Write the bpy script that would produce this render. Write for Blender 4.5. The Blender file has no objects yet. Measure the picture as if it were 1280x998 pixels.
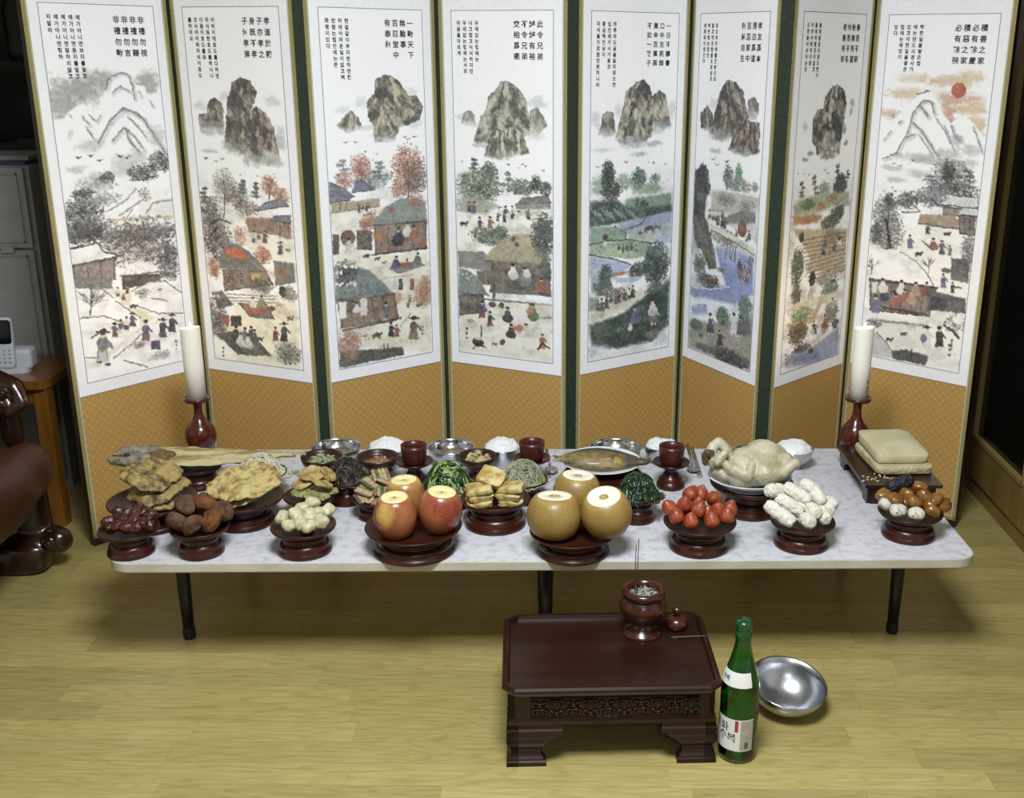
import bpy, bmesh
from mathutils import Vector, Matrix
import math, random
import numpy as np
# ------------------------------------------------------------------ camera numbers (photo is 1280 x 998)
F_PX, PITCH, ROLL, PPX, PPY, CAM_H = 1376.6, 0.30953, 0.00922, 723.8, 499.0, 1.3
def ray(x, y):
    u, v = (x - PPX) / F_PX, (y - PPY) / F_PX
    c, s = math.cos(ROLL), math.sin(ROLL)
    u, v = c * u + s * v, -s * u + c * v
    ct, st = math.cos(PITCH), math.sin(PITCH)
    return np.array([u, ct - v * st, -st - v * ct])
def at(x, y, z=0.0):                       # photo pixel on the horizontal plane of height z
    d = ray(x, y); t = (z - CAM_H) / d[2]
    return np.array([0, 0, CAM_H]) + d * t
# ------------------------------------------------------------------ printed landscapes of the folding screen, painted with numpy
# white paper corners (x, y) of the eight leaves, left to right, and the heights of the printed frame
LEAVES = [((-1.298, 2.724), (-1.084, 3.003)), ((-1.049, 3.005), (-0.730, 2.874)), ((-0.677, 2.878), (-0.407, 3.102)),
          ((-0.372, 3.103), (-0.050, 2.962)), ((0.001, 2.975), (0.284, 3.187)), ((0.311, 3.188), (0.481, 2.883)),
          ((0.529, 2.866), (0.772, 3.120)), ((0.800, 3.126), (1.064, 2.896))]
Z_PAPER, Z_LINE0, Z_LINE1, INSET, LEAF_W = 0.4195, 0.453, 1.389, 0.0255, 0.351
PW, PH = 300, 936                          # raster: 1 mm
def hexc(c):
    c = c.lstrip('#'); c = ''.join(k * 2 for k in c) if len(c) == 3 else c
    return np.array([int(c[i:i + 2], 16) / 255 for i in (0, 2, 4)])
def vnoise(x, y, seed):                    # smooth value noise, numpy
    xi, yi = np.floor(x).astype(int), np.floor(y).astype(int)
    fx, fy = x - xi, y - yi
    fx, fy = fx * fx * (3 - 2 * fx), fy * fy * (3 - 2 * fy)
    def h(a, b):
        n = (a * 374761393 + b * 668265263 + seed * 1442695041) & 0xffffffff
        n = ((n ^ (n >> 13)) * 1274126177) & 0xffffffff
        return ((n ^ (n >> 16)) & 0xffff) / 65535.0
    return (h(xi, yi) * (1 - fx) + h(xi + 1, yi) * fx) * (1 - fy) + (h(xi, yi + 1) * (1 - fx) + h(xi + 1, yi + 1) * fx) * fy
def fbm(x, y, seed, o=4):
    t, a, s = 0, 1.0, 0
    for k in range(o):
        t = t + a * vnoise(x * 2 ** k, y * 2 ** k, seed + k * 7); s += a; a *= .55
    return t / s
class Painting:
    def __init__(s, leaf, seed):
        s.a, s.b = (np.array(p) for p in LEAVES[leaf]); s.rng = random.Random(seed); s.seed = seed
        s.img = np.ones((PH, PW, 3)) * hexc('f1f2f4')
        s.o, s.k0 = (0, 0), 1.0
        yy, xx = np.mgrid[0:PH, 0:PW]; s.X, s.Y = xx + .5, yy + .5
    def block(s, ox, oy, k): s.o, s.k0 = (ox, oy), k
    def q(s, x, y):                        # zoom pixel -> raster pixel, by the ray through that pixel and the leaf's plane
        d = ray(s.o[0] + x / s.k0, s.o[1] + y / s.k0); t = (s.b - s.a) / np.linalg.norm(s.b - s.a)
        n = np.array([-t[1], t[0]]); lam = (n @ s.a) / (n @ d[:2]); p = d[:2] * lam
        return ((p - s.a) @ t - INSET) / (LEAF_W - 2 * INSET) * PW, (Z_LINE1 - (CAM_H + d[2] * lam)) / (Z_LINE1 - Z_LINE0) * PH
    def sc(s): return (2.27 / s.k0)        # raster px per zoom px
    def win(s, x0, y0, x1, y1):
        x0, y0, x1, y1 = int(max(0, x0)), int(max(0, y0)), int(min(PW, x1 + 1)), int(min(PH, y1 + 1))
        return (slice(y0, max(y0, y1)), slice(x0, max(x0, x1)))
    def lay(s, w, m, col):
        if m.size: s.img[w] = s.img[w] * (1 - m[..., None]) + col * m[..., None]
    def pmask(s, P, soft=1.0, rough=0.0):
        P = np.array(P); pad = soft * 2 + rough + 3
        w = s.win(P[:, 0].min() - pad, P[:, 1].min() - pad, P[:, 0].max() + pad, P[:, 1].max() + pad)
        X, Y = s.X[w], s.Y[w]
        if X.size == 0: return w, X
        if rough:
            X = X + (fbm(s.X[w] / 9, s.Y[w] / 9, s.seed + 3) - .5) * rough * 2; Y = Y + (fbm(s.X[w] / 9, s.Y[w] / 9, s.seed + 13) - .5) * rough * 2
        ins = np.zeros(X.shape, bool); dist = np.full(X.shape, 1e9); n = len(P)
        for i in range(n):
            (x1, y1), (x2, y2) = P[i], P[(i + 1) % n]
            if y1 != y2: ins ^= ((y1 > Y) != (y2 > Y)) & (X < (x2 - x1) * (Y - y1) / (y2 - y1) + x1)
            dx, dy = x2 - x1, y2 - y1; t = np.clip(((X - x1) * dx + (Y - y1) * dy) / (dx * dx + dy * dy + 1e-9), 0, 1)
            dist = np.minimum(dist, np.hypot(X - x1 - t * dx, Y - y1 - t * dy))
        return w, np.clip(np.where(ins, dist, -dist) / max(soft, .5) * .5 + .5, 0, 1)
    # --- brush marks; all coordinates and sizes in zoom pixels
    def poly(s, c, pts, a=1.0, soft=3, rough=0, tex=.0):
        k = s.sc(); w, m = s.pmask([s.q(*p) for p in pts], soft * k, rough * k)
        if m.size == 0: return
        col = hexc(c) * np.ones(m.shape + (3,))
        if tex: col = np.clip(col + ((fbm(s.X[w] / 5, s.Y[w] / 5, s.seed + 31) - .5) * 2 * tex)[..., None], 0, 1)
        s.lay(w, m * a, col)
    def wash(s, c, x, y, rx, ry, a=.7):
        k = s.sc(); cx, cy = s.q(x, y); rx, ry = rx * k, ry * k; w = s.win(cx - rx * 1.4, cy - ry * 1.4, cx + rx * 1.4, cy + ry * 1.4)
        X, Y = s.X[w], s.Y[w]
        if X.size == 0: return
        r = np.hypot((X - cx) / rx, (Y - cy) / ry) + (fbm(X / 14, Y / 8, s.seed + 5) - .5) * 1.1
        s.lay(w, np.clip((1.05 - r) * 1.6, 0, 1) * a, hexc(c))
    def line(s, c, wd, pts, a=1.0):
        k = s.sc(); wd = max(wd * k, .9) / 2; P = [np.array(s.q(*p)) for p in pts]
        for p, r in zip(P, P[1:]):
            w = s.win(min(p[0], r[0]) - wd - 1, min(p[1], r[1]) - wd - 1, max(p[0], r[0]) + wd + 1, max(p[1], r[1]) + wd + 1)
            X, Y = s.X[w], s.Y[w]; d = r - p; t = np.clip(((X - p[0]) * d[0] + (Y - p[1]) * d[1]) / (d @ d + 1e-9), 0, 1)
            s.lay(w, np.clip(wd + .5 - np.hypot(X - p[0] - t * d[0], Y - p[1] - t * d[1]), 0, 1) * a, hexc(c))
    def dab(s, cx, cy, rx, ry, col, a=1.0, ang=0.0):      # raster pixels
        R = max(rx, ry) + 1.5; w = s.win(cx - R, cy - R, cx + R, cy + R); X, Y = s.X[w] - cx, s.Y[w] - cy
        if X.size == 0: return
        c, n = math.cos(ang), math.sin(ang); r = np.hypot((X * c + Y * n) / rx, (-X * n + Y * c) / ry)
        s.lay(w, np.clip((1 - r) * min(rx, ry) + .5, 0, 1) * a, col)
    def dot(s, c, x, y, rx, ry=None, a=1.0, ang=0.0):
        k = s.sc(); cx, cy = s.q(x, y); s.dab(cx, cy, max(rx * k, .7), max((ry or rx) * k, .7), hexc(c), a, ang)
    def mist(s, cols, x, y, rx, ry, n, d=9, flat=.6, a=.75): # a crown or thicket: dabs in a ragged ellipse
        n, d = int(n * 2.2), d * .55; s.wash(cols[0], x, y, rx * .95, ry * .95, .34)
        k = s.sc(); cx, cy = s.q(x, y); cols = [hexc(c) for c in cols]; D = max(d * k, 1.0)
        for i in range(n):
            t, r = s.rng.uniform(0, 6.283), s.rng.random() ** .6 * (1.0 + .16 * math.sin(3 * i * 2.399)); dx, dy = math.cos(t) * r, math.sin(t) * r
            c = cols[min(len(cols) - 1, int(s.rng.random() * len(cols)))] * (1 + s.rng.uniform(-.12, .12) - .12 * dy)
            z = D * s.rng.uniform(.6, 1.3); s.dab(cx + dx * rx * k, cy + dy * ry * k, z, z * flat, np.clip(c, 0, 1), a, s.rng.uniform(-.5, .5))
    def mtn(s, dark, light, pts, fade=.3, freq=5., snow=False, rough=7, a=1.0):
        k = s.sc(); P = [s.q(*p) for p in pts]; w, m = s.pmask(P, 2.0 * k, rough * k)
        if m.size == 0: return
        X, Y = s.X[w], s.Y[w]; P = np.array(P); i = P[:, 1].argmin(); px, py = P[i]; y1 = P[:, 1].max(); hgt = y1 - py
        wob = (fbm(X / 16, Y / 22, s.seed + 41) - .5) * .7
        st = fbm((X - px) / (Y - py + hgt * .45) * freq * 2 + wob * 3, Y / 26 + wob, s.seed + 51, 4)
        cr = fbm(X / 5, Y / 8, s.seed + 61, 3); t = np.clip((st - .5) * 3.4 + .42 + (cr - .5) * .9, 0, 1)
        d, l = hexc(dark), hexc(light); col = d + (l - d) * t[..., None]
        # contour: darker along the outline
        w2, core = s.pmask(P, 9 * k, rough * k)
        sy, sx = w[0].start - w2[0].start, w[1].start - w2[1].start
        c2 = np.pad(core, 2)[sy + 2:sy + 2 + m.shape[0], sx + 2:sx + 2 + m.shape[1]]
        edge = np.clip(1 - np.abs(c2 - .62) * 5, 0, 1) * np.clip(1.5 - (Y - py) / hgt * 1.6, 0, 1)
        col = col * (1 - (.45 if not snow else .35) * edge[..., None])
        low = np.clip((y1 - Y + (fbm(X / 20, Y / 9, s.seed + 71) - .5) * hgt * .3) / (hgt * fade + 1e-6), 0, 1)
        s.lay(w, m * low * a, np.clip(col, 0, 1))
    def tree(s, cols, x, y, rx, ry, n=60, d=9, trunk=None, flat=.6):
        if trunk:
            s.line('3a302c', max(4, rx * .12), [(x, y + trunk), (x + rx * .08, y + ry * .3), (x - rx * .05, y - ry * .3)])
            for t in (-.6, -.3, .35, .6): s.line('4a3e38', 3, [(x, y + ry * .5), (x + rx * t, y - ry * .3)])
        s.mist(cols, x, y, rx, ry, n, d, flat)
    def pine(s, x, y, rx, ry, n=5, c=('3c4640', '4c5650', '2e3632')):   # layered horizontal clouds of needles
        s.line('3b3632', 5, [(x, y + ry * 1.3), (x + rx * .1, y - ry * .6)])
        for i in range(n):
            t = i / max(1, n - 1); s.mist(c, x + s.rng.uniform(-.35, .35) * rx * (t + .3), y - ry + 2 * ry * t, rx * (.45 + .45 * t), ry * .26, 26, 7, .5, .8)
    def bare(s, x, y, h, c='3a3836', n=9):
        s.line(c, h * .05, [(x, y), (x + h * .04, y - h * .5)])
        for i in range(n):
            a = -1.57 + s.rng.uniform(-1.1, 1.1); l = h * s.rng.uniform(.3, .6); bx, by = x + h * .03, y - h * s.rng.uniform(.25, .5)
            ex, ey = bx + math.cos(a) * l, by + math.sin(a) * l; s.line(c, h * .022, [(bx, by), (ex, ey)], .9)
            for j in range(3): s.line(c, 1.5, [((bx + ex) / 2, (by + ey) / 2), (ex + s.rng.uniform(-.2, .2) * h, ey + s.rng.uniform(-.15, .1) * h)], .7)
    def roof(s, c, pts, tiles=True, eave='2e2c2c'):       # pts: ridge-left, ridge-right, eave-right, eave-left
        s.poly(c, pts, soft=2, tex=.05)
        (a, b, e, f) = pts
        if tiles:
            for i in range(9):
                t = i / 8; s.line('454a56', 1.6, [(a[0] + (b[0] - a[0]) * t, a[1] + (b[1] - a[1]) * t), (f[0] + (e[0] - f[0]) * t, f[1] + (e[1] - f[1]) * t)], .5)
        s.line(eave, 6, [f, e]); s.line(eave, 4, [a, b]); s.line(eave, 3, [b, e])
    def thatch(s, c, pts, eave='35312c', dk=.6):          # dome of straw: outline pts, last two are the eave ends (right, left)
        s.poly(c, pts, soft=5, rough=4, tex=.10); P = np.array(pts); cx, cy = P[:, 0].mean(), P[:, 1].min()
        e, f = P[-2], P[-1]
        for i in range(26):
            t = s.rng.random(); x, y = f + (e - f) * t; u = s.rng.uniform(.25, .8)
            s.line(eave, 2, [(x, y), (x + (cx - x) * u * .5, y + (cy - y) * u * .55)], .22)
        s.line(eave, 9, [tuple(f), tuple((e + f) / 2 + np.array([0, 4])), tuple(e)], dk)
    def house(s, pts, c='6b5444', posts=5, c2='33291f'):  # wall under an eave: tl, tr, br, bl
        s.poly(c, pts, soft=2, tex=.12); (a, b, e, f) = pts
        for i in range(posts):
            t = (i + .1) / (posts - .8); s.line(c2, 5, [(a[0] + (b[0] - a[0]) * t, a[1] + (b[1] - a[1]) * t), (f[0] + (e[0] - f[0]) * t, f[1] + (e[1] - f[1]) * t)], .8)
        s.line(c2, 6, [f, e]); s.line(c2, 7, [a, b], .7)
    def fig(s, c, x, y, h, hat=False, c2=None):           # a small person standing with feet at x, y
        h *= .86; w = h * .17; s.line('d9d4cc', w * .5, [(x - w * .35, y - h * .3), (x - w * .5, y)]); s.line('cfcac2', w * .5, [(x + w * .35, y - h * .3), (x + w * .5, y)])
        s.poly(c2 or c, [(x - w * .7, y - h * .52), (x + w * .7, y - h * .52), (x + w * 1.15, y - h * .1), (x - w * 1.15, y - h * .1)], soft=2)
        s.dot(c, x, y - h * .6, w * 1.0, h * .2); s.line(c, w * .5, [(x + w * .6, y - h * .7), (x + w * 1.5, y - h * .5)])
        s.dot('e3c3a4', x, y - h * .87, w * .55, h * .1); s.dot('221f1e', x, y - h * .94, w * .6, h * .08)
        if hat: s.line('26231f', h * .05, [(x - w * 1.1, y - h * .93), (x + w * 1.1, y - h * .93)])
        s.line('2b2727', 2, [(x - w, y - h * .1), (x - w * .7, y - h * .5)], .5)
    def sit(s, c, x, y, h): 
        s.dot(c, x, y - h * .3, h * .38, h * .3); s.dot(c, x, y - h * .55, h * .22, h * .25); s.dot('e3c3a4', x, y - h * .86, h * .12); s.dot('1f1c1b', x, y - h * .93, h * .13, h * .1)
    def beast(s, c, x, y, l):
        s.dot(c, x, y - l * .3, l * .42, l * .17); s.dot(c, x + l * .45, y - l * .42, l * .14)
        for t in (-.3, -.15, .2, .33): s.line(c, l * .09, [(x + t * l, y - l * .25), (x + t * l, y)])
    def birds(s, pts, r=9):
        for x, y in pts: s.line('222', 3, [(x - r, y - r * .4), (x, y + r * .2), (x + r, y - r * .5)]); s.dot('222', x, y, r * .35, r * .3)
    def seal(s, x, y, d=11):
        for i in range(3): s.dot('2b2827' if i == 0 else '9c4a40', x, y + i * d * 1.7, d * .5, d * .55)

GRN, DGR, INK = ('3f5240', '56684f', '2f3e33', '6d7d62'), ('2c3a30', '3c4c3e', '24302a'), ('39393a', '505152', '2a2a2b', '6d6e6e')
AUT = ('9a5138', 'b0674a', '7d4431', 'c08662'); BRN = ('5d4d43', '75655a', '443a34', '8a7d72')
SKIN = ['34343a', '4a4f6b', '7c4436', 'd8d5cf', '5a4a40', '3e4c46']
def crowd(p, pts, h):
    for i, (x, y) in enumerate(pts): p.fig(SKIN[(i * 5 + int(x)) % 6], x, y, h * p.rng.uniform(.85, 1.1), i % 3 == 0, SKIN[(i * 3 + int(y)) % 6])
def leaf0():
    p = Painting(0, 11); p.block(55, 80, 4.536)
    for x, y, rx, ry in ((110, 210, 130, 120), (220, 150, 130, 90), (330, 100, 120, 60), (590, 110, 90, 70)): p.wash('8b8f86', x, y, rx, ry, .75)
    for i in range(200): x, y = p.rng.uniform(40, 640), p.rng.uniform(80, 320); p.dot('e8e8e4', x, y, 2.0, 2, .35)
    W = 'f2f3f5'
    p.poly(W, [(55, 345), (100, 320), (150, 260), (220, 222), (265, 260), (300, 330), (300, 600), (60, 600)], soft=3, rough=6)
    p.poly(W, [(270, 420), (310, 230), (350, 150), (370, 80), (430, 48), (480, 62), (510, 120), (570, 130), (590, 180), (640, 175), (660, 250), (690, 560), (250, 600)], soft=3, rough=6)
    D = '55575a'
    for pts, w_ in (([(350, 150), (368, 85), (430, 50), (475, 62), (500, 120), (515, 200)], 7), ([(385, 170), (430, 128), (490, 160)], 7), ([(310, 450), (370, 330), (450, 255), (510, 275), (560, 310), (620, 400), (680, 490)], 11),
                    ([(385, 440), (455, 362), (510, 410), (560, 480)], 8), ([(475, 300), (520, 345), (580, 420)], 7), ([(215, 300), (255, 345)], 7), ([(255, 290), (290, 325)], 6), ([(465, 370), (480, 430), (540, 500)], 9),
                    ([(135, 420), (155, 380)], 4), ([(300, 330), (320, 290)], 4), ([(240, 360), (285, 430)], 6), ([(600, 210), (615, 240)], 6), ([(540, 160), (550, 185)], 5), ([(145, 290), (150, 300)], 4)):
        p.line(D, w_, pts, .75); p.line('8d9092', w_ * 2.6, [(x + 9, y + 10) for x, y in pts], .28)
    for x, y, rx, ry in ((640, 420, 60, 70), (450, 580, 90, 60), (530, 530, 70, 50), (260, 470, 80, 40), (180, 600, 70, 22), (300, 640, 90, 25)): p.wash('9fa3a2', x, y, rx, ry, .5)
    p.birds([(195, 535), (265, 525), (315, 550), (430, 525), (470, 535)], 17)
    p.mist(INK, 660, 555, 70, 55, 90, 12, .5); p.mist(INK, 560, 620, 90, 45, 120, 12, .5); p.mist(INK, 350, 650, 55, 30, 50, 11, .5); p.mist(('7c7d7c', '9a9b9a'), 290, 690, 120, 40, 70, 11, .5, .5)
    p.poly(W, [(350, 850), (480, 720), (560, 690), (690, 640), (720, 850), (600, 880), (380, 890)], soft=4, rough=5)
    for pts in ([(360, 840), (470, 770), (520, 710)], [(430, 860), (520, 800), (560, 770)], [(580, 850), (620, 790), (720, 770)], [(470, 870), (500, 830)]): p.line('6e6f70', 9, pts, .7)
    p.mist(('8a6a50', '55504c'), 570, 745, 35, 40, 22, 8)
    p.line('c9ad7c', 14, [(380, 890), (520, 878), (725, 868)], .8)
    p.mist(INK, 220, 740, 60, 25, 60, 12, .45); p.mist(INK, 220, 850, 105, 80, 240, 12, .5); p.mist(INK, 250, 950, 150, 60, 220, 12, .5); p.mist(('7c7d7c', '8f908f'), 330, 770, 100, 30, 60, 10)
    p.mist(('4a4548', '5d5659', '3e3b40', '77706f'), 560, 960, 200, 45, 260, 12, .6); p.poly(W, [(580, 910), (640, 895), (700, 915), (640, 940)], soft=4)
    p.block(75, 280, 4.751)
    p.mist(('4a4548', '5d5659', '3e3b40', '7d7572', '8d8682'), 470, 110, 240, 130, 420, 14, .6); p.mist(INK, 130, 60, 120, 60, 200, 13, .5); p.mist(INK, 640, 230, 70, 110, 200, 13, .5)
    for x, y in ((430, 110), (540, 110), (610, 120), (490, 180)): p.fig('7c4d42', x, y, 45)
    p.house([(75, 255), (330, 205), (330, 330), (85, 340)], '8a7a70', 4); p.poly('77726c', [(85, 320), (310, 315), (310, 390), (90, 375)], tex=.1)
    p.roof('f0f0f0', [(62, 145), (222, 118), (345, 195), (75, 250)], False); p.line('2e2c2c', 8, [(62, 150), (222, 115), (260, 165), (350, 192)])
    p.house([(365, 310), (590, 300), (600, 340), (370, 390)], '4e4640', 3); p.thatch('efefee', [(360, 300), (410, 240), (470, 215), (530, 240), (580, 285), (360, 310)])
    p.poly(W, [(90, 385), (250, 385), (330, 460), (480, 560), (300, 720), (110, 800), (160, 945), (600, 900), (740, 800), (735, 520), (720, 400), (600, 335), (520, 350), (430, 400), (330, 420)], soft=4)
    p.poly('d9cfae', [(310, 400), (430, 400), (420, 480), (560, 560), (450, 640), (330, 760), (230, 850), (170, 840), (320, 740), (480, 620), (470, 540), (370, 470)], .85, soft=10)
    p.poly(W, [(420, 470), (540, 450), (690, 490), (600, 535), (440, 510)], soft=4)
    for pts in ([(95, 378), (250, 390), (320, 440)], [(330, 460), (480, 560)], [(120, 560), (260, 550), (420, 600)], [(430, 400), (520, 345), (620, 340), (720, 410)], [(430, 480), (590, 535), (730, 530)], [(320, 800), (420, 720), (500, 640)], [(380, 815), (460, 835), (520, 850)], [(150, 800), (215, 795)], [(540, 440), (640, 460)]): p.line('4d4d4f', 7, pts, .8)
    p.bare(180, 540, 170, n=14); p.mist(INK, 490, 415, 45, 30, 50, 6); p.mist(('6d6e6e', '8b8c8c'), 600, 780, 70, 30, 70, 6)
    crowd(p, [(345, 440), (375, 480), (400, 420)], 70); p.beast('3a3a3b', 435, 505, 50); p.beast('39393a', 590, 400, 30)
    crowd(p, [(325, 680), (360, 660), (395, 640), (430, 620)], 110); p.fig('4e5276', 510, 710, 160, False, '6d4a44'); p.fig('3c3a40', 610, 690, 150, True); p.fig('35343a', 665, 655, 140, True); p.poly('3e3d55', [(540, 700), (590, 690), (600, 745), (540, 745)]); p.mist(BRN, 470, 720, 40, 20, 30, 8)
    p.fig('6d7078', 255, 840, 245, True, 'b9bcc4'); p.line('33363c', 10, [(190, 680), (230, 650)]); p.line('2d2b2b', 12, [(225, 825), (245, 820)]); p.line('2d2b2b', 12, [(270, 838), (295, 835)])
    p.line('55585e', 4, [(230, 700), (225, 800)]); p.line('55585e', 4, [(265, 690), (285, 800)]); p.seal(690, 700, 13)
    return p
def leaf1():
    p = Painting(1, 22); p.block(240, 80, 4.99)
    for x, y, rx, ry in ((60, 260, 60, 30), (515, 235, 65, 40), (210, 205, 40, 30), (560, 410, 50, 25)): p.wash('b9bcc0', x, y, rx, ry, .6)
    p.mtn('56504d', 'b5a894', [(50, 320), (100, 310), (110, 240), (150, 210), (200, 250), (215, 460), (120, 470), (60, 420)], .5)
    p.mtn('4c4643', 'b09e8a', [(210, 540), (230, 230), (260, 120), (310, 85), (370, 110), (415, 175), (400, 240), (370, 300), (420, 560)], .25)
    p.mtn('4e4743', 'bda993', [(330, 640), (345, 400), (380, 290), (415, 270), (470, 310), (520, 400), (560, 600), (440, 660)], .3); p.mtn('575148', 'b9ad92', [(225, 560), (260, 410), (310, 280), (345, 300), (350, 600)], .3)
    for x, y, rx, ry in ((440, 590, 110, 40), (260, 510, 90, 40), (560, 490, 45, 60), (120, 545, 60, 16), (520, 620, 90, 22)): p.wash('8d9a90', x, y, rx, ry, .55)
    p.birds([(95, 592), (158, 612), (200, 598)], 14); p.birds([(312, 697), (415, 703), (520, 695)], 6)
    p.pine(85, 820, 45, 40, 4); p.tree(('6f6a58', '878069', '57523f', '9b947e'), 210, 760, 85, 100, 190, 8, 200); p.mist(BRN, 290, 830, 80, 70, 150, 9); p.pine(330, 770, 40, 35, 4); p.pine(410, 790, 35, 40, 4)
    p.tree(AUT, 490, 760, 60, 55, 120, 9, 90); p.mist(AUT, 560, 830, 60, 50, 110, 9); p.mist(BRN, 350, 900, 90, 50, 120, 9); p.mist(('4b4641', '5e5751', '3a3632'), 120, 920, 90, 90, 180, 11)
    p.roof('7d8294', [(460, 870), (560, 845), (615, 890), (400, 920)]); p.roof('777c90', [(520, 960), (615, 950), (615, 995), (470, 995)]); p.poly('b07d5c', [(350, 960), (500, 960), (500, 1000), (340, 1000)], tex=.08)
    p.block(250, 270, 4.99)
    p.poly('ece8da', [(290, 80), (590, 130), (600, 300), (470, 300), (280, 180)], soft=8); p.poly('e9e3c6', [(200, 530), (610, 540), (635, 960), (100, 885), (90, 740), (250, 650)], soft=8); p.poly('f1efe8', [(90, 740), (160, 800), (250, 890), (105, 890)], soft=8)
    p.poly('8d6f5c', [(300, 20), (490, 30), (500, 125), (310, 105)], tex=.08); p.poly('a07d62', [(490, 30), (575, 40), (580, 150), (490, 125)], tex=.08); p.roof('6f748a', [(470, 5), (575, 0), (578, 55), (450, 30)])
    for x in (510, 540, 560): p.line('4a3a30', 5, [(x, 50), (x, 140)])
    crowd(p, [(345, 175), (375, 180), (415, 178)], 90); p.fig('4a4f58', 510, 250, 100, True); p.beast('2a2a2a', 555, 225, 28)
    p.mist(('4b4641', '5e5751', '3a3632', '6e675d'), 110, 140, 110, 140, 420, 12); p.line('2f2a28', 12, [(70, 60), (130, 20), (200, 50)]); p.line('2f2a28', 10, [(60, 150), (120, 70)])
    p.mist(('b9603f', 'a05038'), 255, 130, 40, 60, 60, 9); p.mist(AUT, 95, 330, 45, 60, 110, 10); p.mist(('a7553c', 'bb6d51', '874534'), 400, 250, 60, 50, 130, 10)
    p.house([(150, 340), (420, 350), (470, 430), (160, 470)], '7a6a5c', 6); p.thatch('6d6c66', [(130, 310), (170, 180), (240, 175), (320, 230), (380, 290), (430, 350), (130, 325)]); p.poly('c65a2e', [(165, 205), (275, 210), (300, 272), (185, 262)], soft=3, tex=.06)
    p.poly('6e6b67', [(470, 280), (595, 300), (605, 420), (480, 440)], tex=.08); p.poly('93583f', [(505, 325), (540, 330), (545, 390), (508, 385)]); p.poly('c39a5f', [(330, 360), (380, 360), (385, 405), (335, 405)])
    crowd(p, [(190, 430), (270, 440)], 80); p.mist(('4f4a42', '67625a', '3d3a34'), 390, 440, 90, 45, 140, 10); p.mist(('6d6a66', '4c4a48', '86837e'), 560, 490, 60, 45, 110, 10); p.dot('2e2c2b', 525, 475, 25, 35)
    for y in (490, 510, 530): p.line('5b5854', 7, [(180, y), (480, y + 15)], .8)
    p.poly('55524f', [(245, 545), (430, 560), (480, 650), (320, 635)], soft=2); p.poly('9c4c35', [(275, 560), (400, 565), (430, 610), (310, 615)]); p.sit('d8d8d6', 340, 580, 70); p.sit('6f7d62', 395, 580, 80); p.sit('a04c3c', 420, 610, 60); p.mist(AUT, 510, 560, 35, 16, 20, 7); p.beast('3a3734', 570, 655, 50); p.dot('3d3b39', 462, 580, 24, 16)
    p.mist(('3a3836', '4d4a46', '2c2a29', '66625c'), 120, 640, 75, 120, 260, 11); p.poly('5b5a57', [(80, 480), (150, 470), (220, 560), (130, 580)], soft=4, tex=.08); p.poly('9a4f36', [(145, 620), (190, 620), (195, 680), (150, 680)]); p.poly('3a3735', [(200, 630), (265, 625), (270, 690), (205, 690)])
    for i in range(16): p.dot('f2eeea', p.rng.uniform(65, 130), p.rng.uniform(420, 600), 7)
    p.poly('4c4c4b', [(105, 735), (220, 720), (370, 780), (460, 880), (250, 870)], soft=2, tex=.05)
    for x, y, c in ((235, 780, '2f2e30'), (290, 790, '55606b'), (330, 780, '36444a'), (265, 820, 'd5d5d5'), (310, 830, 'e0e0de'), (350, 800, '3b3a3c')): p.sit(c, x, y, 90)
    p.mist(('e6e6e4', '33333a', 'd8d8d6'), 300, 810, 60, 22, 40, 8); p.beast('3a3734', 385, 785, 45); p.fig('7a3f36', 480, 790, 110); p.fig('3a3a40', 535, 800, 155, True, '2c2c33'); p.mist(('4b5247', '6c7266', '3b4039'), 560, 860, 90, 70, 260, 10, .6, .6); p.seal(155, 825, 14)
    return p
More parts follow.
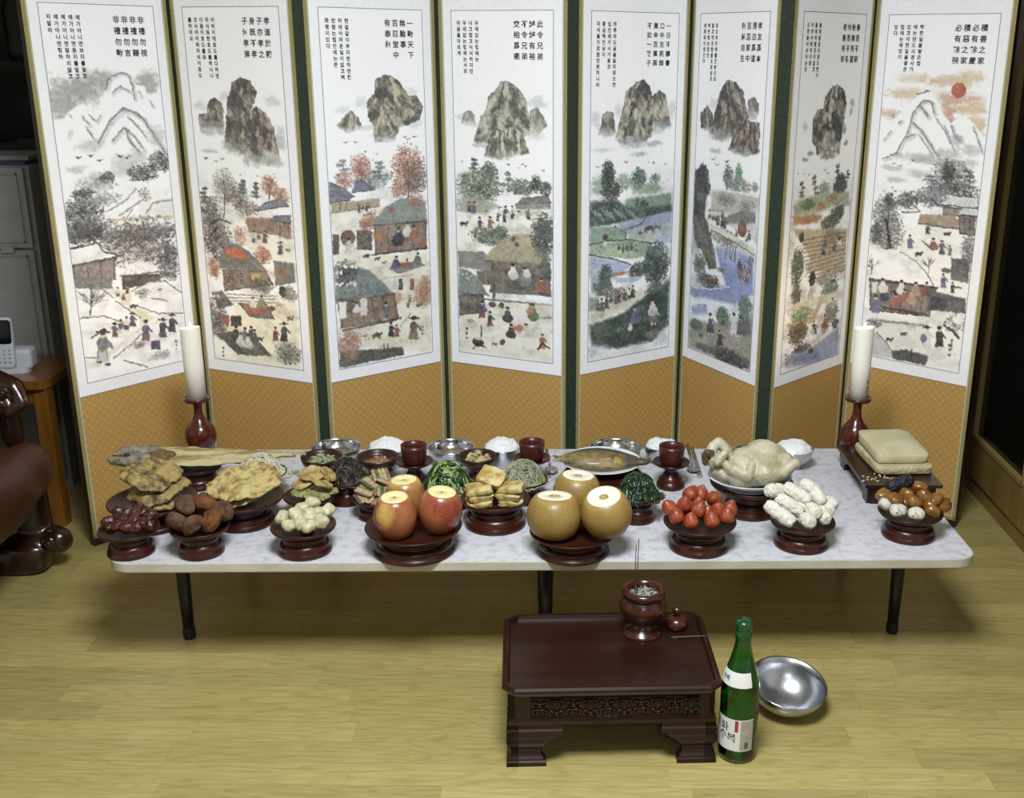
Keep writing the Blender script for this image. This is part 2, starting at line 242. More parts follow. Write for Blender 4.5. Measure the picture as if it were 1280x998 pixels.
def leaf2():
    p = Painting(2, 33); p.block(400, 80, 4.99)
    for x, y, rx, ry in ((140, 290, 60, 22), (260, 240, 50, 35), (560, 180, 60, 30), (590, 370, 60, 40), (300, 400, 60, 20)): p.wash('c6cbcc', x, y, rx, ry, .6)
    p.mtn('4b4c45', 'c2b794', [(300, 330), (290, 240), (340, 190), (345, 100), (405, 68), (470, 90), (520, 140), (545, 200), (600, 200), (640, 270), (620, 350), (500, 400), (460, 490), (340, 490), (330, 380)], .2)
    p.mtn('5a5950', 'c4b894', [(335, 490), (350, 350), (390, 230), (430, 320), (470, 480)], .25); p.mtn('585850', 'bdb190', [(100, 390), (130, 355), (160, 320), (195, 292), (235, 330), (265, 400), (180, 440)], .4)
    p.wash('8d9a84', 400, 450, 80, 45, .5); p.birds([(158, 495), (222, 492), (530, 460), (548, 472), (590, 458)], 14); p.birds([(200, 580), (283, 548), (357, 563), (330, 600)], 6)
    p.pine(140, 650, 55, 40, 4, ('66706f', '7c8685', '525b5a')); p.mist(('5c6560', '747d76'), 330, 720, 130, 60, 170, 9); p.pine(370, 660, 60, 40, 4, ('5a6463', '6f7978', '495251'))
    p.tree(AUT, 255, 650, 65, 80, 170, 9, 110); p.mist(AUT, 150, 730, 60, 50, 80, 9); p.tree(AUT + ('8f5a45', '6e4a3e'), 550, 660, 110, 140, 420, 10, 200); p.mist(('54504c', '6d645c', '7e4c3b'), 600, 720, 80, 100, 190, 10); p.mist(AUT, 490, 780, 55, 55, 90, 9)
    p.roof('6b7088', [(220, 735), (270, 730), (345, 785), (200, 805)]); p.roof('6f748c', [(58, 740), (150, 780), (215, 830), (60, 860)]); p.roof('6b7088', [(58, 800), (130, 800), (190, 850), (62, 870)]); p.poly('a89878', [(70, 870), (370, 840), (375, 890), (70, 930)], tex=.07)
    for x in (125, 165, 240, 310): p.line('5b4f45', 6, [(x, 860), (x + 2, 915)])
    p.line('55504a', 8, [(60, 935), (375, 890)]); p.poly('e9e5d8', [(66, 935), (400, 890), (660, 900), (660, 1000), (70, 1000)], soft=5); crowd(p, [(245, 935), (270, 930), (295, 925)], 60)
    p.thatch('7c8884', [(330, 1000), (400, 900), (500, 840), (600, 840), (660, 860), (665, 1000), (330, 1000)]); p.mist(AUT, 320, 970, 50, 45, 80, 9); p.mist(('a05a48', 'b87460'), 590, 850, 60, 45, 70, 9); p.dot('94503e', 450, 925, 26); p.wash('94604c', 510, 925, 60, 22, .6)
    p.block(405, 270, 4.99)
    p.poly('ece9dc', [(50, 0), (300, 0), (200, 90), (50, 120)], soft=6); p.poly('e6e1c8', [(60, 210), (420, 250), (645, 230), (668, 840), (300, 840), (100, 720), (100, 350)], soft=8)
    p.house([(310, 60), (640, 40), (642, 200), (320, 240)], '86695a', 5); p.thatch('7b8783', [(290, 60), (330, 10), (450, -40), (640, -40), (640, 30), (295, 60)]); p.mist(AUT, 265, 50, 45, 60, 110, 9); p.wash('b9743e', 330, 130, 50, 40, .8)
    p.house([(205, 95), (300, 100), (300, 215), (205, 210)], '5f5046', 3); p.poly('544a42', [(52, 120), (95, 115), (95, 240), (58, 250)]); p.line('3a322c', 9, [(300, 245), (640, 205)]); p.sit('35343c', 465, 190, 120); p.sit('d8d6d4', 520, 130, 90); p.sit('9c4a38', 560, 150, 90); p.wash('9c4f3c', 610, 175, 35, 22, .8)
    p.dot('6b4636', 150, 140, 48, 48); p.fig('c9c7c2', 155, 250, 130); p.beast('2f2c2a', 265, 265, 45); p.beast('4b4038', 330, 280, 40); p.beast('6b5040', 372, 300, 30)
    p.poly('6c6f78', [(400, 325), (560, 285), (640, 308), (460, 365)], soft=2); p.sit('4a4470', 450, 340, 90); p.sit('a0452f', 520, 330, 60); p.sit('4c6258', 585, 305, 75); p.wash('a0452f', 510, 305, 45, 22, .9)
    p.line('8a8578', 4, [(380, 390), (560, 370)])
    for i, c in enumerate(('d8d6cf', 'c9c9c6', '3a3b40', 'e0deda', '8c4a38')): p.poly(c, [(395 + i * 36, 395), (420 + i * 36, 392), (418 + i * 36, 465), (392 + i * 36, 465)], soft=2)
    p.wash('a5633f', 630, 470, 80, 110, .9); p.mist(AUT, 610, 520, 60, 40, 60, 9); p.wash('b7774d', 450, 520, 70, 50, .7); crowd(p, [(535, 545), (525, 580)], 60); p.beast('3a2f2a', 590, 570, 40)
    p.house([(80, 540), (440, 490), (470, 640), (110, 700)], '7d6350', 6); p.thatch('65767a', [(70, 540), (75, 420), (110, 340), (200, 315), (290, 345), (370, 420), (440, 485), (80, 530)], dk=.8)
    p.poly('e3e1dc', [(92, 540), (140, 535), (140, 640), (98, 650)]); p.poly('e3e1dc', [(225, 518), (270, 515), (272, 620), (230, 625)]); p.sit('5c4a40', 180, 610, 80); p.sit('d5d2cc', 205, 610, 70); p.fig('4a5068', 385, 650, 130); p.wash('5b4a40', 330, 620, 30, 40, .8); p.line('403830', 12, [(120, 715), (400, 660), (480, 640)])
    p.mist(('2e2d2c', '3d3a37'), 130, 360, 85, 75, 150, 10)
    for i in range(15): p.dot('f3efec', p.rng.uniform(75, 210), p.rng.uniform(315, 440), 9)
    p.beast('3b3937', 325, 765, 70); p.beast('4b4038', 255, 760, 32); p.fig('33333a', 420, 765, 120, False, '2b2b30'); p.fig('7a3b34', 455, 765, 100); p.fig('6b4a3a', 560, 790, 190, True, '6f6a55'); p.line('4a4038', 4, [(480, 690), (540, 610)])
    p.poly('434140', [(100, 845), (350, 830), (490, 820), (500, 870), (100, 950)], soft=5, rough=6, tex=.06); p.line('2c2a29', 9, [(375, 800), (378, 850)]); p.line('2c2a29', 8, [(398, 800), (400, 850)]); p.mist(AUT + ('6e5a45',), 160, 800, 75, 90, 260, 10); p.mist(('6e5a45', '55503e', '8a5a42'), 150, 900, 60, 45, 90, 10); p.seal(615, 690, 14)
    return p
def leaf3():
    p = Painting(3, 44); p.block(565, 80, 4.99)
    for x, y, rx, ry in ((530, 250, 75, 45), (540, 230, 40, 40), (60, 330, 50, 20), (520, 440, 80, 40)): p.wash('c3c8c6', x, y, rx, ry, .6)
    p.mtn('7b8079', 'b7b8a8', [(60, 370), (75, 310), (105, 290), (140, 320), (160, 400), (90, 400)], .6); p.mtn('73786f', 'b0b1a0', [(470, 400), (490, 300), (530, 272), (570, 320), (595, 390), (520, 470)], .5)
    p.mtn('4f564d', 'bcbca4', [(130, 510), (180, 340), (215, 280), (230, 200), (265, 180), (310, 112), (370, 112), (430, 170), (460, 220), (480, 320), (490, 440), (300, 560)], .25, 6)
    p.mtn('50574b', 'c5c4a8', [(200, 600), (230, 470), (290, 400), (330, 430), (360, 600)], .2); p.mtn('575d50', 'c9c6ae', [(350, 590), (340, 440), (380, 370), (440, 430), (490, 560)], .22)
    p.wash('8b9685', 300, 575, 110, 25, .5); p.birds([(68, 612), (357, 632), (420, 655), (443, 633), (463, 643), (575, 664)], 8)
    p.wash('b5b59a', 80, 700, 50, 40, .6); p.pine(140, 640, 50, 40, 4, DGR); p.mist(GRN, 235, 670, 60, 50, 160, 10); p.mist(GRN, 170, 770, 150, 90, 420, 12); p.pine(350, 740, 50, 50, 4, GRN); p.mist(GRN, 440, 770, 90, 45, 190, 10); p.mist(DGR, 525, 750, 32, 50, 80, 9); p.mist(DGR, 585, 780, 40, 45, 80, 9); p.mist(('7e8f78', '93a18a'), 120, 890, 110, 50, 130, 12, .6, .6)
    p.roof('6f6f74', [(440, 840), (600, 825), (625, 870), (400, 880)]); p.poly('88847c', [(400, 880), (620, 875), (620, 910), (400, 910)], tex=.07); p.poly('efece2', [(30, 930), (620, 910), (625, 1000), (30, 1000)], soft=10)
    p.poly('8d9a88', [(60, 830), (180, 815), (300, 890), (200, 940), (80, 920)], .7, 12); crowd(p, [(110, 935), (140, 940), (215, 990), (300, 970), (335, 975), (380, 960), (470, 990)], 95); p.mist(DGR, 580, 975, 45, 30, 60, 10)
    p.block(565, 270, 4.99)
    p.poly('efede4', [(30, 0), (620, 0), (620, 130), (40, 220)], soft=6); p.beast('2b2b2a', 75, 65, 55); p.fig('4a5276', 175, 90, 95); p.fig('8c5a42', 240, 90, 100); crowd(p, [(290, 40), (330, 45), (380, 30), (420, 30), (480, 30)], 70)
    p.mist(('3d5240', '4c614c', '33453a'), 240, 130, 130, 55, 260, 11); p.mist(('3d5240', '4c614c'), 310, 95, 45, 35, 60, 11)
    p.poly('7f7a76', [(40, 220), (200, 225), (250, 290), (260, 350), (45, 320)], tex=.06); p.house([(160, 350), (260, 340), (260, 430), (170, 425)], '5b534b', 4)
    p.house([(250, 290), (615, 310), (620, 490), (240, 480)], '6e6256', 7, '4a3d32'); p.poly('3f3a36', [(330, 340), (520, 345), (520, 470), (330, 465)], .7, 5)
    p.thatch('a89a74', [(200, 275), (250, 210), (320, 150), (400, 115), (500, 120), (560, 180), (600, 300), (205, 280)]); p.poly('c2b07c', [(370, 130), (480, 125), (540, 200), (550, 290), (430, 270)], .5, 20); p.dot('3d352c', 385, 145, 14, 18); p.dot('3d352c', 407, 180, 18, 14)
    p.mist(('3c463f', '4a544c', '2f3832'), 570, 130, 75, 130, 420, 12); p.mist(('3c463f', '4a544c'), 590, 330, 35, 80, 110, 11); p.sit('e0dfdc', 385, 400, 100); p.sit('6a6b70', 455, 440, 120); p.sit('dedcd8', 470, 390, 70); p.sit('9a4a34', 560, 480, 90); p.line('5b5047', 14, [(240, 470), (620, 500)]); p.line('6a645c', 12, [(200, 520), (620, 560)])
    for x in (270, 300): p.line('6d5b44', 13, [(x, 300), (x - 4, 460)])
    p.line('55493d', 22, [(268, 310), (265, 520)])
    p.poly('e3dfce', [(50, 620), (200, 540), (620, 560), (625, 915), (55, 840)], soft=10); p.house([(45, 490), (200, 490), (215, 600), (50, 620)], '5a5148', 4); p.thatch('7a8684', [(42, 490), (45, 330), (100, 340), (160, 380), (205, 450), (230, 495), (45, 480)]); p.mist(('5d7d5a', 'e8e8e4', '4c6a4c'), 95, 385, 40, 30, 40, 8)
    p.poly('e6e4e0', [(190, 740), (420, 650), (440, 675), (220, 755)], soft=2); p.poly('d8d8dc', [(410, 640), (450, 615), (500, 625), (500, 660), (430, 665)], soft=3); p.line('6b645c', 10, [(550, 640), (620, 635)])
    p.dot('2b2928', 255, 555, 26, 18); p.dot('2b2928', 310, 560, 20, 18); p.fig('4a4470', 190, 650, 140, False, '7c4436'); p.fig('3a4048', 240, 700, 120, False, '7a3b34'); p.sit('33343a', 350, 670, 100); p.sit('5d7048', 510, 660, 110); p.sit('b06a4c', 490, 620, 70); p.wash('b05a3e', 410, 705, 60, 30, .95); p.sit('3f3230', 372, 770, 95); p.sit('d6d4d0', 465, 770, 95); p.fig('9a4a34', 565, 840, 120, False, 'b0583c'); p.line('2b2725', 12, [(540, 835), (560, 800)]); p.line('2b2725', 12, [(575, 800), (610, 830)])
    p.dot('2a2929', 165, 790, 42, 30); p.dot('b9babb', 163, 768, 28, 9); p.line('2a2929', 9, [(135, 830), (165, 800), (215, 825)]); p.line('2a2929', 8, [(186, 690), (188, 760)]); p.dot('4a3a30', 318, 790, 18, 24, 1, .6); p.mist(AUT, 120, 660, 30, 18, 20, 7); p.beast('4a3f38', 268, 812, 40); p.seal(95, 705, 17)
    return p
def leaf4():
    p = Painting(4, 55); p.block(730, 80, 4.99)
    for x, y, rx, ry in ((75, 350, 40, 60), (215, 290, 40, 50), (545, 290, 35, 60), (120, 540, 110, 18), (440, 420, 80, 30)): p.wash('bcc2c8', x, y, rx, ry, .6)
    p.mtn('565651', 'aaa893', [(85, 440), (115, 330), (135, 292), (180, 310), (195, 460)], .4); p.mtn('4a4a45', 'bdb69b', [(415, 440), (425, 200), (465, 168), (505, 190), (525, 300), (540, 380), (480, 430)], .35)
    p.mtn('42423e', 'b8b199', [(190, 480), (235, 300), (260, 180), (320, 118), (375, 100), (405, 140), (430, 230), (420, 460), (300, 520)], .2, 6); p.mtn('55554c', 'c4bea4', [(235, 500), (290, 320), (330, 265), (370, 320), (395, 500)], .3)
    for x, y, rx, ry in ((300, 490, 120, 40), (130, 430, 60, 30), (430, 500, 80, 25), (350, 565, 80, 20), (500, 380, 60, 30)): p.wash('848e90', x, y, rx, ry, .6)
    p.birds([(85, 643), (258, 615)], 13); p.birds([(400, 615), (432, 620), (502, 625)], 6)
    p.wash('7e9a86', 90, 760, 70, 70, .8); p.mist(('3a5a4a', '4c6c58', '2f4a40'), 335, 720, 60, 65, 170, 11); p.mist(('6c8a78', '86a08e'), 240, 740, 60, 50, 90, 11); p.mist(('5b806a', '48705a'), 440, 715, 40, 32, 60, 10); p.wash('86a08a', 380, 780, 150, 50, .8); p.mist(('8d9a6c', '6b8a62'), 430, 780, 60, 30, 50, 9)
    p.mist(('243630', '2f453a', '1d2b27'), 148, 700, 50, 85, 230, 11); p.mist(('2b3530', '3d4640', '4c4a44'), 165, 800, 80, 60, 190, 11); p.poly('6d9474', [(260, 850), (540, 805), (545, 910), (260, 930)], soft=10, tex=.06); p.line('9db09a', 6, [(265, 845), (520, 815)]); crowd(p, [(330, 880), (360, 885)], 60); p.mist(DGR, 360, 880, 50, 22, 40, 9)
    p.poly('3a4a44', [(35, 860), (200, 850), (300, 910), (545, 880), (545, 920), (300, 960), (35, 1000)], soft=12, tex=.08)
    for i in range(14): x = 40 + i * 20; p.line('c9d2d4', 7, [(x, 890 + (i % 4) * 12), (x + 34, 930 + (i % 4) * 14)], .7)
    p.poly('9aa4d0', [(330, 985), (540, 920), (545, 1000), (300, 1000)], soft=6)
    p.block(730, 260, 4.99)
    p.poly('35463f', [(35, 0), (540, 0), (540, 30), (200, 100), (35, 125)], soft=8, tex=.08)
    for i in range(12): x = 40 + i * 24; p.line('c3ccd0', 8, [(x, 5 + (i % 3) * 14), (x + 30, 50 + (i % 3) * 14)], .7)
    p.poly('9aa6d2', [(200, 105), (540, 20), (542, 220), (400, 210), (260, 150)], soft=6); p.poly('c3c8dc', [(280, 140), (540, 90), (540, 215), (380, 205)], .8, 10); p.poly('7fa18c', [(35, 130), (190, 115), (270, 160), (250, 190), (35, 230)], soft=4, tex=.04); p.poly('a9bda0', [(270, 160), (360, 120), (430, 170), (440, 205), (280, 200)], .7, 8)
    p.poly('87a585', [(35, 235), (270, 205), (425, 225), (430, 290), (290, 320), (35, 290)], soft=4, tex=.05); p.poly('c3c9a8', [(40, 250), (200, 240), (350, 310), (60, 295)], .6, 12)
    for pts in ([(35, 232), (150, 208), (280, 200), (420, 222)], [(190, 118), (265, 160), (255, 195)], [(250, 140), (350, 105), (380, 65)], [(35, 295), (180, 320), (290, 355)]): p.line('3f4640', 11, pts, .85)
    p.beast('4b3b30', 405, 155, 90); p.beast('5a4a3c', 455, 135, 50); p.dot('37322f', 350, 160, 16, 12); p.dot('4a3f3a', 130, 188, 20, 22); p.fig('cfd0cc', 125, 250, 60)
    crowd(p, [(215, 285), (240, 280), (265, 275), (295, 275), (325, 280), (400, 315)], 60)
    for i in range(14): p.dot('37423a', p.rng.uniform(60, 360), p.rng.uniform(240, 310), 4, 6)
    p.poly('a6b2de', [(35, 305), (180, 330), (290, 365), (240, 400), (130, 440), (40, 520)], soft=5); p.poly('c2cae6', [(40, 380), (110, 390), (60, 480)], .6, 12); p.birds([(55, 350), (115, 358), (160, 355)], 8)
    p.mist(('2a3a30', '36483a', '223028', '44523f'), 450, 350, 100, 130, 560, 13); p.mist(('2a3a30', '36483a'), 340, 390, 90, 45, 160, 12); p.poly('b06a50', [(130, 440), (190, 405), (290, 395), (240, 420)], soft=5); p.poly('b4c2dc', [(190, 440), (370, 425), (330, 460), (200, 470)], soft=5)
    p.mist(('26362d', '34463a'), 130, 430, 50, 70, 160, 11); p.mist(('30443a', '425446'), 110, 500, 75, 50, 140, 11); p.poly('d9d0b0', [(30, 660), (200, 600), (360, 500), (380, 540), (240, 640), (30, 725)], soft=8); p.poly('5d8a5c', [(30, 560), (90, 560), (80, 640), (30, 650)], .8, 10)
    crowd(p, [(85, 650), (110, 655), (140, 640), (165, 630), (195, 610), (215, 605), (250, 590), (280, 580), (300, 570)], 95); p.mist(('5a4436', '77604a', '3c3430'), 190, 530, 90, 35, 90, 9)
    p.poly('33463a', [(30, 735), (240, 660), (390, 540), (530, 450), (525, 720), (430, 830), (200, 880), (50, 860), (35, 800)], soft=14, rough=10, tex=.07); p.mist(('22302b', '2d3f34', '3f5545', '1d2824'), 260, 760, 230, 90, 620, 12); p.mist(('26332d', '35473b'), 440, 560, 80, 100, 300, 12)
    p.sit('5a5580', 315, 730, 120); p.sit('d8d6d2', 285, 770, 60); p.fig('c9c8c4', 430, 730, 150, False, '7a5040'); p.sit('c9c8c4', 425, 680, 110); p.wash('b8bfd8', 60, 900, 90, 45, .7); p.wash('b8bfd8', 480, 810, 60, 60, .6); p.wash('c6cbdc', 250, 900, 160, 25, .6); p.mist(('8a8a70', '5c6a52'), 420, 790, 50, 30, 50, 9)
    return p
def leaf5():
    p = Painting(5, 66); p.block(855, 80, 4.99)
    p.wash('c4c6ca', 190, 250, 60, 40, .6); p.mtn('66645f', '9d9688', [(400, 330), (405, 230), (440, 205), (470, 250), (475, 320), (430, 340)], .5); p.mtn('4c4a48', 'aca190', [(110, 400), (105, 310), (150, 265), (185, 320), (200, 460)], .4)
    p.mtn('44413f', 'a89a86', [(160, 470), (205, 280), (235, 160), (275, 98), (330, 120), (375, 170), (390, 270), (410, 340), (300, 470), (230, 495)], .2, 6); p.mtn('5a5248', 'bba98c', [(190, 460), (230, 350), (265, 305), (290, 360), (300, 460)], .3); p.mtn('4b4541', 'b09680', [(280, 540), (310, 460), (360, 385), (400, 355), (480, 370), (475, 560), (370, 585)], .2, 5)
    for x, y, rx, ry in ((230, 450, 100, 40), (370, 545, 100, 35), (430, 330, 60, 25), (200, 545, 70, 18)): p.wash('8b8f8f', x, y, rx, ry, .55)
    p.birds([(187, 597), (212, 630), (275, 612)], 16); p.mist(('3f4a45', '55605a'), 280, 700, 50, 60, 110, 11); p.mist(('4d8a55', '6aa06a', '3f7048'), 345, 690, 35, 60, 130, 10); p.mist(('6a7a70', '7e8c84', '55655a'), 340, 760, 130, 45, 190, 11); p.mist(('7c8a84',), 450, 770, 30, 30, 30, 10)
    p.poly('b9b7aa', [(180, 790), (300, 790), (475, 830), (470, 920), (170, 930)], soft=10, tex=.06); p.line('e8e6dc', 10, [(190, 785), (320, 800), (475, 835)]); p.mist(('7a7770', '918d84', '5e5b58'), 270, 850, 100, 40, 130, 10); p.mist(('9a8f90', '6f6a6c'), 400, 880, 70, 30, 70, 10); p.poly('6d6f6a', [(250, 960), (380, 910), (450, 930), (450, 1000), (240, 1000)], soft=8, tex=.06); crowd(p, [(165, 970), (190, 985), (215, 990), (245, 975)], 80)
    p.poly('3a3c3b', [(75, 660), (130, 640), (150, 760), (140, 880), (130, 1000), (60, 1000)], soft=8, rough=8, tex=.12); p.mist(('2b302f', '3c4240', '232827'), 125, 690, 55, 60, 190, 12); p.mist(('2b302f', '3c4240'), 150, 770, 35, 50, 90, 11); p.mist(('343836', '4a4c48'), 100, 860, 45, 130, 200, 11)
    p.block(850, 270, 4.756)
    p.poly('e4e8f2', [(70, 150), (450, 170), (440, 620), (60, 600)], soft=8); p.poly('7f8ecb', [(220, 190), (440, 250), (440, 470), (330, 530), (70, 470), (70, 430), (280, 420), (230, 260)], soft=12, tex=.08); p.poly('a9b4e0', [(240, 200), (380, 210), (330, 300), (260, 280)], .7, 12); p.poly('8f9ad0', [(70, 540), (160, 530), (170, 580), (80, 590)], .9, 12); p.birds([(95, 480), (120, 535), (150, 535)], 12)
    p.mist(('6d6a6a', '86837e', '55534f'), 270, 130, 130, 50, 150, 11)
    p.poly('d8d2c0', [(160, 40), (200, 55), (330, 120), (450, 200), (448, 235), (330, 160), (190, 85)], soft=3); p.line('5f5a50', 7, [(190, 85), (330, 160), (448, 238)])
    for x, y in ((290, 165), (325, 180), (340, 185), (425, 240), (440, 250)): p.line('4a4640', 7, [(x, y), (x - 18, y + 90)])
    for x, y in ((305, 165), (335, 180)): p.line('4a4640', 6, [(x, y), (x - 2, y + 100)])
    crowd(p, [(230, 65), (255, 75), (270, 85)], 75); p.dot('8c4434', 375, 80, 42, 48); p.fig('3c3434', 415, 150, 70); crowd(p, [(340, 130), (400, 160)], 50)
    p.poly('54524a', [(85, 0), (160, 20), (190, 120), (225, 310), (175, 320), (130, 200), (85, 180)], soft=5, rough=6, tex=.14)
    for x in (120, 150, 175): p.line('b0ac9c', 5, [(x - 15, 10), (x + 10, 140), (x + 40, 300)], .5)
    p.poly('c3c8b8', [(85, 120), (120, 220), (75, 240)], .8, 8); p.mist(('3c423e', '525850', '6a6a5c'), 120, 290, 65, 60, 180, 11); p.mist(('2e302f', '45443f', '7a6450'), 170, 390, 115, 45, 230, 11); p.mist(('4c5a40',), 250, 325, 35, 16, 22, 9); p.line('eef0f4', 6, [(75, 425), (180, 440), (300, 425)])
    crowd(p, [(160, 410), (195, 415), (220, 420)], 70); p.mist(('55443a', '7c5a44', '3a3634', 'd8d4cc'), 385, 340, 55, 60, 110, 10); p.sit('4a4a40', 360, 320, 60); p.sit('7a4a38', 405, 400, 50)
    p.poly('8d9078', [(60, 620), (200, 640), (440, 600), (425, 920), (55, 780)], soft=14, tex=.07); p.mist(('2f3e38', '3f5046'), 100, 650, 60, 35, 110, 11); p.mist(('3c6048', '527a5a', '2f4c3c'), 260, 600, 60, 55, 190, 11); p.mist(('4a6a55', '3a5446', '668470'), 390, 550, 65, 70, 230, 11); p.mist(('33403a', '48584c'), 390, 660, 60, 60, 150, 11); p.wash('c9b58c', 130, 730, 80, 35, .8)
    p.mist(('a8939c', 'bba8ae', '8a7c84'), 310, 750, 75, 60, 130, 11); p.fig('55586a', 185, 710, 150, False, '4a4a50'); p.fig('e0e0e0', 325, 715, 160); p.fig('5a4a55', 362, 720, 140, False, '4c4a55'); p.fig('3a3438', 240, 785, 120); p.dot('3a3a38', 130, 715, 24, 14); p.mist(('23302b', '34423a', '2a2a2c'), 300, 850, 190, 50, 380, 12); p.mist(('3d4c44', '57635a'), 150, 790, 90, 25, 90, 11)
    return p
def leaf6():
    p = Painting(6, 77); p.block(980, 80, 4.99)
    p.wash('b0b2b0', 130, 390, 40, 35, .6); p.wash('8c8f8d', 425, 245, 28, 30, .7); p.wash('8c8f8d', 415, 300, 16, 30, .7)
    p.mtn('2f302f', 'b3ab9a', [(170, 480), (180, 340), (210, 285), (245, 280), (255, 210), (290, 155), (330, 128), (375, 165), (388, 250), (370, 380), (360, 440), (340, 580), (200, 590), (200, 520)], .12, 5)
    for x, y in ((325, 190), (300, 235), (290, 285), (283, 335), (288, 385), (265, 435), (248, 485)): p.dot('c9c1b0', x, y, 22, 12, .6, .5)
    for x, y, rx, ry in ((130, 600, 40, 16), (160, 565, 40, 16), (270, 580, 90, 20), (385, 490, 30, 22), (375, 410, 25, 30)): p.wash('5c615e', x, y, rx, ry, .7)
    p.birds([(255, 665), (270, 685)], 10); p.birds([(85, 685), (125, 690), (155, 692)], 5)
    p.pine(330, 700, 50, 60, 5, DGR); p.mist(DGR, 350, 760, 75, 70, 280, 12); p.pine(395, 690, 30, 20, 3, DGR); p.pine(190, 760, 45, 50, 4, ('35423a', '4a574e')); p.pine(110, 790, 35, 40, 4, ('35423a', '4a574e')); p.mist(('5d7a68', '78927f'), 250, 780, 60, 40, 90, 11)
    p.poly('9aa57c', [(60, 880), (120, 840), (260, 810), (400, 800), (405, 880), (60, 960)], soft=12, tex=.08); p.wash('b3653c', 300, 840, 70, 30, .8); p.wash('b3653c', 230, 890, 60, 35, .8); p.mist(('4a6a45', '5e7d52', '35482f'), 150, 880, 90, 30, 130, 11); p.poly('c2713f', [(60, 960), (180, 940), (240, 950), (200, 990), (60, 1000)], soft=10); p.mist(('37423a', '4a5a48', '2c352f'), 330, 930, 75, 55, 220, 11); p.line('e9e6da', 10, [(260, 910), (340, 880), (405, 840)], .8)
    p.block(970, 270, 4.756)
    p.poly('c2713f', [(100, 20), (180, 10), (240, 20), (200, 50), (100, 50)], soft=8); p.mist(('37423a', '4a5a48', '2c352f', '8a5a40'), 320, 40, 100, 40, 220, 11)
    p.poly('b9a684', [(100, 80), (420, 80), (405, 340), (180, 330), (200, 250)], soft=8, tex=.1)
    for i in range(11): y = 100 + i * 24; p.line('6b5138', 9, [(150 + i * 4, y + 50), (410, y - 20 if i > 4 else y)], .65)
    p.mist(('6b5848', '8f7a64', '4c4038', 'a5754c'), 330, 120, 90, 40, 130, 9); p.dot('2b2826', 150, 130, 24, 28); crowd(p, [(280, 240), (290, 200), (345, 220), (375, 180)], 85)
    p.mist(('3c4a3c', '52604c', '2e3a30'), 125, 310, 60, 110, 330, 11); p.mist(('8a7d80', 'a5999a', '6b6266'), 300, 370, 110, 45, 160, 11); p.dot('2b2727', 215, 375, 32, 45); p.beast('2b2828', 340, 405, 60); p.mist(('55704c', '6f8a5c', '3f5540'), 320, 440, 90, 50, 180, 11)
    p.mist(('2f352f', '424a40'), 120, 470, 50, 50, 140, 11); p.poly('d8d0b4', [(90, 540), (250, 480), (400, 440), (395, 480), (240, 530), (90, 580)], soft=8); p.fig('b8b8c4', 205, 510, 120); p.mist(('6a8a58', '4c6844', '82985c'), 150, 590, 110, 45, 190, 11); p.mist(('55704c', '6f8a5c', '3f5540'), 330, 570, 70, 60, 170, 11); p.poly('c08a4e', [(180, 640), (250, 520), (275, 510), (220, 640)], .8, 10); p.fig('d0cec8', 335, 560, 80)
    p.poly('b5652f', [(70, 650), (160, 630), (190, 680), (110, 710)], .9, 14); p.mist(('3a382c', '5c4a30', '8a5c34', '2a2a24'), 130, 700, 95, 75, 300, 11); p.wash('9a4a30', 290, 660, 50, 55, .9); p.fig('2f3a34', 225, 710, 100); p.sit('c9c6c0', 215, 710, 60); p.fig('8c4434', 290, 680, 110); p.mist(('2b2b2c', '3e3e40'), 350, 640, 40, 30, 60, 10)
    p.poly('8f9cc8', [(60, 830), (220, 780), (320, 700), (375, 650), (365, 820), (200, 890), (50, 900)], soft=10, tex=.08); p.poly('5f70a8', [(90, 840), (240, 800), (260, 850), (100, 880)], .7, 14); p.mist(('2c2e30', '44464a'), 150, 790, 100, 25, 120, 10); p.dot('2f2d2e', 205, 805, 26, 18); p.seal(55, 830, 14)
    return p
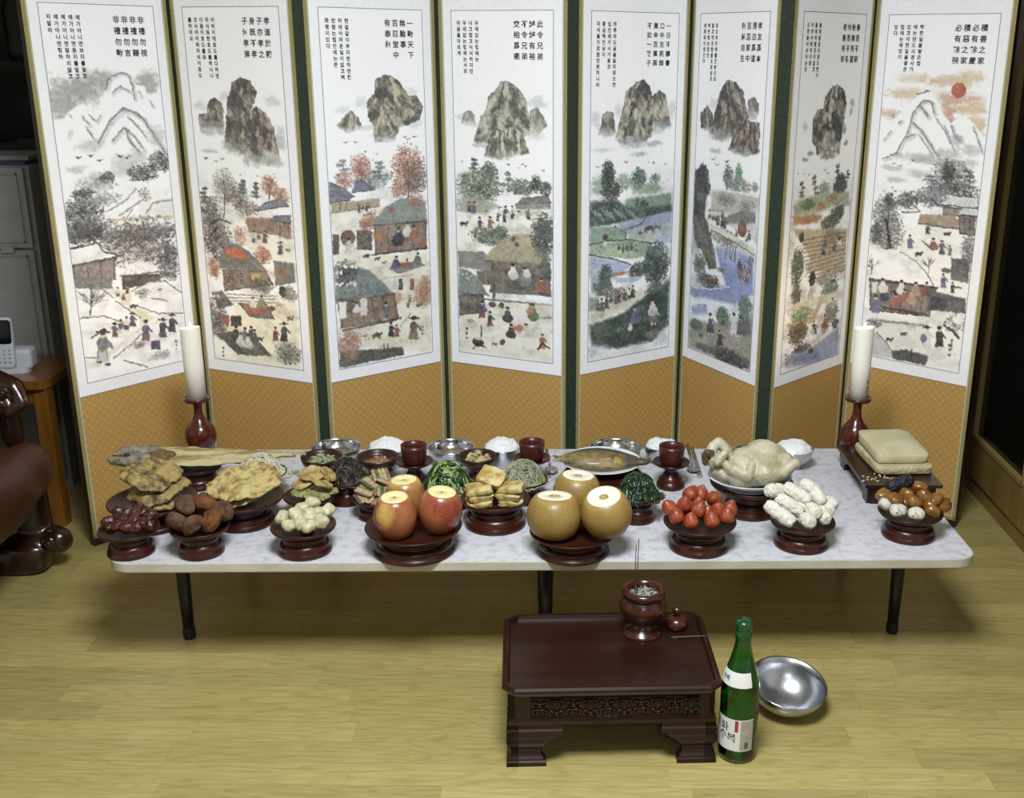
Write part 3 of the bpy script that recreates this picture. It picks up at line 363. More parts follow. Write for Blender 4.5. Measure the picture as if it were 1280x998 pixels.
def leaf7():
    p = Painting(7, 88); p.block(1085, 80, 4.99)
    for x, y, rx, ry, c in ((300, 90, 140, 35, 'd6c6a0'), (520, 110, 200, 40, 'd0aa84'), (640, 90, 110, 45, 'd2bd8c'), (250, 190, 160, 40, 'd4b08c'), (560, 220, 180, 40, 'c98f6c'), (640, 290, 120, 45, 'd2a878'), (500, 300, 60, 60, 'c8875f'), (150, 310, 80, 40, 'cf9f78'), (690, 390, 60, 60, 'd2a878'), (520, 350, 40, 40, 'c07a58')): p.wash(c, x, y, rx, ry, .75)
    p.line('e9dcc0', 14, [(330, 165), (520, 175)], .5); p.line('e9dcc0', 12, [(600, 240), (740, 235)], .5); p.dot('c4513c', 571, 168, 43, 43)
    W = 'f3f4f4'
    p.poly(W, [(85, 620), (95, 345), (140, 350), (155, 375), (185, 275), (245, 265), (310, 200), (385, 175), (440, 230), (470, 310), (520, 370), (545, 350), (600, 340), (650, 360), (700, 420), (735, 490), (725, 620)], soft=3, rough=5)
    D = '4a4d52'
    for pts, w_ in (([(100, 590), (180, 560), (250, 430), (290, 300), (350, 230), (400, 240), (420, 310)], 14), ([(330, 265), (380, 330)], 15), ([(285, 370), (340, 420), (390, 500), (440, 580)], 14), ([(245, 460), (290, 440)], 16), ([(200, 370), (215, 355)], 12), ([(320, 440), (380, 530), (410, 585)], 7), ([(430, 340), (480, 410), (540, 540)], 8), ([(525, 390), (545, 450), (575, 480)], 16), ([(660, 395), (690, 480), (720, 560)], 9), ([(160, 330), (200, 290)], 6), ([(100, 480), (150, 420)], 6), ([(480, 380), (520, 480)], 6)):
        p.line(D, w_ * .6, pts, .8); p.line('8b9295', w_ * 2, [(x + 7, y + 9) for x, y in pts], .32)
    for x, y, rx, ry in ((300, 590, 130, 35), (500, 570, 120, 40), (650, 540, 80, 45), (400, 610, 160, 30), (150, 650, 80, 18), (320, 690, 100, 30), (180, 725, 90, 18), (640, 620, 70, 30), (560, 480, 50, 40)): p.wash('98a0a3', x, y, rx, ry, .6)
    p.line('33353a', 6, [(310, 190), (385, 170)]); p.birds([(165, 622), (205, 640), (285, 605), (420, 635)], 11); p.birds([(105, 798), (155, 775), (175, 795)], 7)
    p.mist(('5e5f5e', '848584', '3f4040'), 520, 690, 110, 80, 330, 10, .5); p.mist(('2b2b2c', '404142'), 505, 680, 40, 70, 80, 11); p.pine(400, 740, 80, 35, 4, INK); p.pine(640, 720, 60, 45, 4, INK); p.mist(INK, 560, 790, 130, 40, 230, 10, .5); p.mist(('6b6a72', '868590', '55545c'), 400, 830, 100, 60, 220, 11); p.mist(INK, 250, 850, 70, 50, 120, 11)
    p.roof('d4d6dc', [(540, 825), (690, 835), (690, 905), (440, 880)]); p.line('2c2b2c', 9, [(400, 850), (440, 880), (540, 905), (690, 905)]); p.house([(470, 900), (690, 910), (690, 960), (470, 940)], '8c8074', 4); p.roof('d8dade', [(600, 900), (690, 905), (690, 950), (560, 945)]); p.poly('a08c70', [(330, 940), (550, 945), (570, 1000), (320, 1000)], tex=.06); p.roof('e6e6e6', [(250, 905), (310, 900), (330, 925), (215, 930)], False)
    p.mist(('4a4b4c', '77787a', '9b9c9e'), 110, 920, 90, 80, 260, 9); p.bare(130, 1000, 180); p.mist(('232324', '363738'), 140, 850, 35, 40, 50, 10)
    p.block(1075, 270, 4.751)
    p.poly('eeece4', [(70, 40), (690, 80), (590, 930), (65, 840)], soft=5); p.poly('9c8468', [(355, 5), (590, 20), (600, 75), (350, 45)], tex=.06); p.house([(590, 10), (690, 20), (685, 120), (595, 105)], '6e665e', 4); p.line('3a3633', 8, [(350, 48), (600, 80)])
    p.mist(('2c2c2d', '434445', '66676a', '8a8b8d'), 170, 90, 95, 120, 360, 10, .5); p.line('2b2a2b', 15, [(160, 20), (180, 150), (190, 260)]); p.mist(('2c2c2d', '434445'), 180, 230, 45, 50, 90, 9); p.mist(INK, 100, 110, 35, 70, 100, 10); p.mist(('77787a', '55565a'), 650, 200, 45, 80, 170, 9)
    p.fig('4a4c50', 405, 120, 85); p.fig('62629a', 300, 205, 105, False, '5f5f92'); p.fig('3f4052', 490, 240, 110); p.fig('5a4a45', 537, 240, 70); p.sit('7c4436', 440, 210, 75); p.line('6b4636', 9, [(375, 150), (420, 190)]); p.beast('2b2a2a', 350, 240, 50); p.beast('2b2a2a', 520, 120, 45)
    p.poly('55565a', [(545, 250), (660, 270), (645, 405), (545, 380)], soft=4, tex=.12); p.bare(410, 345, 90, '55504c', 12)
    p.poly('f3f3f2', [(65, 200), (200, 200), (300, 240), (380, 320), (450, 430), (70, 385)], soft=3); p.line('44454a', 5, [(240, 215), (330, 265), (390, 330), (450, 430)]); p.bare(70, 350, 110, '4a4a4a', 8)
    p.house([(60, 385), (460, 430), (420, 600), (60, 560)], '7a6a5c', 7, '332b26'); p.line('3a3431', 16, [(60, 380), (200, 395), (460, 432)]); p.poly('dcd6c8', [(75, 395), (110, 395), (105, 460), (75, 460)])
    for x, y, c in ((150, 510, '3a3a40'), (205, 530, '6a6a9a'), (250, 470, 'd8d6d2'), (215, 545, 'b05a3e'), (270, 520, '9c4a38'), (310, 530, 'b98a5c'), (335, 480, 'a08a70'), (400, 480, '7c4436'), (140, 460, 'd8d6d2')): p.sit(c, x, y, 85)
    p.fig('5f5f92', 97, 590, 140, False, '5f5f92'); p.line('3a322c', 14, [(140, 545), (400, 590)]); p.poly('4c4d50', [(410, 440), (630, 495), (630, 585), (520, 570), (400, 560)], soft=3, tex=.12); p.dot('26262a', 450, 520, 35, 38); p.dot('26262a', 495, 530, 30, 34); p.fig('6a5a7a', 500, 440, 110, False, '6f6a92'); p.dot('4c5a40', 520, 327, 32, 14); p.fig('3a3a3c', 555, 465, 80); p.line('7c4c3a', 9, [(575, 425), (608, 430)])
    p.poly('d9d6cc', [(40, 620), (150, 600), (400, 640), (420, 780), (200, 790), (100, 680)], .8, 12); p.line('4a4744', 12, [(130, 625), (400, 655)], .7); p.beast('b9b6b0', 310, 680, 70); p.beast('2f2c2b', 260, 715, 45); p.beast('2b2a2b', 175, 750, 50); p.mist(INK, 90, 640, 50, 30, 50, 9)
    p.fig('c9cbd2', 405, 790, 155, True, 'd4d6da'); p.fig('3a3a40', 475, 795, 160, False, '2c2c31'); p.dot('6a6a9a', 380, 730, 18, 26); p.mist(('e4e4e4', '8a8b8d', '45464a'), 570, 640, 60, 60, 110, 10); p.line('3a3736', 13, [(500, 650), (560, 690), (590, 730)]); p.dot('eeeeec', 585, 620, 32, 26)
    p.poly('b9bcbf', [(70, 700), (110, 690), (170, 770), (210, 850), (65, 830)], soft=5, tex=.06); p.line('55565a', 6, [(100, 690), (170, 765), (212, 850)]); p.poly('3f3f41', [(190, 800), (290, 800), (410, 835), (390, 890), (200, 850)], soft=4, rough=5, tex=.06); p.line('2a2a2b', 10, [(312, 795), (308, 840)]); p.seal(535, 770, 17); p.line('2f2d2d', 8, [(550, 735), (545, 800)], .8)
    return p
def finish(p):                             # soften the drawn edges, mute the inks, add paper-and-brush grain
    X, Y = p.X, p.Y; wx = X + (fbm(X / 7, Y / 7, 5 + p.seed) - .5) * 7; wy = Y + (fbm(X / 7, Y / 7, 95 + p.seed) - .5) * 7
    xi, yi = np.clip(wx, 0, PW - 1).astype(int), np.clip(wy, 0, PH - 1).astype(int); im = p.img[yi, xi]
    t, amt = {11: ('9c9c9c', .42), 22: ('a0957c', .75), 33: ('a89c80', .7), 44: ('9c9a84', .8), 55: ('7e8e84', .85), 66: ('8a8f92', .8), 77: ('8f8468', .85), 88: ('9a9a98', .5)}[p.seed]
    low = np.clip((Y / PH - .43) / .10, 0, 1) * np.clip((1.01 - Y / PH) / .04, 0, 1); n1, n2 = fbm(X / 46, Y / 26, p.seed + 201, 3), fbm(X / 13, Y / 8, p.seed + 211, 4)
    wsh = low * amt * np.clip((n1 - .40) * 2.6, 0, 1) * (.25 + .5 * n2); im = im * (1 - wsh[..., None]) + hexc(t) * wsh[..., None]      # ground washes between the drawn things
    ln = np.clip(1 - np.abs(n2 - .5) * 26, 0, 1) * np.clip((n1 - .42) * 5, 0, 1) * low * .5 * amt; im = im * (1 - ln[..., None]) + hexc('4a4844') * ln[..., None]      # dry brush lines
    g = im @ np.array([.3, .59, .11]); im = g[..., None] + (im - g[..., None]) * .72
    ink = 1 - g; gr = (fbm(X / 2.2, Y / 2.2, p.seed + 7, 2) - .5) * .55 + (fbm(X / 11, Y / 9, p.seed + 17, 3) - .5) * .5
    paper = hexc('f1f2f4'); im = im + (gr * np.clip(ink * 1.6, 0, 1) * .42)[..., None]
    return np.clip(paper * .07 + im * .93, 0, 1)
def paint_all(): return [finish(f()) for f in (leaf0, leaf1, leaf2, leaf3, leaf4, leaf5, leaf6, leaf7)]
# ------------------------------------------------------------------ camera, world, lights, exposure
scene = bpy.context.scene
col = scene.collection
cd = bpy.data.cameras.new('camera'); cam = bpy.data.objects.new('camera', cd); col.objects.link(cam); scene.camera = cam
cd.sensor_fit = 'HORIZONTAL'; cd.sensor_width = 36.0; cd.lens = 36.0 * F_PX / 1280.0
cd.shift_x = (640.0 - PPX) / 1280.0; cd.clip_start = .05
_c, _s, _ct, _st = math.cos(ROLL), math.sin(ROLL), math.cos(PITCH), math.sin(PITCH)
cam.matrix_world = Matrix(((_c, -_s, 0, 0), (_s * _st, _c * _st, -_ct, 0), (_s * _ct, _c * _ct, _st, CAM_H), (0, 0, 0, 1)))
world = bpy.data.worlds.new('world'); scene.world = world; world.use_nodes = True
world.node_tree.nodes['Background'].inputs[0].default_value = (.9, .95, 1.0, 1); world.node_tree.nodes['Background'].inputs[1].default_value = 0.0
def area(name, loc, size, power, color):
    l = bpy.data.lights.new(name, 'AREA'); l.shape = 'RECTANGLE'; l.size, l.size_y = size; l.energy = power; l.color = color
    o = bpy.data.objects.new(name, l); col.objects.link(o); o.location = loc
LAMP_XY, CEIL = (-0.05, 1.0), 2.36
area('ceiling_lamp_offscreen', (LAMP_XY[0], LAMP_XY[1], CEIL - .095), (.62, .62), 65, (.90, .95, 1.02))
area('rear_ceiling_lamp_offscreen', (0.1, -1.3, CEIL - .095), (.62, .62), 15, (.90, .95, 1.02))
vs = scene.view_settings; vs.view_transform = 'Standard'; vs.look = 'None'; vs.gamma = 1.0; vs.use_curve_mapping = False; vs.exposure = 0.53
# ------------------------------------------------------------------ helpers
def zat(x, y, Y):                          # photo pixel on the vertical plane at distance Y
    d = ray(x, y); return np.array([0, 0, CAM_H]) + d * (Y / d[1])
def px_len(n, p):                          # n photo pixels at point p in metres
    return n * (p[1] * math.cos(PITCH) + (CAM_H - p[2]) * math.sin(PITCH)) / F_PX
MATS = {}; KEEP = {'screen_paper', 'marbled_laminate', 'table_edge', 'white_china', 'cooked_rice', 'candle_wax', 'stainless_steel', 'brushed_steel', 'ceiling_paper', 'wallpaper', 'puffed_rice', 'label_paper', 'white_plastic', 'gold_ribbon', 'pale_ribbon', 'lamp_diffuser', 'green_glass', 'clear_wine', 'flame', 'cabinet_glass', 'peeled_chestnut', 'pear_flesh', 'apple_flesh'}
def lin(c):
    if isinstance(c, str): c = hexc(c)
    return tuple(float(v / 12.92 if v <= .04045 else ((v + .055) / 1.055) ** 2.4) for v in c) + (1.0,)
def mat(name, c, rough=.5, var=None, scale=30., bump=0., bscale=None, metal=0., coat=0., sss=0., objvar=0., stretch=None, trans=0., ior=1.45, detail=4., emit=None, var_lo=.35, var_hi=.65, spec=.5):
    if name in MATS: return MATS[name]
    if name not in KEEP: c = hexc(c) * .87; var = hexc(var) * .87 if var is not None else None
    m = bpy.data.materials.new(name); m.use_nodes = True; nt = m.node_tree; N, L = nt.nodes, nt.links; b = N['Principled BSDF']
    I = b.inputs; I['Base Color'].default_value = lin(c); I['Roughness'].default_value = rough; I['Metallic'].default_value = metal; I['IOR'].default_value = ior
    I['Coat Weight'].default_value = coat; I['Specular IOR Level'].default_value = spec; I['Coat Roughness'].default_value = .12; I['Transmission Weight'].default_value = trans
    if sss: I['Subsurface Weight'].default_value = sss; I['Subsurface Radius'].default_value = (.01, .006, .004); I['Subsurface Scale'].default_value = .5
    if emit: I['Emission Color'].default_value = lin(emit[0]); I['Emission Strength'].default_value = emit[1]
    tc = N.new('ShaderNodeTexCoord'); vec = tc.outputs['Object']
    if stretch:
        mp = N.new('ShaderNodeMapping'); mp.inputs['Scale'].default_value = stretch; L.new(vec, mp.inputs['Vector']); vec = mp.outputs[0]
    out = None
    if var is not None:
        nz = N.new('ShaderNodeTexNoise'); nz.inputs['Scale'].default_value = scale; nz.inputs['Detail'].default_value = detail; L.new(vec, nz.inputs['Vector'])
        rp = N.new('ShaderNodeValToRGB'); rp.color_ramp.elements[0].position = var_lo; rp.color_ramp.elements[1].position = var_hi
        rp.color_ramp.elements[0].color = lin(c); rp.color_ramp.elements[1].color = lin(var); L.new(nz.outputs[0], rp.inputs[0]); out = rp.outputs[0]
    if objvar:
        oi = N.new('ShaderNodeObjectInfo'); mr = N.new('ShaderNodeMapRange'); mr.inputs[3].default_value = 1 - objvar; mr.inputs[4].default_value = 1 + objvar; L.new(oi.outputs['Random'], mr.inputs[0])
        hs = N.new('ShaderNodeHueSaturation'); L.new(mr.outputs[0], hs.inputs['Value'])
        if out: L.new(out, hs.inputs['Color'])
        else: hs.inputs['Color'].default_value = lin(c)
        out = hs.outputs[0]
    if out: L.new(out, I['Base Color'])
    if bump:
        nb = N.new('ShaderNodeTexNoise'); nb.inputs['Scale'].default_value = bscale or scale * 2; nb.inputs['Detail'].default_value = 4; L.new(vec, nb.inputs['Vector'])
        bp = N.new('ShaderNodeBump'); bp.inputs['Strength'].default_value = bump; bp.inputs['Distance'].default_value = .004; L.new(nb.outputs[0], bp.inputs['Height']); L.new(bp.outputs[0], I['Normal'])
    MATS[name] = m; return m
def mesh(name, V, Fc, smooth=True):
    me = bpy.data.meshes.new(name); me.from_pydata([tuple(map(float, v)) for v in V], [], [tuple(map(int, f)) for f in Fc]); me.update()
    if smooth: me.shade_smooth()
    return me
def put(name, me, m=None, parent=None, loc=(0, 0, 0), rot=(0, 0, 0), **props):
    o = bpy.data.objects.new(name, me); col.objects.link(o); o.location = tuple(map(float, loc)); o.rotation_euler = rot
    if parent: o.parent = parent
    if m is not None and me is not None and len(me.materials) == 0:
        for k in (m if isinstance(m, (list, tuple)) else [m]): me.materials.append(k)
    for k, v in props.items(): o[k] = v
    return o
def thing(name, label, cat, loc=(0, 0, 0), rotz=0., group=None):
    o = put(name, None, loc=loc, rot=(0, 0, rotz), label=label, category=cat)
    if group: o['group'] = group
    return o
class Geo:                                 # collects pieces into one mesh; mi = material index
    def __init__(s): s.V, s.F, s.M = [], [], []
    def add(s, V, Fc, mi=0):
        n = len(s.V); s.V += [tuple(map(float, v)) for v in V]; s.F += [tuple(int(i) + n for i in f) for f in Fc]; s.M += [mi] * len(Fc); return s
    def mesh(s, name, smooth=True):
        me = mesh(name, s.V, s.F, smooth)
        if any(s.M): me.polygons.foreach_set('material_index', s.M)
        return me
def g_box(x0, x1, y0, y1, z0, z1):
    V = [(x, y, z) for z in (z0, z1) for y in (y0, y1) for x in (x0, x1)]
    return V, [(0, 2, 3, 1), (4, 5, 7, 6), (0, 1, 5, 4), (1, 3, 7, 5), (3, 2, 6, 7), (2, 0, 4, 6)]
def g_lathe(prof, n=36, cx=0, cy=0):
    V, Fc, rings = [], [], []
    for r, z in prof:
        if r < 1e-6: rings.append([len(V)]); V.append((cx, cy, z))
        else:
            rings.append(list(range(len(V), len(V) + n))); V += [(cx + r * math.cos(6.28318 * k / n), cy + r * math.sin(6.28318 * k / n), z) for k in range(n)]
    for A, B in zip(rings, rings[1:]):
        for k in range(n):
            k2 = (k + 1) % n
            if len(A) == 1 and len(B) == 1: continue
            if len(A) == 1: Fc.append((A[0], B[k2], B[k]))
            elif len(B) == 1: Fc.append((A[k], A[k2], B[0]))
            else: Fc.append((A[k], A[k2], B[k2], B[k]))
    return V, Fc
def g_tube(P, r, n=6, flat=1.0, cap=True):
    P = np.array(P, float); m = len(P); r = np.broadcast_to(np.array(r, float), (m,)); V, Fc = [], []
    T = np.gradient(P, axis=0); T /= np.linalg.norm(T, axis=1)[:, None] + 1e-12
    up = np.array([0, 0, 1.]) if abs(T[0][2]) < .9 else np.array([1., 0, 0])
    for i in range(m):
        a = np.cross(T[i], up); a /= np.linalg.norm(a) + 1e-12; b = np.cross(a, T[i])
        for k in range(n): t = 6.28318 * k / n; V.append(P[i] + r[i] * (math.cos(t) * a + flat * math.sin(t) * b))
    for i in range(m - 1):
        for k in range(n): k2 = (k + 1) % n; Fc.append((i * n + k, i * n + k2, (i + 1) * n + k2, (i + 1) * n + k))
    if cap: Fc += [tuple(range(n - 1, -1, -1)), tuple(range((m - 1) * n, m * n))]
    return V, Fc
def g_prism(P, z0, z1):                    # polygon P (x, y) extruded in z
    n = len(P); V = [(x, y, z0) for x, y in P] + [(x, y, z1) for x, y in P]
    return V, [tuple(range(n - 1, -1, -1)), tuple(range(n, 2 * n))] + [(k, (k + 1) % n, n + (k + 1) % n, n + k) for k in range(n)]
def h3(i, j, k, seed):
    n = (i * 374761393 + j * 668265263 + k * 2147483647 + seed * 144269504) & 0xffffffff
    n = ((n ^ (n >> 13)) * 1274126177) & 0xffffffff
    return ((n ^ (n >> 16)) & 0xffff) / 65535.0
def n3(P, f, seed):                        # value noise -1..1 on points
    P = np.asarray(P, float) * f + 100.; I = np.floor(P).astype(np.int64); t = P - I; t = t * t * (3 - 2 * t); r = 0
    for a in (0, 1):
        for b in (0, 1):
            for c in (0, 1):
                w = (t[:, 0] if a else 1 - t[:, 0]) * (t[:, 1] if b else 1 - t[:, 1]) * (t[:, 2] if c else 1 - t[:, 2])
                r = r + w * h3(I[:, 0] + a, I[:, 1] + b, I[:, 2] + c, seed)
    return r * 2 - 1
def sphere(nu=20, nv=12):
    return g_lathe([(math.sin(math.pi * i / nv), -math.cos(math.pi * i / nv)) for i in range(nv + 1)], nu)
def g_blob(seed, rx, ry, rz, amp=.08, f=1.6, nu=20, nv=12, sq=1.0, amp2=0., f2=6.):
    V, Fc = sphere(nu, nv); V = np.array(V)
    if sq != 1: V = np.sign(V) * np.abs(V) ** sq; V /= np.maximum(1e-9, (np.abs(V) ** (2 / sq)).sum(1) ** (sq / 2))[:, None]
    s = 1 + amp * n3(V, f, seed) + (amp2 * n3(V, f2, seed + 9) if amp2 else 0)
    return V * s[:, None] * np.array([rx, ry, rz]), Fc
def g_rbox(sx, sy, sz, r=.25, seed=0, amp=0., n=14):    # soft-edged block, half sizes
    return g_blob(seed, sx, sy, sz, amp, 2.2, n * 2, n, r)
def xf(VF, loc=(0, 0, 0), rot=(0, 0, 0), s=1.0):
    M_ = Matrix.Rotation(rot[2], 3, 'Z') @ Matrix.Rotation(rot[1], 3, 'Y') @ Matrix.Rotation(rot[0], 3, 'X')
    return (np.array(VF[0]) * s) @ np.array(M_).T + np.array(loc, float), VF[1]
def fuse(name, parts, voxel=.004, smooth=6):            # pieces -> one continuous skin
    g = Geo()
    for V, Fc in parts: g.add(V, Fc)
    o = put('tmp', g.mesh('tmp')); m = o.modifiers.new('r', 'REMESH'); m.mode = 'VOXEL'; m.voxel_size = voxel
    if smooth: s_ = o.modifiers.new('s', 'SMOOTH'); s_.iterations = smooth; s_.factor = .5
    dg = bpy.context.evaluated_depsgraph_get(); dg.update(); me = bpy.data.meshes.new_from_object(o.evaluated_get(dg)); me.name = name; me.shade_smooth()
    old = o.data; bpy.data.objects.remove(o); bpy.data.meshes.remove(old); return me
def caps(p, q, r0, r1, n=14):                           # tapered capsule
    P = np.linspace(p, q, 6); R = np.linspace(r0, r1, 6)
    g = Geo(); g.add(*g_tube(P, R, n)); g.add(*xf(sphere(n, 8), p, s=r0)); g.add(*xf(sphere(n, 8), q, s=r1)); return np.array(g.V), g.F
def ell(c, r, rot=(0, 0, 0), n=18): V, Fc = sphere(n, 10); return xf((np.array(V) * np.array(r), Fc), c, rot)
def wverts(o):                             # points of a thing and its parts where they stand
    return [o.matrix_basis @ c.matrix_basis @ v.co if c is not o else o.matrix_basis @ v.co for c in [o] + list(o.children) if c.type == 'MESH' for v in c.data.vertices]
def bvh(o):
    from mathutils.bvhtree import BVHTree
    V, Fc = [], []
    for c in [o] + list(o.children):
        if c.type != 'MESH': continue
        n = len(V); M_ = o.matrix_basis if c is o else o.matrix_basis @ c.matrix_basis; V += [M_ @ v.co for v in c.data.vertices]; Fc += [tuple(i + n for i in p.vertices) for p in c.data.polygons]
    return BVHTree.FromPolygons(V, Fc)
def settle(o, supports, press=.001):       # lower or raise a thing until it rests on what carries it
    T_ = [bvh(s) for s in supports]; dz = -1e9
    for v in wverts(o):
        for t in T_:
            h = t.ray_cast(Vector((v.x, v.y, 2.0)), Vector((0, 0, -1)))
            if h[0] is not None: dz = max(dz, h[0].z - v.z)
    if dz > -1e8: o.location.z += dz - press
    return o
def text_geo(cols, size, pitch, gap, weight=0.0, font_x=1.0):   # columns right to left, each top to bottom; origin at top right
    g = Geo(); cu = bpy.data.curves.new('t', 'FONT'); o = put('t', cu); cu.resolution_u = 2; cu.align_x = 'CENTER'; cu.size = size; cu.offset = weight
    cu.space_line = pitch / size
    for k, c in enumerate(cols):
        cu.body = '\n'.join(c); dg = bpy.context.evaluated_depsgraph_get(); dg.update(); me = bpy.data.meshes.new_from_object(o.evaluated_get(dg))
        g.add([(v.co.x * font_x - k * gap, v.co.y - size * .8) for v in me.vertices] and [(v.co.x * font_x - k * gap, v.co.y - size * .8, 0) for v in me.vertices], [tuple(p.vertices) for p in me.polygons]); bpy.data.meshes.remove(me)
    bpy.data.objects.remove(o); bpy.data.curves.remove(cu); return g
# ------------------------------------------------------------------ folding screen (first: its lettering needs a small scene)
INKM = mat('ink', '26262a', .8)
HANJA = [['非禮勿視', '非禮勿聽', '非禮勿言', '非禮勿動'], ['孝道於親', '子亦孝之', '身旣不孝', '子何孝焉'], ['一勤天下', '無難事', '百忍堂中', '有泰和'], ['此令兄弟', '綽綽有裕', '不令兄弟', '交相爲瘉'],
         ['一日不讀書', '口中生荊棘', '黃金百萬兩', '不如一敎子'], ['孝友爲本', '淸白爲道', '百忍家中', '和氣自生'], ['春若不耕', '秋無所望', '幼而不學', '老無所知'], ['積善之家', '必有餘慶', '積惡之家', '必有餘殃']]
HANGUL = [['예가아니면보지를말고', '예가아니면듣지를말고', '예가아니면말하지말고', '예가아니면행하', '지말라'], ['어버이께효도를다하면', '자식또한효도를하나니', '이몸이효도를않', '고서야어찌자식이효도', '를하리요'],
          ['한결같이부지런하면천', '하에어려운일이없고백', '번참는집안에는큰', '화평이있다'], ['우애있는형제는', '너그럽고넉넉하지만', '우애없는형제는서로', '마음을아프게'],
          ['하루라도글을읽지않으면', '입안에가시가돋고', '황금백만냥이', '자식을가르침만못하니라'], ['효도와우애를근본으로', '맑고깨끗함을도로삼고', '백번참는집안', '에화목이생긴다'],
          ['봄에밭갈지않으면가', '을에바랄것이없고', '어려서배우지않', '으면늙어서아는것'], ['착한일을쌓은집', '에는반드시경사가', '있고악한일을쌓은', '집에는재앙이', '있다']]
def brocade():
    m = bpy.data.materials.new('brocade'); m.use_nodes = True; nt = m.node_tree; N, L = nt.nodes, nt.links; b = N['Principled BSDF']; b.inputs['Roughness'].default_value = .55
    tc = N.new('ShaderNodeTexCoord'); sp = N.new('ShaderNodeSeparateXYZ'); L.new(tc.outputs['Object'], sp.inputs[0])
    def mth(op, a, c=None):
        n = N.new('ShaderNodeMath'); n.operation = op
        for i, v in enumerate((a, c)):
            if v is None: continue
            if isinstance(v, (int, float)): n.inputs[i].default_value = v
            else: L.new(v, n.inputs[i])
        return n.outputs[0]
    p = .0230; u = mth('FRACT', mth('DIVIDE', mth('ADD', sp.outputs[0], sp.outputs[2]), p)); v = mth('FRACT', mth('DIVIDE', mth('ADD', mth('SUBTRACT', sp.outputs[0], sp.outputs[2]), 10.), p))
    du, dv = mth('SUBTRACT', u, .5), mth('SUBTRACT', v, .5); d = mth('SQRT', mth('ADD', mth('MULTIPLY', du, du), mth('MULTIPLY', dv, dv)))
    r = N.new('ShaderNodeValToRGB'); r.color_ramp.interpolation = 'LINEAR'; e = r.color_ramp.elements
    e[0].position = 0; e[0].color = lin('d8b87c'); e[1].position = .14; e[1].color = lin('cca868')
    for pos, c in ((.16, 'b48e4e'), (.24, 'a58042'), (.29, '906c36'), (.35, 'bc9858'), (.46, 'b69252'), (.56, 'a88448')): k = e.new(pos); k.color = lin(c)
    L.new(d, r.inputs[0]); L.new(r.outputs[0], b.inputs['Base Color']); return m
def printed():
    m = bpy.data.materials.new('painting_print'); m.use_nodes = True; N, L = m.node_tree.nodes, m.node_tree.links; b = N['Principled BSDF']; b.inputs['Roughness'].default_value = .7
    a = N.new('ShaderNodeVertexColor'); a.layer_name = 'print'; L.new(a.outputs[0], b.inputs['Base Color']); return m
BROC, PRINT = brocade(), printed()
PAPER = mat('screen_paper', 'eeeff2', .7, 'e9eaee', 60); LACQ = mat('screen_lacquer', '2a1614', .4); GOLD = mat('gold_ribbon', '9a8f5c', .6, '877c4a', 200); SILV = mat('pale_ribbon', 'b5b09a', .6)
GREEN = mat('green_hinge_cloth', '16261a', .75, '33482f', 420, var_lo=.5, var_hi=.62); LINE = mat('print_line', '8a8c92', .7)
PAPER_TOP, LEAF_TOP, MARG = 1.478, 1.53, .0135
screen = thing('folding_screen', 'eight-leaf folding screen with painted village landscapes and calligraphy above gold brocade', 'folding screen', (0, 3.0, 0))
IMGS = paint_all(); GX, GZ = 150, 468
ends = []
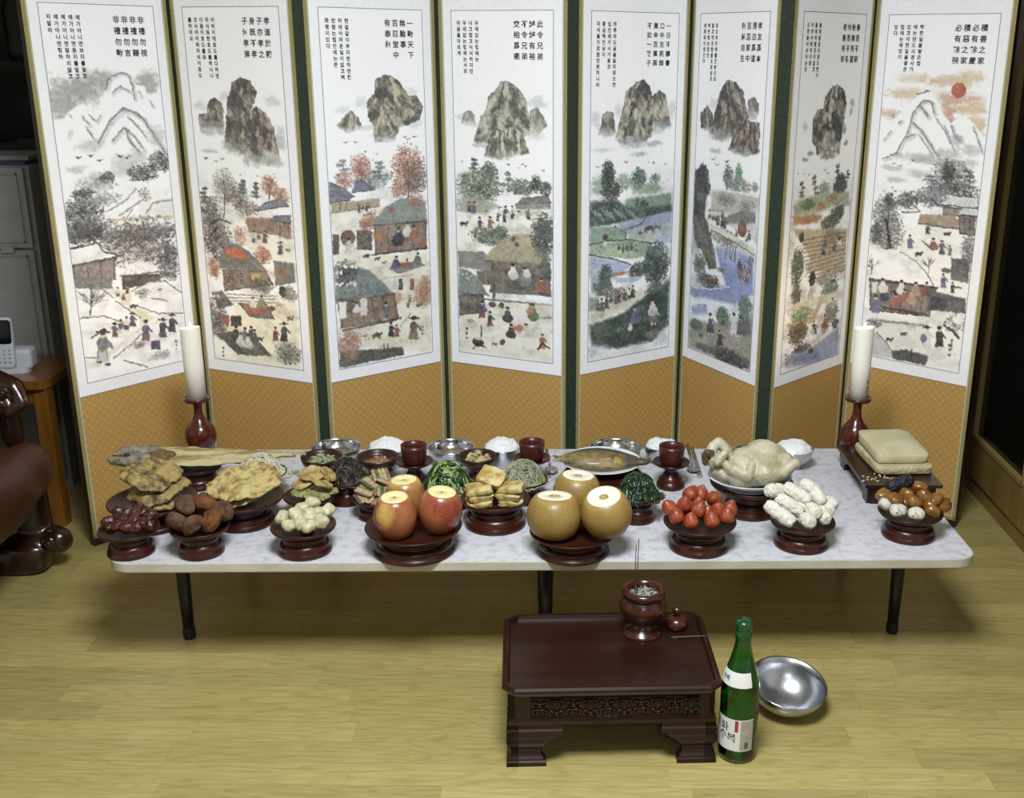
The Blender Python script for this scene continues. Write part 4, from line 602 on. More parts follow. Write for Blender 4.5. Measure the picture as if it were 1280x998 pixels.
for i, ((ax, ay), (bx, by)) in enumerate(LEAVES):
    ang = math.atan2(by - ay, bx - ax); w = LEAF_W
    mx, my = (ax + bx) / 2, (ay + by) / 2; ox, oy = mx - math.cos(ang) * w / 2, my - math.sin(ang) * w / 2
    g = Geo(); g.add(*g_box(-MARG, w + MARG, .0005, .02, 0, LEAF_TOP))
    leaf = put('leaf', g.mesh('leaf', False), LACQ, screen, (ox, oy - 3.0, 0), (0, 0, ang))
    g = Geo(); z0, z1 = .022, LEAF_TOP - .015
    for e0, e1, mi, y in ((-MARG, -.004, 0, -.0012), (-.004, -.0005, 1, -.0018)):
        W2 = w
        g.add(*g_box(e0, e1, y, .001, z0 + (.0 if mi == 0 else .009), z1 - (.0 if mi == 0 else .009)), mi); g.add(*g_box(W2 - e1, W2 - e0, y, .001, z0 + (.0 if mi == 0 else .009), z1 - (.0 if mi == 0 else .009)), mi)
        g.add(*g_box(e0, W2 - e0, y, .001, z0 - e0 * 0 + (.0 if mi == 0 else .0092), z0 + (.009 if mi == 0 else .0127)), mi); g.add(*g_box(e0, W2 - e0, y, .001, z1 - (.009 if mi == 0 else .0127), z1 - (0 if mi == 0 else .0092)), mi)
    put('border', g.mesh('border', False), [GOLD, SILV], leaf)
    g = Geo(); g.add(*g_box(0, w, -.0006, .001, .034, Z_PAPER)); put('brocade', g.mesh('brocade', False), BROC, leaf); put('top_brocade', mesh('top_brocade', *g_box(0, w, -.0006, .001, PAPER_TOP, z1 - .0125), False), BROC, leaf)
    g = Geo(); g.add(*g_box(0, w, -.0010, .001, Z_PAPER, PAPER_TOP)); put('paper', g.mesh('paper', False), PAPER, leaf)
    x0, x1 = INSET, w - INSET
    xs, zs = np.meshgrid(np.linspace(x0, x1, GX + 1), np.linspace(Z_LINE1, Z_LINE0, GZ + 1)); n = (GX + 1) * (GZ + 1)
    V = np.stack([xs.ravel(), np.full(n, -.0014), zs.ravel()], 1); idx = np.arange(n).reshape(GZ + 1, GX + 1)
    Fc = np.stack([idx[:-1, :-1].ravel(), idx[1:, :-1].ravel(), idx[1:, 1:].ravel(), idx[:-1, 1:].ravel()], 1)
    me = bpy.data.meshes.new('painting'); me.vertices.add(n); me.vertices.foreach_set('co', V.ravel()); me.loops.add(Fc.size); me.loops.foreach_set('vertex_index', Fc.ravel().astype(np.int32))
    me.polygons.add(len(Fc)); me.polygons.foreach_set('loop_start', (np.arange(len(Fc)) * 4).astype(np.int32)); me.update(calc_edges=True)
    im = IMGS[i]; im2 = im.reshape(GZ, 2, GX, 2, 3).mean((1, 3)); im2 = np.concatenate([im2, im2[-1:]], 0); im2 = np.concatenate([im2, im2[:, -1:]], 1)
    c = np.where(im2 <= .04045, im2 / 12.92, ((im2 + .055) / 1.055) ** 2.4); rgba = np.concatenate([c.reshape(-1, 3), np.ones((n, 1))], 1)
    at_ = me.color_attributes.new('print', 'FLOAT_COLOR', 'POINT'); at_.data.foreach_set('color', rgba.ravel().astype(np.float32)); put('painting', me, PRINT, leaf)
    g = Geo(); t = .0007
    for q in ((x0 - t, x1 + t, Z_LINE1 - t, Z_LINE1 + t), (x0 - t, x1 + t, Z_LINE0 - t, Z_LINE0 + t), (x0 - t, x0 + t, Z_LINE0, Z_LINE1), (x1 - t, x1 + t, Z_LINE0, Z_LINE1)): g.add(*g_box(q[0], q[1], -.0019, -.0012, q[2], q[3]))
    g.add(*g_box(0, w, -.0016, -.0008, Z_PAPER - .0008, Z_PAPER + .0008)); put('printed_frame', g.mesh('printed_frame', False), LINE, leaf)
    five = len(HANJA[i][0]) == 5; hg = text_geo(HANJA[i], .0185 if not five else .0165, .0265 if not five else .0238, .0225, .0003); V = np.array(hg.V)
    G = Geo(); G.add(np.stack([V[:, 0] + x1 - .038, np.full(len(V), -.0021), V[:, 1] + Z_LINE1 - .026], 1), hg.F)
    put('hanja_lettering', G.mesh('hanja_lettering', False), INKM, leaf); G = Geo()
    sg = text_geo(HANGUL[i], .0125, .0152, .0182, .0003); V = np.array(sg.V); nc = len(HANGUL[i])
    G.add(np.stack([V[:, 0] + x0 + .022 + .0182 * (nc - 1), np.full(len(V), -.0021), V[:, 1] + Z_LINE1 - .026], 1), sg.F); put('hangul_lettering', G.mesh('hangul_lettering', False), INKM, leaf)
    R2 = Matrix.Rotation(ang, 2); o2 = Vector((ox, oy))
    ends.append((o2 + R2 @ Vector((-MARG, 0)), o2 + R2 @ Vector((w + MARG, 0)), o2 + R2 @ Vector((-MARG, .02)), o2 + R2 @ Vector((w + MARG, .02))))
for i in range(7):                          # cloth hinges between the leaves
    a, b, a2, b2 = ends[i][1], ends[i + 1][0], ends[i][3], ends[i + 1][2]
    near = i % 2 == 1; n = Vector((-(b - a).y, (b - a).x)).normalized() * .006
    P = [a, b, b2, a2] if near else [a + n, b + n, b2 + n, a2 + n]
    P = [(p.x, p.y - 3.0) for p in P]; put('hinge_cloth', mesh('hinge_cloth', *g_prism(P, .012, LEAF_TOP - .003), False), GREEN, screen)
# ------------------------------------------------------------------ room
rnd = random.Random(5)
WALL = mat('wallpaper', 'cdccc8', .8, 'c4c3be', 8); CEILM = mat('ceiling_paper', 'e4e2dc', .85)
def structure(name, VF, m, **k): return put(name, mesh(name, *VF, False), m, kind='structure', **k)
XL, XR, YB, YF = -2.25, 1.80, 3.85, -2.6
structure('wall_back', g_box(XL, XR, YB, YB + .1, 0, CEIL), WALL); structure('wall_left', g_box(XL - .1, XL, YF, YB, 0, CEIL), WALL)
structure('wall_right', g_box(XR, XR + .1, YF, YB, 0, CEIL), WALL); structure('wall_front', g_box(XL, XR, YF - .1, YF, 0, CEIL), WALL)
structure('ceiling', g_box(XL, XR, YF, YB, CEIL, CEIL + .1), CEILM)
def plank_mat(name, brick):
    m = mat(name, 'a39354', .36, 'b5a66c', 9, objvar=.13, stretch=(1.0, 12, 12), detail=5, var_lo=.3, var_hi=.7)
    N, L = m.node_tree.nodes, m.node_tree.links; b = N['Principled BSDF']; b.inputs['Coat Weight'].default_value = .15
    src = b.inputs['Base Color'].links[0].from_socket
    tc = N.new('ShaderNodeTexCoord'); mp = N.new('ShaderNodeMapping'); mp.inputs['Scale'].default_value = (.9, 7, 1); L.new(tc.outputs['Object'], mp.inputs[0])
    oi = N.new('ShaderNodeObjectInfo'); ad = N.new('ShaderNodeVectorMath'); ad.operation = 'MULTIPLY_ADD'; cb = N.new('ShaderNodeCombineXYZ')
    for k in range(3): L.new(oi.outputs['Random'], cb.inputs[k])
    L.new(cb.outputs[0], ad.inputs[0]); ad.inputs[1].default_value = (40, 40, 40); L.new(mp.outputs[0], ad.inputs[2])
    wv = N.new('ShaderNodeTexNoise'); wv.inputs['Scale'].default_value = 2.2; wv.inputs['Detail'].default_value = 2; L.new(ad.outputs[0], wv.inputs['Vector'])
    ml = N.new('ShaderNodeMath'); ml.operation = 'MULTIPLY'; ml.inputs[1].default_value = 14.; L.new(wv.outputs[0], ml.inputs[0]); fr = N.new('ShaderNodeMath'); fr.operation = 'FRACT'; L.new(ml.outputs[0], fr.inputs[0])
    rp = N.new('ShaderNodeValToRGB'); e = rp.color_ramp.elements; e[0].position = 0; e[0].color = (.80, .76, .66, 1); e[1].position = .35; e[1].color = (1, 1, 1, 1); k = e.new(.9); k.color = (1, 1, 1, 1); k = e.new(1); k.color = (.84, .80, .70, 1); L.new(fr.outputs[0], rp.inputs[0])
    mx = N.new('ShaderNodeMix'); mx.data_type = 'RGBA'; mx.blend_type = 'MULTIPLY'; mx.inputs[0].default_value = .7; L.new(src, mx.inputs[6]); L.new(rp.outputs[0], mx.inputs[7]); L.new(mx.outputs[2], b.inputs['Base Color'])
    return m
PLANK = plank_mat('laminate_plank', False)
floor = structure('floor', g_box(XL, XR, YF, YB, -.06, -.0012), PLANK)
PWID, y = .0655, 1.42
PM = {}
def plank_mesh(l):
    l = round(l, 2)
    if l not in PM:
        b = .00018; g = Geo(); P = [(-l / 2 + b, -PWID / 2 + b), (l / 2 - b, -PWID / 2 + b), (l / 2 - b, PWID / 2 - b), (-l / 2 + b, PWID / 2 - b)]
        g.add(*g_prism(P, -.0012, -.0003)); P2 = [(x * .9998, yy * .996) for x, yy in P]; g.add(*g_prism(P2, -.0003, 0)); PM[l] = g.mesh('plank', False); PM[l].materials.append(PLANK)
    return PM[l]
row = 0
while y < 3.28:
    x = -1.75 - rnd.uniform(0, .4)
    while x < 1.55:
        l = rnd.choice((.32, .40, .46, .52, .60)); put('plank', plank_mesh(l), None, floor, (x + l / 2, y, 0)); x += l
    y += PWID; row += 1
LAMPM = mat('lamp_diffuser', 'ffffff', .5); LAMPF = mat('lamp_frame', 'd8d8d4', .4)
for (lx, ly), lb in ((LAMP_XY, 'square white ceiling lamp over the offering table'), ((0.1, -1.3), 'square white ceiling lamp at the far end of the room')):
    t = thing('ceiling_lamp', lb, 'lamp', (lx, ly, CEIL)); g = Geo()
    for q in ((-.36, -.33, -.36, .36), (.33, .36, -.36, .36), (-.33, .33, -.36, -.33), (-.33, .33, .33, .36)): g.add(*g_box(q[0], q[1], q[2], q[3], -.09, 0))
    put('frame', g.mesh('frame', False), LAMPF, t); put('diffuser', mesh('diffuser', *g_box(-.33, .33, -.33, .33, -.08, -.07), False), LAMPM, t)
# ------------------------------------------------------------------ low offering table
T = .27; TAB = (-.075, 2.438); TYAW = math.radians(1.9); TW, TD = 1.842, .682
LAM = mat('marbled_laminate', 'bfbec0', .4, '9d9ca4', 48, detail=7, var_lo=.48, var_hi=.74, coat=.05); EDGE = mat('table_edge', 'b2aea0', .45, 'a29d8a', 14); BLACK = mat('black_leg', '0c0c0e', .4); RUB = mat('rubber_foot', '08080a', .6)
table = thing('low_table', 'long low folding table with white marbled top and black legs', 'table', (TAB[0], TAB[1], 0), TYAW)
def rrect(w, d, r, n=8):
    P = []
    for cx, cy, a0 in ((w / 2 - r, d / 2 - r, 0), (-w / 2 + r, d / 2 - r, 90), (-w / 2 + r, -d / 2 + r, 180), (w / 2 - r, -d / 2 + r, 270)):
        P += [(cx + r * math.cos(math.radians(a0 + 90 * k / n)), cy + r * math.sin(math.radians(a0 + 90 * k / n))) for k in range(n + 1)]
    return P
put('tabletop', mesh('tabletop', *g_prism(rrect(TW - .006, TD - .006, .047), T - .004, T), False), LAM, table)
g = Geo(); O, I_ = rrect(TW, TD, .05), rrect(TW - .02, TD - .02, .04); n = len(O)
ring = [(O, T - .0015), (O, T - .019), (rrect(TW - .008, TD - .008, .046), T - .023), (I_, T - .023)]
for P, z in [(rrect(TW - .006, TD - .006, .047), T - .0001)] + ring: g.V += [(x, yy, z) for x, yy in P]
for k in range(4):
    for j in range(n): g.F.append((k * n + j, (k + 1) * n + j, (k + 1) * n + (j + 1) % n, k * n + (j + 1) % n)); g.M.append(0)
g.F.append(tuple(4 * n + j for j in range(n - 1, -1, -1))); g.M.append(0); put('edge_band', g.mesh('edge_band', False), EDGE, table)
for fx, fy, w_ in ((-.888, 2.238, .0155), (.737, 2.292, .0155), (-.073, 2.262, .0185), (-.87, 2.655, .0155), (.715, 2.70, .0155), (-.09, 2.68, .0185)):
    dx, dy = fx - TAB[0], fy - TAB[1]; c, s = math.cos(-TYAW), math.sin(-TYAW); lx, ly = c * dx - s * dy, s * dx + c * dy
    lg = put('leg', mesh('leg', *g_tube([(lx, ly, T - .022), (lx, ly, .15), (lx, ly, .022)], [w_, w_ * .97, w_ * .8], 12)), BLACK, table)
    put('leg_tip', mesh('leg_tip', *g_lathe([(0, 0), (w_ * .72, 0), (w_ * .9, .005), (w_ * .9, .022), (w_ * .8, .03)], 14, lx, ly)), RUB, lg)
# ------------------------------------------------------------------ turned wooden dishes
LACW = mat('lacquered_wood', '42190c', .3, '2e1007', 14, stretch=(1, 1, 5), coat=.12, detail=5, spec=.4); LACP = mat('lacquered_plate', '421b0c', .42, '301208', 14, coat=.04, detail=5, spec=.25); LACD = mat('lacquered_wood_dark', '38160a', .3, '260e06', 14, stretch=(1, 1, 5), coat=.12, spec=.4)
DISH = {}
class Dish: pass
def dish(key, label, rl, rr, ry, bl, br, by, deep=.0):
    d = Dish(); cx = (bl + br) / 2; p = at(cx, by, T); Rb = px_len((br - bl) / 2, p); Y = p[1] + Rb; x = at(cx, by, T)[0] / p[1] * Y
    z = zat((rl + rr) / 2, ry, Y); h = min(max(z[2] - T, .04), .075); Rr = px_len((rr - rl) / 2, z)
    d.x, d.Y, d.R, d.h, d.Rb = x, Y, Rr, h, Rb; d.o = thing('offering_dish', label, 'dish', (x, Y, T), group='turned wooden offering dishes')
    b = Rb; fl = [(0, 0), (b * .96, 0), (b, .025 * h), (b, .09 * h), (b * .97, .17 * h), (b * .90, .26 * h), (b * .91, .29 * h), (b * .90, .36 * h), (b * .82, .43 * h), (b * .78, .46 * h)]
    st = [(b * .78, .455 * h), (b * .76, .5 * h), (b * .81, .55 * h), (b * .83, .60 * h), (b * .80, .66 * h), (b * .70, .70 * h)]
    Q = Rr; fz = .80 - deep; pl = [(0, .66 * h), (b * .7, .67 * h), (max(b * .86, Q * .72), .72 * h), (Q * .93, .84 * h), (Q * .985, .92 * h), (Q, .965 * h), (Q * .99, h), (Q * .965, .995 * h), (Q * .90, (.9 - deep * .5) * h), (Q * .6, (fz + .025) * h), (0, fz * h)]
    put('foot', mesh('foot', *g_lathe(fl, 44)), LACW, d.o); put('stem', mesh('stem', *g_lathe(st, 40)), LACW, d.o); put('plate', mesh('plate', *g_lathe(pl, 48)), LACP, d.o)
    d.fz = T + fz * h; d.rz = T + h; DISH[key] = d; return d
for a in (('date', 'small dark wooden dish heaped with wrinkled red dates', 124, 198, 660, 137, 195.5, 703), ('pers', 'small dark wooden dish piled with brown dried persimmons', 213, 286, 657, 225, 282, 703), ('chest', 'small dark wooden dish piled with peeled ivory chestnuts', 340, 421, 656, 348, 417, 703),
          ('apple', 'wide dark wooden dish carrying three red apples', 457, 578, 656, 465, 573, 710), ('pear', 'wide dark wooden dish carrying three golden pears', 660, 769, 662, 669, 763, 709), ('straw', 'dark wooden dish heaped with glossy strawberries', 828, 919.5, 650, 834, 911, 700),
          ('gang', 'dark wooden dish piled with white puffed rice sticks', 963, 1044, 650, 965, 1035, 695), ('yak', 'dark wooden dish of honey cookies and a black sesame bar', 1097, 1177, 638, 1099.5, 1167, 683), ('meat', 'wide dark wooden dish under three browned meat pancakes', 141.5, 250, 624, 155, 237, 671.5),
          ('jeon', 'wide dark wooden dish under a large yellow pancake', 256, 356, 620, 270, 346, 668), ('poll', 'dark wooden dish carrying the long dried pollack', 220, 281, 581, 223, 277, 616), ('doraji', 'dark wooden dish holding pale bellflower root strands', 294, 360, 590, 303, 353, 628),
          ('zuc', 'dark wooden dish of egg-battered squash slices', 357, 422, 618, 363, 415, 654), ('gos', 'narrow dark wooden dish heaped with brown bracken', 408, 464, 597, 414, 455, 635), ('skew', 'dark wooden dish of striped skewer pancakes behind the apples', 440, 502, 620, 448, 497, 655),
          ('green', 'dark wooden dish heaped with bright blanched greens', 529, 592, 606, 536, 585, 643), ('tofu', 'dark wooden dish carrying two stacks of fried tofu', 574, 660, 621, 580, 659, 671), ('sukju', 'dark wooden dish heaped with thin bean sprouts', 622, 683, 598, 629, 680, 634),
          ('spin', 'narrow dark wooden dish heaped with dark spinach', 766, 823, 617, 773, 819, 658), ('fish', 'wide dark wooden dish under the white fish plate', 702, 803, 593, 713, 792, 632), ('chick', 'wide dark wooden dish under the white chicken plate', 884.6, 989, 600, 900, 973, 653)):
    dish(*a)
def food(name, me, m, label, cat, loc, rot=(0, 0, 0), group=None, **k):
    o = put(name, me, m, None, loc, rot, label=label, category=cat, **k)
    if group: o['group'] = group
    return o
def P(k, X, Yp, dy): return zat(X, Yp, DISH[k].Y + dy)
# dates
m = mat('date_skin', '2c0e0a', .3, '521e14', 70, bump=.9, bscale=110, objvar=.3, coat=.12); ms = [mesh('date', *g_blob(s, .0165, .0130, .0122, .16, 2.2, 22, 14, amp2=.11, f2=5.5)) for s in range(4)]
d = DISH['date']
def heap(name, ms, m, label, cat, group, pts, key, special={}, dmin=0):
    Q = np.array([P(key, *q[:3]) for q in pts]); d = DISH[key]
    if dmin:
        for it_ in range(200):
            for i in range(len(Q)):
                for j in range(i):
                    v = Q[i] - Q[j]; l = np.linalg.norm(v)
                    if l < dmin: v = v / (l + 1e-9) * (dmin - l) * .5; Q[i] += v; Q[j] -= v
                r_ = math.hypot(Q[i][0] - d.x, Q[i][1] - d.Y); Q[i][2] = max(Q[i][2], d.fz + dmin * .46 + max(0, r_ - d.R * .6) * .3)
                if r_ > d.R * .84: Q[i][0] = d.x + (Q[i][0] - d.x) * d.R * .84 / r_; Q[i][1] = d.Y + (Q[i][1] - d.Y) * d.R * .84 / r_
    for i, q in enumerate(pts):
        p = Q[i]; rot = q[3] if len(q) > 3 else (rnd.uniform(-.6, .6), rnd.uniform(-.6, .6), rnd.uniform(0, 6.28))
        food(name, ms[i % len(ms)], m[i % len(m)] if isinstance(m, list) else m, special.get(i, label), cat, p, rot, group)
A = lambda X, Yy: (80 + X / 6.24, 560 + Yy / 6.24); Z1 = lambda X, Yy: (110 + X / 4, 520 + Yy / 4); Z2 = lambda X, Yy: (360 + X / 4, 520 + Yy / 4); Z3 = lambda X, Yy: (600 + X / 4, 520 + Yy / 4)
Z8 = lambda X, Yy: (870 + X / 8, 540 + Yy / 8); ZY = lambda X, Yy: (1040 + X / 4.987, 490 + Yy / 4.987); Z6 = lambda X, Yy: (500 + X / 6.4, 540 + Yy / 6.4); ZC = lambda X, Yy: (360 + X / 8.675, 535 + Yy / 8.675)
heap('date', ms, m, 'wrinkled dark red date in the heap on a small wooden dish', 'date', 'dates on the dish', [(*A(345, 578), -.012), (*A(362, 622), -.028), (*A(425, 545), .004), (*A(420, 610), -.03), (*A(488, 622), -.036), (*A(470, 560), -.012), (*A(540, 575), -.022), (*A(565, 615), -.034), (*A(610, 590), -.026),
     (*A(650, 560), -.010), (*A(655, 600), -.020), (*A(500, 505), .014), (*A(560, 520), .004), (*A(625, 510), .018), (*A(575, 480), .028), (*A(440, 500), .03), (*A(680, 520), .02)], 'date')
ms = [mesh('dried_persimmon', *g_blob(s + 20, .0238, .0226, .0165, .14, 1.8, 28, 18, .82, amp2=.05, f2=5)) for s in range(4)]
for me in ms:
    for v in me.vertices:
        r = math.hypot(v.co.x, v.co.y)
        if v.co.z > 0: v.co.z -= .009 * math.exp(-(r / .007) ** 2)
pm = [mat('dried_persimmon_brown', '4c3220', .75, '6e5038', 60, bump=.8, bscale=110, spec=.25), mat('dried_persimmon_orange', '84502a', .7, '5e3c24', 40, bump=.8, bscale=110, spec=.25)]
for me in ms: me.materials.append(pm[0])
ms[1].materials[0] = pm[1]
heap('dried_persimmon', ms, None, 'dusty dark brown dried persimmon in the pile on a small wooden dish', 'persimmon', 'dried persimmons on the dish', [(*Z1(500, 452), .012, (.7, .2, .4)), (*Z1(608, 448), .012, (.8, -.1, 2)), (*Z1(695, 475), .006, (.9, .5, 1)), (*Z1(448, 532), -.02, (.9, -.5, 3)), (*Z1(530, 545), -.036, (1.0, .1, 4)), (*Z1(634, 518), -.03, (1.0, .2, 5)), (*Z1(655, 520), .03), (*Z1(580, 500), .045), (*Z1(500, 505), .03)], 'pers', {1: 'orange-brown dried persimmon on top of the pile', 5: 'orange-brown dried persimmon low in the pile by the rim'}, .0405)
m = mat('peeled_chestnut', 'bcb698', .45, '9d946e', 60, sss=.08, objvar=.06); ms = [mesh('peeled_chestnut', *g_blob(s + 40, .0165, .0138, .0122, .24, 1.5, 18, 12, .8)) for s in range(5)]
heap('peeled_chestnut', ms, m, 'peeled ivory chestnut in the pile on a small wooden dish', 'chestnut', 'chestnuts on the dish', [(*Z1(975, 508), -.012), (*Z1(1008, 550), -.034), (*Z1(1040, 500), -.015), (*Z1(1070, 465), .012), (*Z1(1120, 440), .03), (*Z1(1105, 495), -.016), (*Z1(1155, 485), .004), (*Z1(1195, 478), .015), (*Z1(1108, 555), -.038), (*Z1(1166, 534), -.03), (*Z1(1055, 535), -.03), (*Z1(1140, 525), -.012), (*Z1(1020, 520), .0), (*Z1(1090, 520), .015)], 'chest')
# fruit with the top sliced off
def cutfruit(name, R, Hh, prof, cut_r, skin, flesh, core, pos, tilt, label, cat, group, hollow):
    o = thing(name, label, cat, pos, 0, group); o.rotation_euler = tilt
    pr = [(R * a, Hh * b) for a, b in prof]; pr = [q for q in pr if q[1] < Hh * .93] + [(cut_r, Hh * .93)]
    put('skin', mesh('skin', *g_lathe(pr, 40)), skin, o)
    z = Hh * .93; put('cut_flesh', mesh('cut_flesh', *g_lathe([(cut_r, z), (cut_r * .96, z + .0006), (hollow * 1.15, z + .0006), (hollow, z - .0015), (hollow * .6, z - .006), (0, z - .007)], 36)), flesh, o)
    put('stem_hollow', mesh('stem_hollow', *g_lathe([(hollow * .98, z - .0008), (hollow * .55, z - .0052), (0, z - .0062)], 20)), core, o); return o
def skin(name, c1, c2, spot, top, zc, zr, sc, streak=None, rough=.3, coat=.2):        # blush that fades towards the top of the fruit, with pale flecks
    m = mat(name, c1, rough, c2, sc, stretch=(1, 1, .35), coat=coat, detail=5, objvar=.05, var_lo=.42, var_hi=.78); N, L = m.node_tree.nodes, m.node_tree.links; b = N['Principled BSDF']; src = b.inputs['Base Color'].links[0].from_socket
    tc = N.new('ShaderNodeTexCoord'); sp = N.new('ShaderNodeSeparateXYZ'); L.new(tc.outputs['Object'], sp.inputs[0]); nz = N.new('ShaderNodeTexNoise'); nz.inputs['Scale'].default_value = 22; L.new(tc.outputs['Object'], nz.inputs[0])
    ad = N.new('ShaderNodeMath'); ad.operation = 'MULTIPLY_ADD'; ad.inputs[1].default_value = .05; L.new(nz.outputs[0], ad.inputs[0]); L.new(sp.outputs[2], ad.inputs[2])
    mr = N.new('ShaderNodeMapRange'); mr.inputs[1].default_value = zc + .025; mr.inputs[2].default_value = zc + zr + .025; L.new(ad.outputs[0], mr.inputs[0])
    mx = N.new('ShaderNodeMix'); mx.data_type = 'RGBA'; L.new(mr.outputs[0], mx.inputs[0]); L.new(src, mx.inputs[6]); mx.inputs[7].default_value = lin(top)
    if streak is not None:                 # a pale side the sun never reached
        dp = N.new('ShaderNodeVectorMath'); dp.operation = 'DOT_PRODUCT'; L.new(tc.outputs['Object'], dp.inputs[0]); dp.inputs[1].default_value = (math.cos(streak), math.sin(streak), .25); a2 = N.new('ShaderNodeMath'); a2.operation = 'MULTIPLY_ADD'; a2.inputs[1].default_value = .022; L.new(nz.outputs[0], a2.inputs[0]); L.new(dp.outputs['Value'], a2.inputs[2])
        m3 = N.new('ShaderNodeMapRange'); m3.inputs[1].default_value = .062; m3.inputs[2].default_value = .074; L.new(a2.outputs[0], m3.inputs[0]); m4 = N.new('ShaderNodeMix'); m4.data_type = 'RGBA'; L.new(m3.outputs[0], m4.inputs[0]); L.new(mx.outputs[2], m4.inputs[6]); m4.inputs[7].default_value = lin('c9b05a'); mx = m4
    vo = N.new('ShaderNodeTexVoronoi'); vo.inputs['Scale'].default_value = 330; L.new(tc.outputs['Object'], vo.inputs['Vector']); lt = N.new('ShaderNodeMath'); lt.operation = 'LESS_THAN'; lt.inputs[1].default_value = .22; L.new(vo.outputs['Distance'], lt.inputs[0]); ml = N.new('ShaderNodeMath'); ml.operation = 'MULTIPLY'; ml.inputs[1].default_value = .35; L.new(lt.outputs[0], ml.inputs[0])
    m2 = N.new('ShaderNodeMix'); m2.data_type = 'RGBA'; L.new(ml.outputs[0], m2.inputs[0]); L.new(mx.outputs[2], m2.inputs[6]); m2.inputs[7].default_value = lin(spot); L.new(m2.outputs[2], b.inputs['Base Color']); return m
APS = skin('apple_skin', '8a3c28', 'b27846', 'd0aa88', 'b08a50', .086, .03, 16); APY = skin('apple_skin_streaked', '8a3c28', 'b27846', 'd0aa88', 'b08a50', .086, .03, 16, -2.2); APM = skin('apple_skin_mixed', '8a4a2c', 'b58a4c', 'c9a080', 'b59a56', .07, .03, 14); PES = skin('pear_skin', '8f7236', 'a78a48', 'c4ac74', 'a98f50', .085, .03, 14, None, .42, .05)
AFL = mat('apple_flesh', 'd8cf9c', .45, 'ccbf80', 60, sss=.1); PFL = mat('pear_flesh', 'd9d5c2', .45, 'cfc9ac', 80, sss=.1); COR = mat('apple_core', '6b6426', .6); PCO = mat('pear_core', 'b39a58', .6, 'a08848', 200)
aprof = [(0, .05), (.25, .02), (.5, .0), (.72, .06), (.9, .22), (.99, .42), (1.0, .52), (.95, .66), (.84, .80), (.70, .91), (.5, 1)]
pprof = [(0, .03), (.3, .0), (.55, .02), (.78, .12), (.93, .28), (1.0, .48), (.97, .62), (.88, .77), (.72, .91), (.5, 1)]
def fruit(k, X, Yp, dy, R, Hh, prof, cr, sk, fl, co, tilt, name, label, group, hol):
    d = DISH[k]; Yc = d.Y + dy; p = zat(X, Yp, Yc); settle(cutfruit(name, R, Hh, prof, cr, sk, fl, co, (p[0], Yc, d.fz + .005), tilt, label, name, group, hol), [d.o], .0015)
fruit('apple', 494, 640, -.034, .0455, .097, aprof, .0275, APY, AFL, COR, (.10, -.02, .3), 'apple', 'red apple with a broad yellow streak down its side, on the wooden dish', 'apples on the dish', .0035)
fruit('apple', 547, 632, -.008, .0470, .096, aprof, .0290, APS, AFL, COR, (.08, -.12, 2.0), 'apple', 'dark red apple without a yellow streak, tilted aside on the wooden dish', 'apples on the dish', .0035)
fruit('apple', 507, 605, .057, .0445, .097, aprof, .0270, APM, AFL, COR, (.0, .05, 4.0), 'apple', 'yellow and red apple propped behind the other two apples', 'apples on the dish', .0035)
PR = .0565
fruit('pear', 692, 640, -.022, PR * 1.04, .099, pprof, .036, PES, PFL, PCO, (-.10, .03, .1), 'pear', 'golden pear whose cut top lies nearly level, on the wooden dish', 'pears on the dish', .0125)
fruit('pear', 761.5, 636, -.012, PR * .97, .099, pprof, .035, PES, PFL, PCO, (.26, -.14, 0.), 'pear', 'golden pear tilted to show its round cut top, beside the spinach', 'pears on the dish', .0095)
fruit('pear', 719, 604, .082, PR * .95, .099, pprof, .034, PES, PFL, PCO, (.05, .05, 1.), 'pear', 'golden pear propped behind the other two pears', 'pears on the dish', .0095)
# strawberries
m = mat('strawberry_skin', '8c3218', .3, 'a8502a', 45, coat=.2, objvar=.14, bump=.7, bscale=240)
def berry(s):
    V, Fc = sphere(20, 14); V = np.array(V); t = (V[:, 2] + 1) / 2; w = np.where(t < .35, 1.0, 1 - .48 * ((t - .35) / .65) ** 1.6); V[:, 0] *= w; V[:, 1] *= w
    V *= (1 + .06 * n3(V, 2, s))[:, None]; return mesh('strawberry', V * [.0178, .0178, .0205], Fc)
ms = [berry(s) for s in range(4)]
heap('strawberry', ms, m, 'glossy red strawberry in the heap on a wooden dish', 'strawberry', 'strawberries on the dish', [(*Z3(x, y_), dy, r) for x, y_, dy, r in ((945, 458, -.006, (.2, -.5, 0)), (982, 500, -.034, (-.1, -.1, 0)), (1025, 440, -.008, (.3, -.3, 1)), (1055, 388, .022, (.7, .3, 2)), (1055, 525, -.046, (.05, 0, 0)), (1096, 468, -.020, (.3, .2, 1)), (1105, 388, .04, (.2, 0, 2)), (1170, 415, .012, (.8, -.9, .4)), (1160, 522, -.046, (.0, -.05, 0)), (1235, 498, -.026, (.1, .2, 0)), (1250, 462, .006, (.0, .3, 0)), (1130, 485, -.012, (.2, .4, 0)), (1010, 470, .004, (.4, 0, 0)), (1190, 470, -.012, (.4, 0, 0)), (1090, 440, .014, (.2, .2, 0)))], 'straw')
